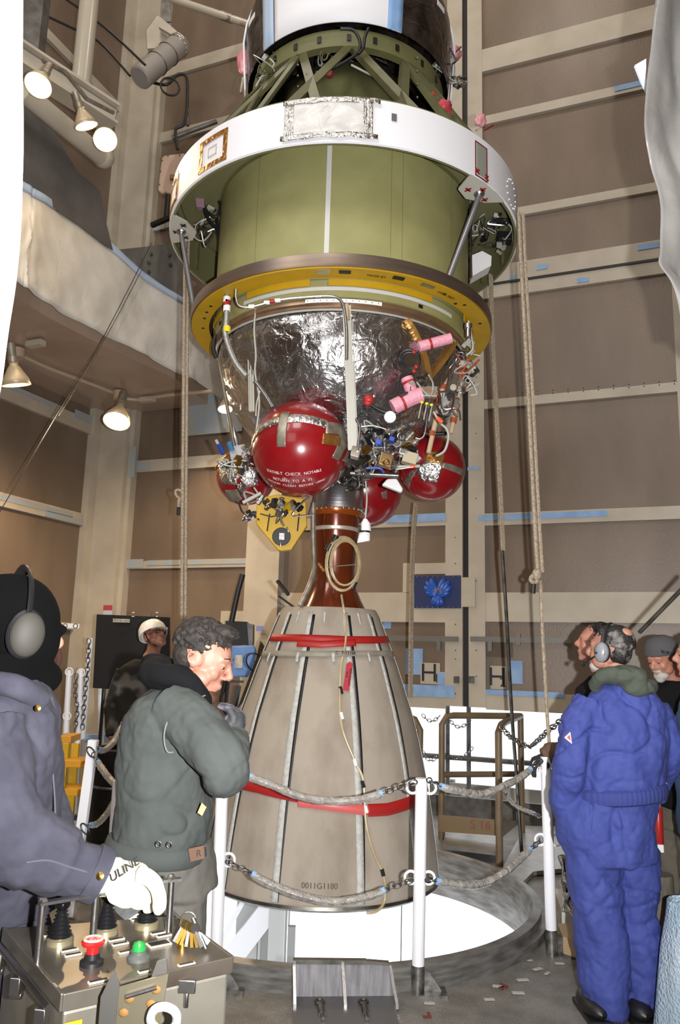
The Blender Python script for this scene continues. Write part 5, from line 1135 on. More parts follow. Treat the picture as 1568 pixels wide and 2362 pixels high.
# ================================================================ RIGHT CLUTTER
m=M()
def heap(u,v):
    x=1296+u*50; y=1950+v*150; p=aY(x,y,5.3-.9*v); return p+Vector((0,mnoise.noise(Vector((u*4,v*6,2)))*.2,mnoise.noise(Vector((u*5,v*9,5)))*.05))
m.grid(heap,24,30); obj('plastic_heap',m,mat('crumpled silver film',h('#8e8a84'),.25,.5,c2=h('#55524d'),vs=5,vd=6,bump=1,bs=7,bt='crumple'),label='crumpled silvery plastic film heaped between the right white post and the blue coverall',cat='plastic film',solid=.01)
m=M(); m.poly([aZ(x,y,.12) for x,y in ((1278,2050),(1300,2050),(1325,2075),(1325,2105),(1295,2100))],-.12,(0,0,1)); obj('pale_board',m,mat('pale board',h('#bcb9b2'),.6),label='pale boards lying on the floor behind the right white post',cat='board',smooth=False)
m=M(); m.poly([aZ(x,y,.1) for x,y in ((1285,2130),(1330,2130),(1330,2170),(1298,2160))],-.09,(0,0,1)); obj('cardboard_piece',m,mat('tan card',h('#a08a6c'),.7),label='small tan carton on the floor left of the blue trouser leg',cat='carton',smooth=False)
m=M(); a=aY(1592,2075,3.75); 
def bw(u,v):
    an=u*2*PI; z=a.z*(1-v)+.01*v; r=.1+.09*v+.012*mnoise.noise(Vector((math.cos(an)*2,math.sin(an)*2,z*4))); return Vector((a.x-.005+r*math.cos(an),3.72+r*math.sin(an),z))
m.grid(bw,48,60); obj('bubble_wrap_bundle',m,mat('bubble wrap',h('#8fa6b8'),.2,c2=h('#a8b8c6'),vs=5,bump=1,bs=75,bt='voronoi'),label='upright bundle covered in bluish bubble wrap at the lower right edge',cat='bundle',solid=.004)
m=M(); a=aY(1517,2015,4.38); m.lathe([(0,0.01),(.07,.01),(.085,a.z*.5),(.075,a.z),(0,a.z)],(a.x,4.38),20); obj('canvas_bin',m,mat('grey brown canvas',h('#6f675c'),.8,c2=h('#565047'),vs=9,stretch=(4,4,1)),label='grey brown ribbed bin behind the man in blue',cat='bin')
m=M(); m.box(aY(1516,1905,4.6),(.05,.08,.22)); o=obj('red_jerrycan',m,mat('red plastic',h('#9a1f1c'),.4),label='red container showing between the blue coverall and the tan trousers',cat='container',bevel=.02); m=M(); m.box(aY(1518,1955,4.58),(.04,.05,.04)); obj('white_cap',m,m_white,o,smooth=False)
# ================================================================ CONTROL CONSOLE
CZ=.98
CN=thing('control_console','stainless steel lift control console with three joysticks at lower left','control console',aZ(280,2362,.4)*Vector((1,1,0)) if 0 else Vector((aZ(270,2210,CZ).x,aZ(270,2210,CZ).y,0)))
bl=aZ(9,2142,CZ); fl2=aZ(145,2297,CZ); frt=aZ(536,2210,CZ); brt=aZ(404,2112,CZ)
m_ss=mat('stainless steel sheet',h('#b3afa3'),.38,.75,c2=h('#928e82'),vs=4,vd=5,bump=.1,bs=9)
m_top=mat('dark reflective steel top',h('#8d887e'),.35,.7,c2=h('#5c5146'),vs=3,vd=4)
dz=Vector((0,0,1))
def inset(P,k):
    c=sum(P,Vector())/len(P); return [p.lerp(c,k) for p in P]
q4=[bl,fl2,frt,brt]; m=M(); b4=[p*1 for p in inset(q4,.03)]
m.poly([p-dz*.03 for p in b4],-.55,(0,0,1)); obj('console_body',m,m_ss,CN,smooth=False,bevel=.006)
m=M(); m.poly(q4,-.012,(0,0,1)); 
for a,b in ((bl,fl2),(fl2,frt),(frt,brt)): m.beam(a-dz*.012,b-dz*.012,.008,.032)
obj('top_plate',m,m_top,CN,smooth=False,bevel=.002)
m=M(); m.poly([p+dz*(.38-CZ) for p in inset(q4,-.12)],-.04,(0,0,1)); obj('base_tray',m,mat('amber tinted tray',h('#8a6a3a'),.25,.8),CN,smooth=False)
for p in inset(q4,.1): m=M(); m.tube([(p.x,p.y,.38),(p.x,p.y,.01)],.03,10); obj('console_leg',m,m_grey,CN)
def ct(x,y,hh=0): return aZ(x,y,CZ+hh)
# latches and hinge rod on the left edge
e1=bl.lerp(fl2,.1)-dz*.02;e2=bl.lerp(fl2,.98)-dz*.02; off=Vector((-.018,-.01,0))
m=M(); m.tube([e1+off,e2+off],.007,8); obj('hinge_rod',m,m_steel,CN)
for k in (.15,.5,.9):
    p=bl.lerp(fl2,k)-dz*.045+off; m=M(); m.box(p,(.022,.035,.035)); m.lathe([(0,-.012),(.009,-.012),(.009,.012),(0,.012)],n=10,ax=(-1,0,0),ctr=p-dz*.02); obj('latch',m,m_steel,CN,bevel=.002)
# joysticks
def joystick(bx,by,ball,top,lean=(0,0,0)):
    b=ct(bx,by); m=M(); m.lathe([(0,0),(.028,0),(.028,.01),(.022,.015),(0,.015)],n=24,ax=dz,ctr=b); j=obj('joystick_base',m,m_brass if 0 else mat('zinc collar',h('#c8bd9a'),.3,.8),CN)
    pr=[]; H=.05; hh=.013
    for k in range(7):
        t=k/6; r=.022*(1-t)+.01*t; pr+=[(r,hh+H*t),(r+.0035,hh+H*(t+.06)),(r-.003,hh+H*(t+.12))]
    m=M(); m.lathe(pr+[(0,hh+H*1.15)],n=24,ax=(Vector(lean)+dz),ctr=b); obj('rubber_boot',m,m_cable,j)
    if ball:
        c=b+(Vector(lean)+dz).normalized()*(hh+H+.022); m=M(); m.ell(c,.018,n=24,m=14); obj('ball_knob',m,mat('glossy black ball',h('#0b0b0c'),.12,coat=.5),j)
    return b
joystick(137,2176,1,0); joystick(243,2153,1,0); j3=joystick(337,2139,1,0)
# guard bars
def bar(pts): 
    P=[aZ(x,y,CZ+.115) for x,y in pts]; return P
pA=ct(86,2224); pB=ct(211,2197); pC=ct(388,2154)
for p in (pA,pB,pC): m=M(); m.tube([p,p+dz*.118],.0075,12); m.lathe([(0,.118),(.011,.118),(.011,.122),(.006,.128),(0,.128)],n=6,ax=dz,ctr=p); obj('guard_post',m,m_steel,CN)
m=M(); a=pA+dz*.116+(pA-pB)*.06; b=pB+dz*.116+(pB-pA)*.55; m.beam(a,b,.018,.006); obj('guard_bar',m,m_steel,CN,smooth=False)
m=M(); a=pC+dz*.116+Vector((-.02,-.01,0)); b=pC+dz*.116+Vector((.02,.008,0)); m.beam(a,b,.018,.006); obj('guard_bar',m,m_steel,CN,smooth=False)
# buttons
b=ct(211,2225); m=M(); m.lathe([(0,0),(.024,0),(.024,.008),(.016,.012),(.016,.022),(0,.022)],n=20,ax=dz,ctr=b); o=obj('button_base',m,m_cable,CN)
m=M(); m.lathe([(.012,.02),(.012,.036),(.022,.038),(.024,.044),(.02,.048),(.013,.049),(0,.047)],n=28,ax=dz,ctr=b); obj('red_stop_button',m,mat('red button',h('#b51c1c'),.25),o)
m=M(); m.torus(b+dz*.0485,.0175,.0032,dz,28,6); obj('pale_ring',m,m_sign,o)
b=ct(319,2213); m=M(); m.lathe([(0,0),(.024,0),(.024,.006),(.017,.012),(.017,.018),(0,.018)],n=20,ax=dz,ctr=b); o=obj('button_base',m,mat('grey collar',h('#4a4d4a'),.5),CN)
m=M(); m.lathe([(0.014,.018),(.014,.024),(.011,.033),(.0,.036)],n=20,ax=dz,ctr=b); obj('green_lens',m,mat('green lens',h('#1f7a35'),.2,emit=(.1,.8,.2),es=.15),o)
# labels
X_=(frt-fl2).normalized(); Y_=dz.cross(X_)
for (x,y,w_,s_) in ((160,2191,.036,'HOIST'),(169,2202,.036,'LOWER'),(268,2167,.036,'TROLLEY'),(277,2177,.036,'NORTH'),(292,2195,.036,'SOUTH'),(364,2152,.034,'FORWARD'),(378,2158,.034,'REVERSE'),(366,2177,.05,'MAIN'),(227,2263,.04,'E-STOP'),(333,2240,.026,'POWER'),(430,2224,.036,'KEY'),(112,2157,.022,'UP'),(313,2121,.022,'UP')):
    p=ct(x,y,.002); big=s_=='MAIN'; m=M(); m.box(p,(w_,.03 if big else .011,.003),X_,Y_); o=obj('label_plate',m,mat('cream label',h('#d6cfb8'),.5),CN,smooth=False)
    m=M(); m.box(p+dz*.002,(w_*.86,.022 if big else .0062,.001),X_,Y_); obj('engraved_strip',m,m_ink,o,smooth=False)
# keys
b=ct(420,2185); KR=thing('key_bunch','brass and steel key bunch standing in the console switch','keys',b)
rk=random.Random(5)
m=M(); m.lathe([(0,0),(.012,0),(.012,.012),(0,.012)],n=16,ax=dz,ctr=b); obj('key_switch',m,m_brass,KR)
m=M(); m.torus(b+Vector((.01,.0,.055)),.017,.0018,(0,1,0),24,6); obj('key_ring',m,m_steel,KR)
for i in range(7):
    a=R(200+i*20); top=b+Vector((.004+.004*i,-.004*i,.052)); d=Vector((math.cos(a)*.6,-.15,-1)).normalized(); mt=m_brass if i%3 else m_steel
    s_=d.cross(Vector((0,1,0))).normalized(); m=M(); m.lathe([(0,-.0012),(.0105,-.0012),(.0105,.0012),(0,.0012)],n=14,ax=(0.2,1,0),ctr=top+d*.006); m.beam(top+d*.012,top+d*.045,.007,.0022,(0,1,0)); obj('key',m,mt,KR)
m=M(); m.tube([b+Vector((.02,0,.06)),b+Vector((.055,-.02,.005))],.0055,10); obj('key_lanyard_clip',m,m_steel,KR)
m=M(); m.box(b+Vector((.045,-.012,.02)),(.03,.006,.02),(.8,0,-.6),(0,1,0)); obj('key_fob',m,mat('white fob',h('#dfe2ea'),.4),KR,bevel=.002)
# front guard wedge
def fp(x,y,Y): return aY(x,y,Y)
YF0=fl2.lerp(frt,.35).y-.03
t_=[(276,2262),(262,2238),(232,2300),(224,2400),(262,2400)]
m=M(); m.poly([fp(x,y,YF0-.06) for x,y in t_],.004,(0,1,0)); obj('guard_flap',m,mat('grey sheet',h('#84827e'),.35,.8),CN,smooth=False)
m=M(); m.poly([fp(x,y,YF0-.05) for x,y in ((273,2278),(388,2247),(372,2345),(355,2400),(250,2400))],.006,(0,1,0)); gp=obj('guard_front',m,mat('yellow smeared steel',h('#a39b84'),.3,.8,c2=h('#c9a82c'),vs=3,lo=.5,hi=.62),CN,smooth=False)
m=M(); m.poly([fp(x,y,YF0-.03) for x,y in ((362,2218),(384,2212),(386,2248),(346,2262))],.004,(0,1,0)); obj('guard_flap',m,mat('grey sheet',h('#84827e')),CN,smooth=False)
m=M(); m.tube([fp(290,2300,YF0-.057),fp(362,2278,YF0-.057)],.004,8); obj('drawer_handle',m,m_steel,gp)
for x,y in ((298,2304),(360,2283),(285,2336),(348,2316)): m=M(); m.ell(fp(x,y,YF0-.055),(.009,.003,.008),n=8,m=6); obj('rust_spot',m,mat('rust',h('#7c5a2c'),.7),gp)
m=M(); m.torus(fp(378,2350,YF0-.09),.024,.008,(0,1,.3),28,8); obj('hook_ring',m,mat('grey blue paint',h('#aeb6ba'),.4),CN)
p=fl2.lerp(frt,.72)-dz*.03+Vector((0,-.012,0)); m=M(); m.box(p,(.035,.012,.025)); m.tube([p-dz*.01,p-dz*.04],.005,8); obj('clasp',m,m_steel,CN,bevel=.002)
p=fl2+(frt-fl2)*.07-dz*.06+Vector((0,-.01,0)); m=M(); m.box(p,(.036,.003,.03),X_,Y_); obj('yellow_tape_patch',m,mat('yellow patch',h('#c9a81e'),.5),CN,smooth=False)
# ================================================================ PEOPLE
def fuse(name,m,mt,par,vox=.01,sm=4,disp=None,label=None,dsz=.12,fold=0,fs=(7,7,2.6)):
    me=bpy.data.meshes.new('tmp'); base=WL[par.name]; me.from_pydata([v-base for v in m.v],[],m.f); bm=bmesh.new(); bm.from_mesh(me); bmesh.ops.recalc_face_normals(bm,faces=bm.faces); bm.to_mesh(me); bm.free()
    o=bpy.data.objects.new('tmp',me); col.objects.link(o)
    r=o.modifiers.new('r','REMESH'); r.mode='VOXEL'; r.voxel_size=vox; r.use_smooth_shade=True
    if sm: s=o.modifiers.new('s','SMOOTH'); s.iterations=sm; s.factor=.5
    dg=bpy.context.evaluated_depsgraph_get(); m2=bpy.data.meshes.new_from_object(o.evaluated_get(dg)); bpy.data.objects.remove(o); bpy.data.meshes.remove(me)
    m2.name=name; m2.materials.clear(); m2.materials.append(mt)
    if disp or fold:
        disp=disp or 0; N_s=[v.normal.copy() for v in m2.vertices]; sd=Vector((len(name)*1.7,par.location.x*3,0))
        for v,nn in zip(m2.vertices,N_s):
            c=v.co; d=0
            if disp: d+=disp*.6*mnoise.noise(c*(1/dsz)+sd)
            if fold:
                q=Vector((c.x*fs[0],c.y*fs[1],c.z*fs[2])); wv=mnoise.noise(c*2.3+sd)*1.3
                a=mnoise.noise(q+Vector((wv,c.z*1.5,wv))+sd); b=mnoise.noise(Vector((c.x*4+c.z*5,c.y*4,c.z*6-c.x*4))+sd*2)
                d-=fold*.75*((1-min(1,abs(a)*4.5))**2*max(0,.3+mnoise.noise(c*3.1+sd)*1.6)+.9*(1-min(1,abs(b)*4.5))**2*max(0,.2+mnoise.noise(c*2.7-sd)*1.8)); d+=fold*.5*mnoise.noise(Vector((c.x*16+c.z*8,c.y*16,c.z*7))+sd)+fold*.2*mnoise.noise(c*45+sd)
            v.co=c+nn*d
    m2.polygons.foreach_set('use_smooth',[True]*len(m2.polygons)); m2.update()
    o=bpy.data.objects.new(name,m2); col.objects.link(o); o.parent=par; WL[o.name]=base
    if label: o['label']=label
    return o
def headframe(o,f,u):
    f=Vector(f).normalized(); u=Vector(u); u=(u-f*u.dot(f)).normalized(); r=f.cross(u)  # r = person's right
    return lambda x,y,z: Vector(o)+r*x+f*y+u*z, r,f,u
def addhead(m,H,r,f,u,k=1,neck=None,chinup=0):
    def e(c,rr,tilt=0): m.ell(H(*[q*k for q in c]),tuple(q*k for q in rr),r,f,20,14)
    e((0,-.014,.035),(.076,.094,.083)); e((0,.02,.01),(.068,.074,.085)); e((0,.028,-.04),(.057,.062,.075)); e((0,.044,-.08),(.046,.045,.034)); e((0,.073,-.1),(.024,.02,.019))
    m.tube([H(0,.088*k,.022*k),H(0,.1*k,.0),H(0,.114*k,-.024*k),H(0,.108*k,-.036*k)],[.008*k,.0095*k,.0135*k,.009*k],10)
    for s in (-1,1):
        m.ell(H(s*.012*k,.1*k,-.034*k),(.0085*k,.01*k,.008*k),r,f,10,8)
        m.tube([H(s*.006*k,.09*k,.024*k),H(s*.028*k,.087*k,.03*k),H(s*.05*k,.068*k,.022*k)],.0095*k,8)
        e((s*.036,.06,-.03),(.026,.024,.026)); e((s*.05,.03,-.06),(.02,.035,.03))
        m.ell(H(s*.031*k,.075*k,.006*k),(.016*k,.012*k,.009*k),r,f,12,8)
        m.ell(H(s*.076*k,-.004*k,-.008*k),(.009*k,.02*k,.031*k),r,(f-u*.15).normalized(),14,10); m.torus(H(s*.082*k,-.007*k,-.006*k),.02*k,.005*k,r*s+f*.35,16,6,ell=1.35)
    m.tube([H(-.024*k,.083*k,-.064*k),H(-.01*k,.094*k,-.061*k),H(0,.096*k,-.0625*k),H(.01*k,.094*k,-.061*k),H(.024*k,.083*k,-.064*k)],[.004*k,.006*k,.006*k,.006*k,.004*k],8)
    m.tube([H(-.02*k,.082*k,-.071*k),H(0,.094*k,-.073*k),H(.02*k,.082*k,-.071*k)],[.004*k,.007*k,.004*k],8)
    if neck is not None: m.tube([H(0,-.02*k,-.05*k),H(0,-.02*k,-.09*k).lerp(Vector(neck),.4),Vector(neck)],[.056*k,.058*k,.066*k],16)
m_skin=mat('skin',h('#a87967'),.55,c2=h('#9c6b5a'),vs=14)
m_skin2=mat('reddened skin',h('#ad7a66'),.5,c2=h('#9f6a58'),vs=14)
m_eye=mat('eye white',h('#8d837b'),.4); m_iris=mat('iris',h('#2b2320'),.2)
def eyes(H,f,r,u,par,k=1):
    for s in (-1,1):
        m=M(); m.ell(H(s*.031*k,.078*k,.002*k),.0096*k,n=14,m=10); o=obj('eye',m,m_eye,par); m=M(); m.ell(H(s*.031*k,.0862*k,-.0015*k),(.0058*k,.0035*k,.005*k),r,f,10,8); obj('iris',m,m_iris,o)
        m=M(); m.ell(H(s*.031*k,.0785*k,.0075*k),(.0135*k,.0125*k,.009*k),r,f,14,10); obj('eyelid',m,m_skin,o)
def brows(H,mt,par,k=1):
    for s in (-1,1): m=M(); m.tube([H(s*.013*k,.0955*k,.027*k),H(s*.032*k,.0925*k,.034*k),H(s*.05*k,.077*k,.028*k)],[.0022*k,.0035*k,.0015*k],6); obj('eyebrow',m,mt,par)
def hand(m,wr,f,n,size=1,curl=(40,45,50,55),side=1,thumb=(.6,-.75,-.2),rad=.0095,spread=.02):
    wr=Vector(wr); f=Vector(f).normalized(); n=Vector(n); n=(n-f*n.dot(f)).normalized(); s=f.cross(n)*side; k=size
    m.ell(wr+f*.045*k,(.052*k,.04*k,.017*k),f,s,16,10); m.ell(wr+f*.07*k,(.03*k,.041*k,.016*k),f,s,16,10); m.tube([wr-f*.03*k,wr+f*.03*k],[.026*k,.028*k],12)
    for i in range(4):
        b=wr+f*(.082-.004*abs(i-1))*k+s*(-.031+.0205*i)*k; L_=(.07,.078,.073,.056)[i]*k; d=(f+s*(-.03+spread*i)).normalized(); pts=[b-f*.02*k,b]; p=b; c=curl[i]
        for q,fr_ in enumerate((.45,.3,.25)):
            ang=R(c*(.6,1,.7)[q]); ax=s; d=(Matrix.Rotation(-ang*side,3,ax)@d) if 0 else (d*math.cos(ang)-(n*math.cos(R(0))) *math.sin(ang)); d=d.normalized(); p=p+d*L_*fr_; pts.append(p); 
            # rotate the frame normal with the bend
            n2=n
        m.tube(pts,[rad*k*1.05,rad*k*1.1,rad*k*1.02,rad*k*.95,rad*k*.8],10); m.ell(pts[-1],rad*k*.82,n=10,m=8)
    t=(f*thumb[0]+s*thumb[1]+n*thumb[2]).normalized(); b=wr+f*.02*k-s*.026*k; t2=(t*.75+f*.55-n*.35).normalized()
    pts=[b,b+t*.035*k,b+t*.035*k+t2*.03*k,b+t*.035*k+t2*.055*k]; m.tube(pts,[rad*1.5*k,rad*1.3*k,rad*1.15*k,rad*.9*k],10); m.ell(pts[-1],rad*.9*k,n=10,m=8)
def ringseg(c,rx,ry,X,Y): return (c,rx,ry,X,Y)
def person(label,loc): return thing('person',label,'person',loc)
def P3(x,y,Y): return aY(x,y,Y)
# ---------- B: grey work jacket
m_jk=mat('grey green duck canvas',h('#434846'),.95,c2=h('#3a3f3d'),vs=6,vd=6,bump=.4,bs=5,bt='crumple')
m_tr=mat('grey olive trousers',h('#5e5c56'),.85,c2=h('#54524d'),vs=6,bump=.3,bs=6,bt='crumple')
m_hood=mat('black cotton',h('#0e0f12'),.95,spec=.2)
YB=2.78
B=person('bearded man in a grey work jacket with black hood, looking down beside the nozzle',Vector((P3(395,1900,YB).x,YB,0)))
H,r,f,u=headframe(P3(468,1518,YB),(.93,-.06,-.36),(.36,0,.93))
sh=P3(405,1628,YB); hip=P3(385,1960,YB)
m=M(); addhead(m,H,r,f,u,1.02,neck=P3(420,1600,YB))
up3=[P3(415,1610,YB),P3(385,1700,YB),P3(372,1850,YB),P3(388,1960,YB)]
m.loft([(up3[0],.08,.1,(1,0,0),(0,1,0)),(up3[1],.1,.13,(1,0,0),(0,1,0)),(up3[2],.1,.12,(1,0,0),(0,1,0)),(up3[3],.1,.1,(1,0,0),(0,1,0))],20)
for s in (-1,1): 
    y=YB+s*.1; k_=P3(405,2250,y); m.tube([P3(388,1950,y*.5+YB*.5),Vector((k_.x,y,.5)),Vector((k_.x-.03,y,.1))],[.075,.055,.045],12); m.ell((k_.x+.05,y,.05),(.13,.045,.045))
# right arm (near camera) and left arm behind
shR=P3(440,1650,YB-.2); elR=P3(525,1768,YB-.24); wrR=P3(538,1690,YB+.02)
shL=P3(420,1640,YB+.2); elL=P3(520,1770,YB+.26); wrL=P3(545,1700,YB+.12)
for a,b_,c_ in ((shR,elR,wrR),(shL,elL,wrL)): m.tube([up3[0]+(a-up3[0])*.7,b_,c_],[.03,.03,.028],12)
fuse('body',m,m_skin,B,.0055,2)
bodyB=bpy.data.objects['body']
eyes(H,f,r,u,B,1.02); m_hair=mat('dark brown hair',h('#15110f'),.75,c2=h('#2f2925'),vs=60,bump=1,bs=70)
brows(H,m_hair,B,1.02)
def hair(H,r,f,u,par,mt,k=1,n=420,seed=1,front=.06,ln=.02,cut=-.02,shell=True,gr=None,wave=1):
    rr=random.Random(seed); m=M()
    if shell:
        m.ell(H(0,-.028*k,.05*k),(.0785*k,.09*k,.078*k),r,f,24,16); m.ell(H(0,-.05*k,-.0*k),(.066*k,.055*k,.07*k),r,f,20,14)
    for i in range(n):
        t=rr.uniform(0,1); a=rr.uniform(0,2*PI); el=math.asin(t*1.25-.25) if t*1.25-.25<1 else PI/2
        d=Vector((math.cos(a)*math.cos(el),math.sin(a)*math.cos(el),math.sin(el)))
        c=(d.x*.078*k,-.02*k+d.y*.093*k,.04*k+d.z*.083*k)
        if c[1]>.018*k and c[2]<.062*k: continue
        if c[1]>front*k and c[2]<.08*k: continue
        if c[2]<cut*k and c[1]>-.03*k: continue
        n_=(r*d.x+f*d.y+u*d.z); p=H(*c); tg=(f*wave*.5+r*rr.uniform(-1,1)+u*rr.uniform(-.6,.6)).normalized(); tg=(tg-n_*tg.dot(n_)).normalized()
        q1=p+n_*ln*k*.45+tg*ln*.45*k; q2=q1+n_*ln*.05*k+tg*ln*.7*k+u*rr.uniform(-.3,.2)*ln*k; m.tube([p-n_*.004,q1,q2],[.0045*k,.0042*k,.0014*k],5)
    return fuse('hair',m,mt,par,.0042*k,1)
hair(H,r,f,u,B,m_hair,1.03,620,2,.062,.02,-.005)
m=M(); m.ell(H(0,.034,.105),(.056,.042,.025),r,f,18,12)
rr_=random.Random(12)
for i in range(220):
    a=rr_.uniform(-1,1); b_=rr_.uniform(-1,1); p=H(a*.053,.036+b_*.037,.105+.024*math.sqrt(max(0,1-a*a*.9-b_*b_*.6))); m.tube([p-u*.004,p+u*.008+f*.008,p+u*.006+f*.013+r*rr_.uniform(-.01,.01)],[.0045,.004,.0015],5)
fuse('hair_quiff',m,m_hair,B,.0042,1)
m=M(); m.ell(H(0,.077,-.11),(.031,.029,.026),r,f); m.ell(H(0,.06,-.1),(.045,.04,.02),r,f); 
rr_=random.Random(9)
for i in range(60): 
    a=rr_.uniform(-1,1); p=H(a*.03,.085-abs(a)*.02,-.1+rr_.uniform(-.012,.012)); m.tube([p,p+f*.008-u*.012],[.003,.001],5)
fuse('goatee',m,mat('ginger beard',h('#54341e'),.8,c2=h('#3a2414'),vs=60),B,.004,1)
# jacket
m=M(); jl=[]
for x0,x1,y,ry in ((352,462,1588,.12),(318,470,1612,.18),(292,478,1650,.205),(280,482,1700,.2),(274,486,1760,.195),(272,490,1820,.195),(268,492,1880,.195),(262,484,1925,.19),(288,474,1950,.18)):
    a=P3(x0,y,YB);b_=P3(x1,y+ (6 if y>1900 else 0),YB); jl.append(((a+b_)/2,(b_-a).length/2,ry,(b_-a),(0,1,0)))
m.loft(jl,28)
m.tube(catmull([P3(395,1628,YB-.13),P3(455,1680,YB-.2),P3(505,1745,YB-.24),P3(522,1772,YB-.24)],4),[.085]*5+[.083]*4+[.078]*4,16)
m.tube(catmull([P3(516,1782,YB-.235),P3(532,1745,YB-.14),P3(540,1700,YB-.02)],4),[.068]*3+[.06]*4+[.05]*2,16); m.ell(P3(520,1777,YB-.235),.08); m.ell(P3(520,1770,YB+.24),.075)
m.tube([P3(400,1630,YB+.15),P3(470,1690,YB+.22),P3(520,1770,YB+.24)],[.08,.08,.07],14); m.tube([P3(520,1770,YB+.24),P3(540,1700,YB+.08)],[.065,.05],14)
jb=fuse('work_jacket',m,m_jk,B,.0065,3,.012,dsz=.09,fold=.014)
def seam(pts,rad,mt,par,name,ctr,rx):
    pass
m=M(); a=[]
for i in range(40):
    t=2*PI*i/40; c=(P3(258,1928,YB)+P3(480,1942,YB))/2; w_=(P3(488,1942,YB)-P3(264,1928,YB)).length/2; a.append(c+Vector((math.cos(t)*w_,math.sin(t)*.2,0))-dz*(.02+.012*math.cos(t*1)))
m.tube(a,.014,8,closed=True,flat=2.2); obj('waistband',m,m_jk,B)
for x,y in ((365,1947),(390,1949)): m=M(); m.torus(P3(x,y,YB-.225),.008,.002,(0,1,0),14,6); obj('snap_button',m,m_steel,B)
m=M(); m.poly([P3(x,y,YB-.215) for x,y in ((455,1875),(465,1852),(476,1862),(466,1882))],.006,(0,1,0)); obj('woven_label',m,mat('tan label',h('#a8926c'),.8),B,smooth=False)
m=M(); m.tube(catmull([P3(x,y,Y) for x,y,Y in ((473,1604,YB-.14),(440,1618,YB-.2),(405,1638,YB-.22),(385,1668,YB-.235),(378,1702,YB-.24),(385,1733,YB-.235),(400,1735,YB-.24))],5),.0025,5); obj('piping_seam',m,mat('pale piping',h('#6c726e'),.8),B)
m=M(); hd=[(360,1520,YB+.02,.03),(352,1540,YB,.05)]
m.tube(catmull([P3(348,1535,YB-.02),P3(360,1552,YB-.1),P3(400,1562,YB-.14),P3(438,1574,YB-.14),P3(460,1606,YB-.1),P3(466,1616,YB-.02),P3(456,1600,YB+.1),P3(420,1560,YB+.14),P3(370,1530,YB+.1),P3(348,1532,YB+.02)],4),.036,14)
m.ell(P3(362,1552,YB-.03),(.06,.1,.055)); m.ell(P3(400,1565,YB-.08),(.08,.06,.05))
fuse('black_hood',m,m_hood,B,.007,5,.012,fold=.006)
# glove on right hand
m=M(); hand(m,P3(541,1712,YB-.02),(.12,.05,1),(.9,-.4,0),1.05,(75,80,80,80),1,(.5,-.6,-.3),.012,.0)
m.ell(P3(538,1672,YB-.02),(.038,.034,.045))
fuse('work_glove',m,mat('dark grey glove',h('#3a3b3f'),.7,c2=h('#6d6c7a'),vs=9,lo=.55,hi=.6),B,.005,2)
m=M(); m.tube([P3(540,1722,YB-.02),P3(540,1704,YB-.02)],[.05,.046],14); obj('glove_cuff',m,m_jk,B)
# trousers and shoes
m=M(); a=P3(282,1945,YB);b_=P3(492,1950,YB)
m.loft([(P3(386,1935,YB),.145,.165,(1,0,0),(0,1,0)),(P3(390,1975,YB),.155,.165,(1,0,0),(0,1,0)),(P3(395,2040,YB),.155,.16,(1,0,0),(0,1,0))],24)
for s in (-1,1):
    y=YB+s*.085; k_=P3(400,2070,y); m.tube([k_,Vector((k_.x+.02,y,.5)),Vector((k_.x-.02,y,.06))],[.11,.1,.095],16)
fuse('work_trousers',m,m_tr,B,.009,3,.015,fold=.008)
m=M(); m.poly([P3(x,y,YB-.166) for x,y in ((434,1958),(470,1950),(472,1980),(439,1988))],.005,(0,1,0)); lp=obj('leather_patch',m,mat('brown leather',h('#5c3f2e'),.6),B,smooth=False)
text('patch_mark','R',.028,P3(458,1969,YB-.168),(1,0,.15),(0,0,1),m_ink,lp)
for s in (-1,1):
    y=YB+s*.085; k_=P3(400,2070,y); m=M(); m.ell((k_.x+.05,y,.05),(.15,.055,.05)); obj('work_boot',m,m_cable,B)
# ---------- D: blue coverall
m_bl=mat('royal blue coverall cloth',h('#37448a'),.8,c2=h('#313d80'),vs=5,bump=.35,bs=5,bt='crumple')
YD=3.98
D=person('man in royal blue coverall with a grey headset, seen from behind at the right',Vector((P3(1410,2340,YD).x,YD,0)))
H,r,f,u=headframe(P3(1407,1500,YD),(-.74,.66,.1),(0,0,1))
m=M(); addhead(m,H,r,f,u,1.03,neck=P3(1432,1575,YD))
m.loft([(P3(1432,1595,YD),.09,.07,(1,.25,0),(-.25,1,0)),(P3(1425,1680,YD),.15,.1,(1,.25,0),(-.25,1,0)),(P3(1408,1850,YD),.15,.11,(1,.25,0),(-.25,1,0)),(P3(1408,1930,YD),.14,.11,(1,.25,0),(-.25,1,0))],20)
for x0,x1,x2 in ((1362,1378,1395),(1462,1475,1480)):
    m.tube([P3(x0,1930,YD),P3(x1,2130,YD),P3(x2,2325,YD)],[.07,.05,.045],12); m.ell(P3(x2-10,2345,YD)*Vector((1,1,0))+Vector((0,.03,.045)),(.06,.13,.04))
for pts in ([(1345,1630,YD-.02),(1305,1780,YD-.05),(1322,1890,YD+.12)],[(1525,1640,YD+.02),(1545,1770,YD),(1508,1850,YD+.15)]): m.tube([P3(*q) for q in pts],[.035,.032,.028],12); m.ell(P3(*pts[-1]),(.035,.035,.05))
fuse('body',m,m_skin,D,.007,2)
m_ghair=mat('black and grey hair',h('#1c1a19'),.6,c2=h('#77736f'),vs=26,vd=5,lo=.48,hi=.7,bump=.8,bs=60)
hair(H,r,f,u,D,m_ghair,1.03,420,4,.05,.012,-.04,wave=-1)
m=M(); m.ell(H(-.012,-.07,.088),(.04,.042,.032),r,f); fuse('bald_crown',m,m_skin,D,.005,1)
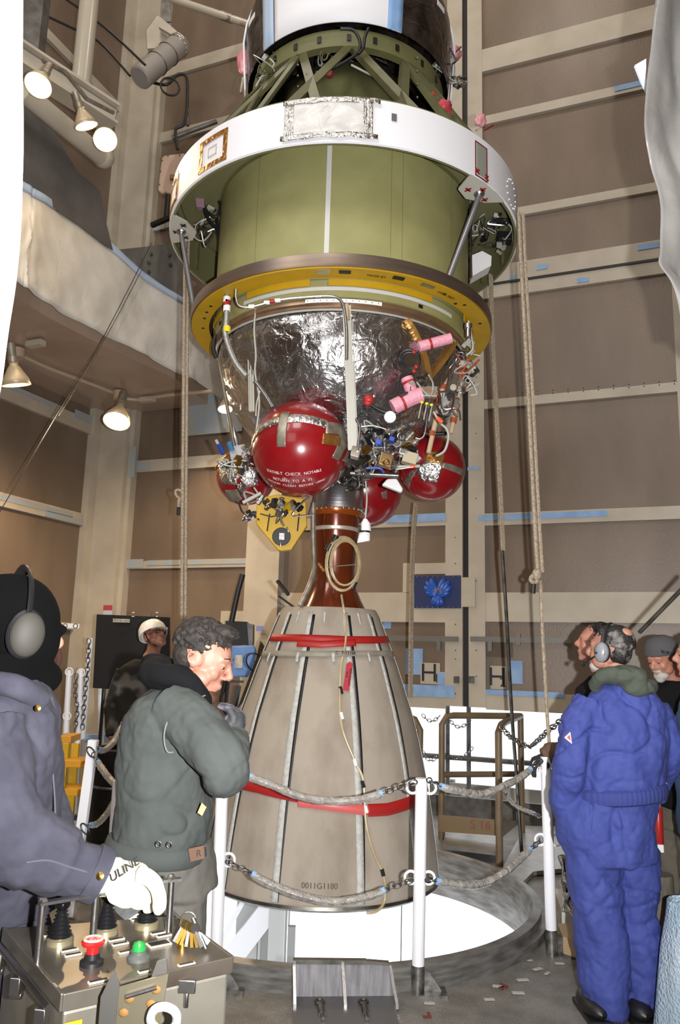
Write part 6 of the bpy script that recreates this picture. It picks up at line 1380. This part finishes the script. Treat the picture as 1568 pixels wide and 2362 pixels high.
m=M(); m.ell(H(0,.055,-.088),(.05,.045,.03),r,f); m.ell(H(.02,.075,-.085),(.03,.022,.022),r,f); fuse('white_beard',m,mat('white beard',h('#a9a59f'),.9),D,.005,1)
brows(H,m_ghair,D,1.03)
def muff(H,r,f,u,s,par,mt,k=1,rim=None):
    a=H(s*.088*k,-.002*k,-.012*k); m=M(); m.ell(a+r*s*.02*k,(.026*k,.036*k,.05*k),r,f,20,14); o=obj('ear_cup',m,mt,par)
    m=M(); m.ell(a,(.016*k,.038*k,.05*k),r,f,20,12); obj('ear_cushion',m,m_cable,o); return a,o
m_muff=mat('grey headset plastic',h('#7c7f86'),.35)
hs=thing('headset','grey communication headset with microphone worn by the man in blue','headset',H(0,0,.12))
for s in (-1,1): a,o_=muff(H,r,f,u,s,hs,m_muff)
m=M(); pts=[H(math.cos(R(t))*.103,-.002,-.01+math.sin(R(t))*.142) for t in range(0,181,12)]; m.tube(pts,.012,8,flat=.35); obj('headband',m,m_cable,hs)
m=M(); m.tube(catmull([H(-.115,.02,-.03),H(-.105,.06,-.06),H(-.07,.105,-.085),H(-.03,.125,-.085)],4),.004,6); m.ell(H(-.025,.127,-.085),(.012,.01,.012)); obj('microphone_boom',m,m_cable,hs)
m=M(); m.torus(H(-.125,-.002,-.012),.024,.003,r,18,6); m.tube([H(-.122,-.02,.0),H(-.128,.02,-.02)],.007,8); obj('cup_trim',m,m_cable,hs)
m=M()
for x0,x1,y,ry in ((1398,1470,1572,.09),(1372,1506,1592,.13),(1338,1528,1625,.165),(1318,1538,1670,.18),(1312,1540,1730,.185),(1312,1535,1790,.185),(1318,1522,1826,.175),(1296,1516,1850,.18),(1286,1514,1890,.18),(1292,1512,1940,.175),(1305,1512,1985,.16)):
    pass
js=[]
for x0,x1,y,ry in ((1398,1470,1572,.09),(1372,1506,1592,.13),(1338,1528,1625,.165),(1318,1538,1670,.18),(1312,1540,1730,.185),(1312,1535,1790,.185),(1318,1522,1826,.175),(1296,1516,1850,.18),(1286,1514,1890,.18),(1292,1512,1940,.175),(1305,1512,1985,.16)):
    a=P3(x0,y,YD);b_=P3(x1,y,YD); js.append(((a+b_)/2,(b_-a).length/2,ry,(b_-a),(0,1,0)))
m.loft(js,28)
m.tube(catmull([P3(1362,1625,YD-.02),P3(1330,1680,YD-.06),P3(1315,1750,YD-.08),P3(1312,1800,YD-.06)],4),[.085]*13,16)
m.tube(catmull([P3(1312,1795,YD-.06),P3(1305,1850,YD+.02),P3(1325,1895,YD+.08)],4),[.082]*5+[.075]*4,16); m.ell(P3(1312,1798,YD-.06),.085)
m.tube(catmull([P3(1512,1630,YD),P3(1538,1690,YD),P3(1541,1750,YD),P3(1525,1790,YD+.08),P3(1505,1830,YD+.14)],4),.068,16)
m.tube(catmull([P3(1366,1960,YD),P3(1372,2050,YD),P3(1383,2150,YD),P3(1393,2250,YD),P3(1398,2335,YD)],4),[.135]*3+[.13]*3+[.122]*4+[.118]*4+[.105]*3,18)
m.tube(catmull([P3(1462,1960,YD+.03),P3(1468,2050,YD+.03),P3(1475,2150,YD+.03),P3(1480,2250,YD+.03),P3(1478,2312,YD+.03)],4),[.115]*3+[.11]*3+[.1]*4+[.095]*4+[.09]*3,18)
fuse('blue_coverall',m,m_bl,D,.0085,3,.03,dsz=.13,fold=.018)
m=M(); a=[]
for i in range(48):
    t=2*PI*i/48; c=P3(1425,1826,YD); a.append(c+Vector((math.cos(t)*.212,math.sin(t)*.182,.012*math.cos(t))))
m.tube(a,.024,8,closed=True,flat=1.0); m.v=[Vector((v.x,v.y,c.z+(v.z-c.z)*1.6)) for v in m.v]; obj('elastic_waistband',m,mat('blue elastic',h('#2c3776'),.85,bump=.35,bs=14,bt='wave'),D)
m=M(); hc_=P3(1437,1568,YD)
m.tube(catmull([P3(1372,1585,YD-.02),P3(1388,1560,YD-.1),P3(1430,1552,YD-.15),P3(1475,1565,YD-.15),P3(1498,1590,YD-.1),P3(1490,1575,YD+.08),P3(1430,1550,YD+.12),P3(1385,1560,YD+.08),P3(1372,1583,YD)],4),.035,14)
m.ell(P3(1468,1580,YD-.13),(.08,.045,.055)); m.ell(P3(1440,1560,YD-.1),(.12,.09,.055))
fuse('green_hood',m,mat('dark green fleece',h('#454c42'),.95),D,.008,5,.02,fold=.012)
pt=P3(1312,1685,YD-.155); m=M(); pts=[P3(x,y,YD-.15) for x,y in ((1313,1688),(1301,1702),(1318,1716))]
m=M(); m.poly([P3(x,y,YD-.148) for x,y in ((1301,1701),(1315,1688),(1319,1716))],.004,(-.3,-1,0)); ptc=obj('sleeve_patch',m,mat('white patch',h('#d9d4d4'),.7),D,smooth=False)
m=M(); m.poly([P3(x,y,YD-.153) for x,y in ((1307,1701),(1314,1694),(1316,1709))],.003,(-.3,-1,0)); obj('patch_flame',m,mat('orange red flame',h('#b5533a'),.7),ptc,smooth=False)
for x in (1380,1478):
    p=P3(x,2345,YD); m=M(); m.ell((p.x-.02,YD+.02,.05),(.065,.14,.05)); m.box((p.x-.02,YD+.02,.012),(.11,.27,.024)); obj('work_boot',m,m_cable,D)
# ---------- C: helmeted man
YH=6.6
Cm=person('man in a white hard hat and dark plaid jacket looking up',Vector((P3(345,1700,YH).x,YH,0)))
H,r,f,u=headframe(P3(357,1470,YH),(.62,-.62,.48),(-.25,.3,1))
m=M(); addhead(m,H,r,f,u,1.0,neck=P3(345,1520,YH))
b0=P3(335,1530,YH); m.loft([(b0,.08,.07,(1,0,0),(0,1,0)),(b0-dz*.15,.17,.13,(1,0,0),(0,1,0)),(b0-dz*.5,.15,.13,(1,0,0),(0,1,0)),(b0-dz*.7,.15,.13,(1,0,0),(0,1,0))],18)
for s in (-1,1): m.tube([b0+Vector((s*.09,0,-.7)),Vector((b0.x+s*.09,YH,.1))],[.07,.05],12); m.ell((b0.x+s*.09,YH-.06,.05),(.045,.13,.045)); m.tube([b0+Vector((s*.17,0,-.06)),b0+Vector((s*.24,-.02,-.35)),b0+Vector((s*.2,-.12,-.6))],[.045,.04,.03],12); m.ell(b0+Vector((s*.2,-.13,-.66)),(.03,.03,.05))
fuse('body',m,m_skin2,Cm,.008,2)
eyes(H,f,r,u,Cm); brows(H,m_ghair,Cm)
m=M(); 
for i in range(1): m.loft([(b0+dz*.03,.09,.09,(1,0,0),(0,1,0)),(b0-dz*.03,.19,.13,(1,0,0),(0,1,0)),(b0-dz*.2,.225,.16,(1,0,0),(0,1,0)),(b0-dz*.55,.21,.16,(1,0,0),(0,1,0)),(b0-dz*.72,.22,.17,(1,0,0),(0,1,0))],22)
for s in (-1,1): m.tube([b0+Vector((s*.17,0,-.06)),b0+Vector((s*.25,-.02,-.35)),b0+Vector((s*.2,-.12,-.58))],[.07,.06,.045],12)
fuse('plaid_jacket',m,mat('dark plaid fleece',h('#1a1918'),.9,c2=h('#5b5a56'),vs=7,vd=1,lo=.5,hi=.62),Cm,.012,3,.02)
m=M()
for s in (-1,1): m.tube([b0+Vector((s*.09,0,-.68)),Vector((b0.x+s*.1,YH,.06))],[.11,.085],14)
fuse('trousers',m,m_hood,Cm,.012,2)
for s in (-1,1): m=M(); m.ell((b0.x+s*.1,YH-.05,.05),(.055,.15,.05)); obj('work_boot',m,m_cable,Cm)
hh=thing('hard_hat','white hard hat with chin strap on the man looking up','helmet',H(0,-.02,.1))
m=M(); m.lathe([(.112,-.0),(.118,.0),(.116,.03),(.108,.07),(.085,.105),(.05,.125),(.001,.132)],n=32,ax=(u-f*.12),ctr=H(0,-.015,.028)); obj('helmet_shell',m,mat('white helmet',h('#e6e2d8'),.3),hh,solid=.004)
m=M(); m.ell(H(0,.085,.03),(.075,.06,.008),r,(f-u*.1)); obj('helmet_peak',m,mat('white helmet',h('#e6e2d8')),hh)
for s in (-1,1):
    m=M(); m.tube([H(s*.085,.0,.03),H(s*.08,.015,-.05),H(s*.03,.05,-.115)],.006,6); obj('chin_strap',m,m_cable,hh)
m=M(); m.tube([H(-.085,.02,.012),H(-.09,.0,.0)],.014,8,flat=.4); obj('yellow_ear_tab',m,mat('pale yellow band',h('#c8bc62'),.5),hh)
gl=thing('safety_glasses','clear safety glasses on the hard hatted man','glasses',H(0,.1,0))
for s in (-1,1):
    m=M(); m.torus(H(s*.033,.104,.002),.022,.0025,(f+r*s*.3),18,6,ell=.8); obj('lens_rim',m,m_cable,gl); m=M(); m.tube([H(s*.055,.098,.006),H(s*.078,.0,.006)],.0022,5); obj('temple_arm',m,m_cable,gl)
# ---------- E: man behind the man in blue
YE=4.75
E_=person('dark haired man mostly hidden behind the man in blue, hand on the white post',Vector((P3(1375,1900,YE).x,YE,0)))
H,r,f,u=headframe(P3(1374,1482,YE),(-.93,.3,.12),(0,0,1))
b0=P3(1400,1570,YE)
m=M(); addhead(m,H,r,f,u,1.0,neck=b0-dz*.0)
m.loft([(b0-dz*.04,.1,.07,(1,0,0),(0,1,0)),(b0-dz*.2,.14,.1,(1,0,0),(0,1,0)),(b0-dz*.65,.13,.1,(1,0,0),(0,1,0))],18)
for s in (-1,1): m.tube([b0+Vector((s*.08,0,-.65)),Vector((b0.x+s*.1,YE,.1))],[.08,.05],12); m.ell((b0.x+s*.1-.05,YE,.05),(.12,.045,.045))
m.tube([b0+Vector((-.05,-.12,-.08)),P3(1345,1722,YE-.0),P3(1262,1742,YE-.0)],[.05,.045,.032],12)
hand(m,P3(1268,1742,YE),(-.85,0,-.45),(-.2,-.3,.9),.85,(60,65,70,75),1,(.3,-.4,-.8),.006)
fuse('body',m,m_skin2,E_,.008,2); hair(H,r,f,u,E_,m_cable,1.0,220,6,.06,.01,-.02)
m=M(); m.loft([(b0+dz*.03,.1,.09,(1,0,0),(0,1,0)),(b0-dz*.05,.19,.13,(1,0,0),(0,1,0)),(b0-dz*.3,.22,.16,(1,0,0),(0,1,0)),(b0-dz*.75,.2,.16,(1,0,0),(0,1,0))],22)
m.tube([b0+Vector((-.05,-.05,-.1)),P3(1345,1722,YE),P3(1290,1738,YE)],[.08,.07,.052],14)
fuse('dark_jacket',m,m_hood,E_,.012,3,.02,fold=.01)
m=M(); m.tube(catmull([P3(1305,1735,YE),P3(1285,1736,YE),P3(1262,1738,YE),P3(1250,1742,YE)],4),[.056]*5+[.06]*4+[.04]*4,14); fuse('brown_gauntlet',m,mat('brown canvas cuff',h('#5d4838'),.85),E_,.008,3,.01)
m=M(); m.tube([P3(1302,1735,YE),P3(1286,1737,YE)],.062,14); obj('black_cuff',m,m_cable,E_)
m=M(); hand(m,P3(1262,1742,YE),(-.85,0,-.45),(-.2,-.3,.9),1.08,(60,65,70,75),1,(.3,-.4,-.8),.012); fuse('dark_glove',m,mat('navy black glove',h('#22262e'),.7),E_,.006,2)
m=M()
for s in (-1,1): m.tube([b0+Vector((s*.09,0,-.68)),Vector((b0.x+s*.1,YE,.06))],[.1,.08],14)
fuse('trousers',m,m_hood,E_,.012,2)
for s in (-1,1): m=M(); m.ell((b0.x+s*.1-.05,YE,.05),(.15,.055,.05)); obj('work_boot',m,m_cable,E_)
# ---------- F: beanie and white beard
YFm=5.0
def simpleman(label,px,py,Y,fd,jk,tr,skin,hatfn,beard=None,k=1,arms=True,htilt=0):
    Pn=person(label,Vector((P3(px,py,Y).x,Y,0))); H,r,f,u=headframe(P3(px,py,Y),fd,(0,0,1)); b0=H(0,-.03,-.2)
    m=M(); addhead(m,H,r,f,u,k,neck=b0); X=r; Yv=f*Vector((1,1,0)); Yv.normalize(); X=Yv.cross(dz)
    m.loft([(b0-dz*.03,.09,.07,X,Yv),(b0-dz*.2,.14,.1,X,Yv),(b0-dz*.65,.13,.1,X,Yv)],18)
    for s in (-1,1):
        q=b0+X*s*.1; m.tube([q-dz*.65,Vector((q.x,q.y,.1))],[.08,.05],12); m.ell(Vector((q.x,q.y,.05))+Yv*.06,(.045,.12,.045),X,Yv)
        m.tube([b0+X*s*.17-dz*.06,b0+X*s*.25-dz*.36,b0+X*s*.2-dz*.6+Yv*.08],[.05,.042,.03],12); hand(m,b0+X*s*.2-dz*.6+Yv*.08,(-0,0,-1),Yv,.95,(15,18,20,22),s,(.7,-.6,-.1))
    fuse('body',m,skin,Pn,.008,2); eyes(H,f,r,u,Pn,k)
    m=M(); m.loft([(b0+dz*.04,.085,.085,X,Yv),(b0-dz*.04,.19,.13,X,Yv),(b0-dz*.25,.23,.17,X,Yv),(b0-dz*.55,.21,.165,X,Yv),(b0-dz*.72,.21,.17,X,Yv)],22)
    for s in (-1,1): m.tube([b0+X*s*.16-dz*.07,b0+X*s*.26-dz*.36,b0+X*s*.2-dz*.58+Yv*.08],[.075,.065,.05],14)
    fuse('jacket',m,jk,Pn,.012,3,.02,fold=.01)
    m=M(); m.loft([(b0-dz*.66,.17,.14,X,Yv),(b0-dz*.85,.17,.14,X,Yv)],18)
    for s in (-1,1): q=b0+X*s*.09; m.tube([q-dz*.75,Vector((q.x,q.y,.06))],[.115,.085],14)
    fuse('trousers',m,tr,Pn,.01,3,.02,fold=.012)
    for s in (-1,1): q=b0+X*s*.1; m=M(); m.ell(Vector((q.x,q.y,.05))+Yv*.06,(.055,.15,.05),X,Yv); obj('work_boot',m,m_cable,Pn)
    hatfn(H,r,f,u,Pn); return Pn,H,r,f,u
def beanie(H,r,f,u,par):
    hat=thing('knit_beanie','dark grey knit beanie with black lettering on the white bearded man','hat',H(0,-.01,.1))
    m=M(); m.lathe([(.098,.0),(.101,.004),(.1,.03),(.092,.06),(.07,.09),(.04,.105),(.001,.11)],n=28,ax=(u-f*.12),ctr=H(0,-.01,.03)); obj('hat_shell',m,mat('grey knit',h('#4c4c4e'),.95,bump=.4,bs=90),hat,solid=.008)
    p=H(-.08,.055,.055); text('hat_text','BURTON',.03,p+(-r*.03+f*.01),(f*-.75-r*.0+Vector((.6,0,0))).normalized() if 0 else Vector((.93,.1,-.12)),u,m_ink,hat,warp=lambda v:v+Vector((0,-.03,0)))
P_,H,r,f,u=simpleman('white bearded man in a grey beanie and black jacket at the right edge',1528,1518,YFm,(-.8,-.45,-.35),m_hood,mat('khaki grey trousers',h('#625c50'),.85,c2=h('#575146'),vs=5,bump=.3,bs=6,bt='crumple'),m_skin2,beanie)
m=M(); m.ell(H(0,.055,-.092),(.05,.045,.034),r,f); m.ell(H(0,.082,-.055),(.03,.018,.01),r,f); m.ell(H(0,.07,-.11),(.03,.03,.025),r,f); m.ell(H(0,.076,-.078),(.033,.02,.03),r,f); fuse('white_beard',m,mat('white beard',h('#c9c5bf')),P_,.005,1)
def nohat(H,r,f,u,par): hair(H,r,f,u,par,m_cable,1.0,200,8,.06,.01,-.02)
simpleman('person in a blue jacket cut off by the right edge, beside the beanie wearer',1606,1512,4.25,(-.9,.3,0),mat('teal blue jacket',h('#2d4a70'),.8),m_hood,m_skin,nohat)
# ---------- A: foreground denim man
m_den=mat('faded blue grey denim',h('#383844'),.95,c2=h('#2c2c38'),vs=14,vd=6,bump=.4,bs=6,bt='crumple')
YA=1.98
A_=person('man in a faded denim jacket, black hood and ear defenders at the console',Vector((P3(0,2000,YA).x,YA,0)))
H,r,f,u=headframe(P3(34,1448,YA),(.8,.58,-.1),(.1,0,1))
m=M(); addhead(m,H,r,f,u,1.04,neck=P3(10,1590,YA))
Xa=Vector((.62,-.78,0)); Ya=Vector((.78,.62,0))
def ta(x,y,a,b_): return (P3(x,y,YA+max(0,y-1740)*.00045),a,b_,Xa,Ya)
m.loft([ta(-8,1620,.1,.07),ta(-20,1720,.14,.09),ta(-25,1900,.13,.09),ta(-20,2050,.13,.09)],20)
sA=P3(-30,1690,YA-.15); eA=P3(50,1945,YA-.17); wA=P3(212,2022,YA-.13)
m.tube([sA,eA,wA],[.035,.035,.028],14); m.tube([P3(20,1690,YA+.2),P3(110,1900,YA+.25),P3(150,2000,YA+.12)],[.05,.04,.03],12)
hand(m,P3(225,2022,YA-.12),(.95,.15,-.1),(.1,-.35,1),1.0,(35,45,50,50),1,(.5,-.6,-.5))
for s in (-1,1): q=P3(-20,2080,YA+.17)+Xa*s*.1; m.tube([q+dz*.1,Vector((q.x,q.y,.1))],[.06,.05],12); m.ell(Vector((q.x,q.y,.05))+Ya*.06,(.045,.12,.045),Xa,Ya)
fuse('body',m,m_skin,A_,.007,2)
# balaclava hood
m=M(); m.ell(H(0,-.012,.03),(.098,.118,.105),r,f,24,16); m.ell(H(0,.03,-.03),(.078,.085,.1),r,f,24,16); m.ell(H(0,.05,-.09),(.06,.06,.05),r,f); m.tube([H(0,-.01,-.06),P3(14,1560,YA),P3(10,1610,YA)],[.09,.09,.105],18); m.ell(P3(75,1560,YA+.05),(.07,.08,.05)); m.ell(H(0,.118,.012),(.03,.008,.012),r,f)
fuse('black_balaclava',m,mat('black fleece',h('#050506'),1,spec=.1),A_,.007,4,.01)
ed=thing('ear_defenders','grey and black ear defenders on the man in denim','ear defenders',H(0,0,.13))
for s in (-1,1):
    a=H(s*.113,.0,-.01); m=M(); m.ell(a,(.02,.045,.06),r,f,20,14); ob=obj('ear_cushion',m,m_cable,ed); m=M(); m.ell(a+r*s*.018,(.024,.04,.053),r,f,24,16); obj('ear_cup',m,mat('olive grey plastic',h('#35332f'),.65,spec=.3),ob)
m=M(); pts=[H(math.cos(R(t))*.128,-.004,-.01+math.sin(R(t))*.158) for t in range(0,181,10)]; m.tube(pts,.015,8,flat=.35); obj('headband',m,m_cable,ed)
# jacket
m=M(); m.loft([ta(0,1555,.1,.1),ta(-6,1590,.15,.12),ta(-14,1640,.2,.15),ta(-25,1740,.215,.165),ta(-32,1880,.2,.17),ta(-30,2010,.2,.175),ta(-30,2090,.2,.17)],28)
m.tube(catmull([P3(-40,1670,YA-.15),P3(-30,1800,YA-.18),P3(10,1910,YA-.2),P3(60,1965,YA-.19)],4),[.1]*5+[.095]*4+[.085]*4,18)
m.tube(catmull([P3(20,1940,YA-.2),P3(95,1965,YA-.18),P3(165,1995,YA-.15),P3(232,2022,YA-.13)],4),[.085]*4+[.075]*4+[.062]*3+[.055]*2,18)
m.tube([P3(20,1690,YA+.12),P3(90,1880,YA+.2),P3(140,1990,YA+.1)],[.09,.08,.06],14)
fuse('denim_jacket',m,m_den,A_,.0065,3,.01,dsz=.09,fold=.013,fs=(9,9,4))
m=M(); m.tube(catmull([P3(60,1580,YA-.02),P3(110,1620,YA-.02),P3(100,1660,YA-.02)],4),.02,8); m.tube(catmull([P3(-30,1575,YA-.12),P3(40,1585,YA-.14),P3(95,1620,YA-.08)],5),.028,10); fuse('jacket_collar',m,m_den,A_,.007,3,.01)
m=M(); w1=P3(236,2024,YA-.13);w0=P3(205,2010,YA-.14); m.tube([w0,w1],[.062,.06],18); obj('jacket_cuff',m,m_den,A_); 
m=M(); m.lathe([(0,0),(.008,0),(.0085,.003),(0,.006)],n=16,ax=(-.1,-1,.3),ctr=P3(232,2021,YA-.195)); obj('brass_button',m,m_brass,A_)
m=M(); m.lathe([(0,0),(.007,0),(.007,.003),(0,.005)],n=16,ax=(-.0,-1,.1),ctr=P3(88,1634,YA-.17)); obj('brass_button',m,m_brass,A_)
m=M(); q=P3(-30,2060,YA+.15); m.loft([(q,.18,.15,Xa,Ya),(q-dz*.15,.18,.15,Xa,Ya)],20)
for s in (-1,1): q=P3(-20,2110,YA+.17)+Xa*s*.095; m.tube([q,Vector((q.x,q.y,.06))],[.115,.09],14)
fuse('denim_trousers',m,m_den,A_,.01,3,.01,fold=.008)
for s in (-1,1): q=P3(-20,2110,YA+.17)+Xa*s*.095; m=M(); m.ell(Vector((q.x,q.y,.05))+Ya*.06,(.055,.15,.05),Xa,Ya); obj('work_boot',m,m_cable,A_)
for nm_,pts in (('shoulder_seam',[(-30,1655,-.17),(10,1648,-.19),(45,1655,-.17),(70,1690,-.1)]),('front_placket',[(108,1650,-.05),(118,1740,-.05),(126,1840,-.05),(128,1930,-.05)]),('sleeve_seam',[(60,1990,-.27),(110,1985,-.25),(160,2000,-.22),(200,2012,-.2)])):
    m=M(); m.tube(catmull([P3(x,y,YA+d_) for x,y,d_ in pts],5),.0022,5); obj(nm_,m,mat('pale denim stitch',h('#45454f'),.9),A_)
# white leather glove
m=M(); wr=P3(245,2024,YA-.13)
m.tube([P3(222,2022,YA-.13),P3(255,2022,YA-.13),P3(275,2022,YA-.125)],[.042,.04,.04],16)
m.ell(P3(288,2022,YA-.12),(.055,.045,.032),(.98,.1,-.1),(-.1,1,0),20,12); m.ell(P3(312,2024,YA-.12),(.035,.045,.03),(.98,.1,-.1),(-.1,1,0))
fing=[[(318,2015,-.165),(345,2024,-.17),(362,2050,-.172),(369,2078,-.17),(366,2098,-.168)],[(312,2020,-.12),(330,2048,-.13),(334,2070,-.13),(322,2082,-.125),(305,2078,-.12)],[(318,2014,-.09),(345,2034,-.09),(355,2064,-.09),(350,2086,-.09),(340,2094,-.09)],[(322,2012,-.06),(342,2024,-.055),(352,2048,-.055),(350,2072,-.055),(342,2084,-.055)]]
rads=([.019,.018,.0165,.015,.012],[.019,.019,.018,.016,.013],[.016,.016,.015,.014,.012],[.015,.014,.013,.012,.01])
for p_,r_2 in zip(fing,rads): m.tube(catmull([P3(x,y,YA+d_) for x,y,d_ in p_],3),[r_2[min(4,i//3)] for i in range(13)],12); x,y,d_=p_[-1]; m.ell(P3(x,y,YA+d_),r_2[-1],n=12,m=8)
m.tube(catmull([P3(262,2035,YA-.15),P3(272,2066,YA-.165),P3(290,2078,YA-.16),P3(306,2078,YA-.15)],3),[.022]*4+[.018]*3+[.014]*3,12)
fuse('leather_glove',m,mat('cream leather glove',h('#e6e3cc'),.6,c2=h('#dad6bc'),vs=12,bump=.3,bs=9,bt='crumple'),A_,.005,3,.006,dsz=.04)
text('glove_print','ULINE',.026,P3(287,2006,YA-.182),Vector((.82,.0,.56)),Vector((-.45,.45,.75)),m_ink,A_)
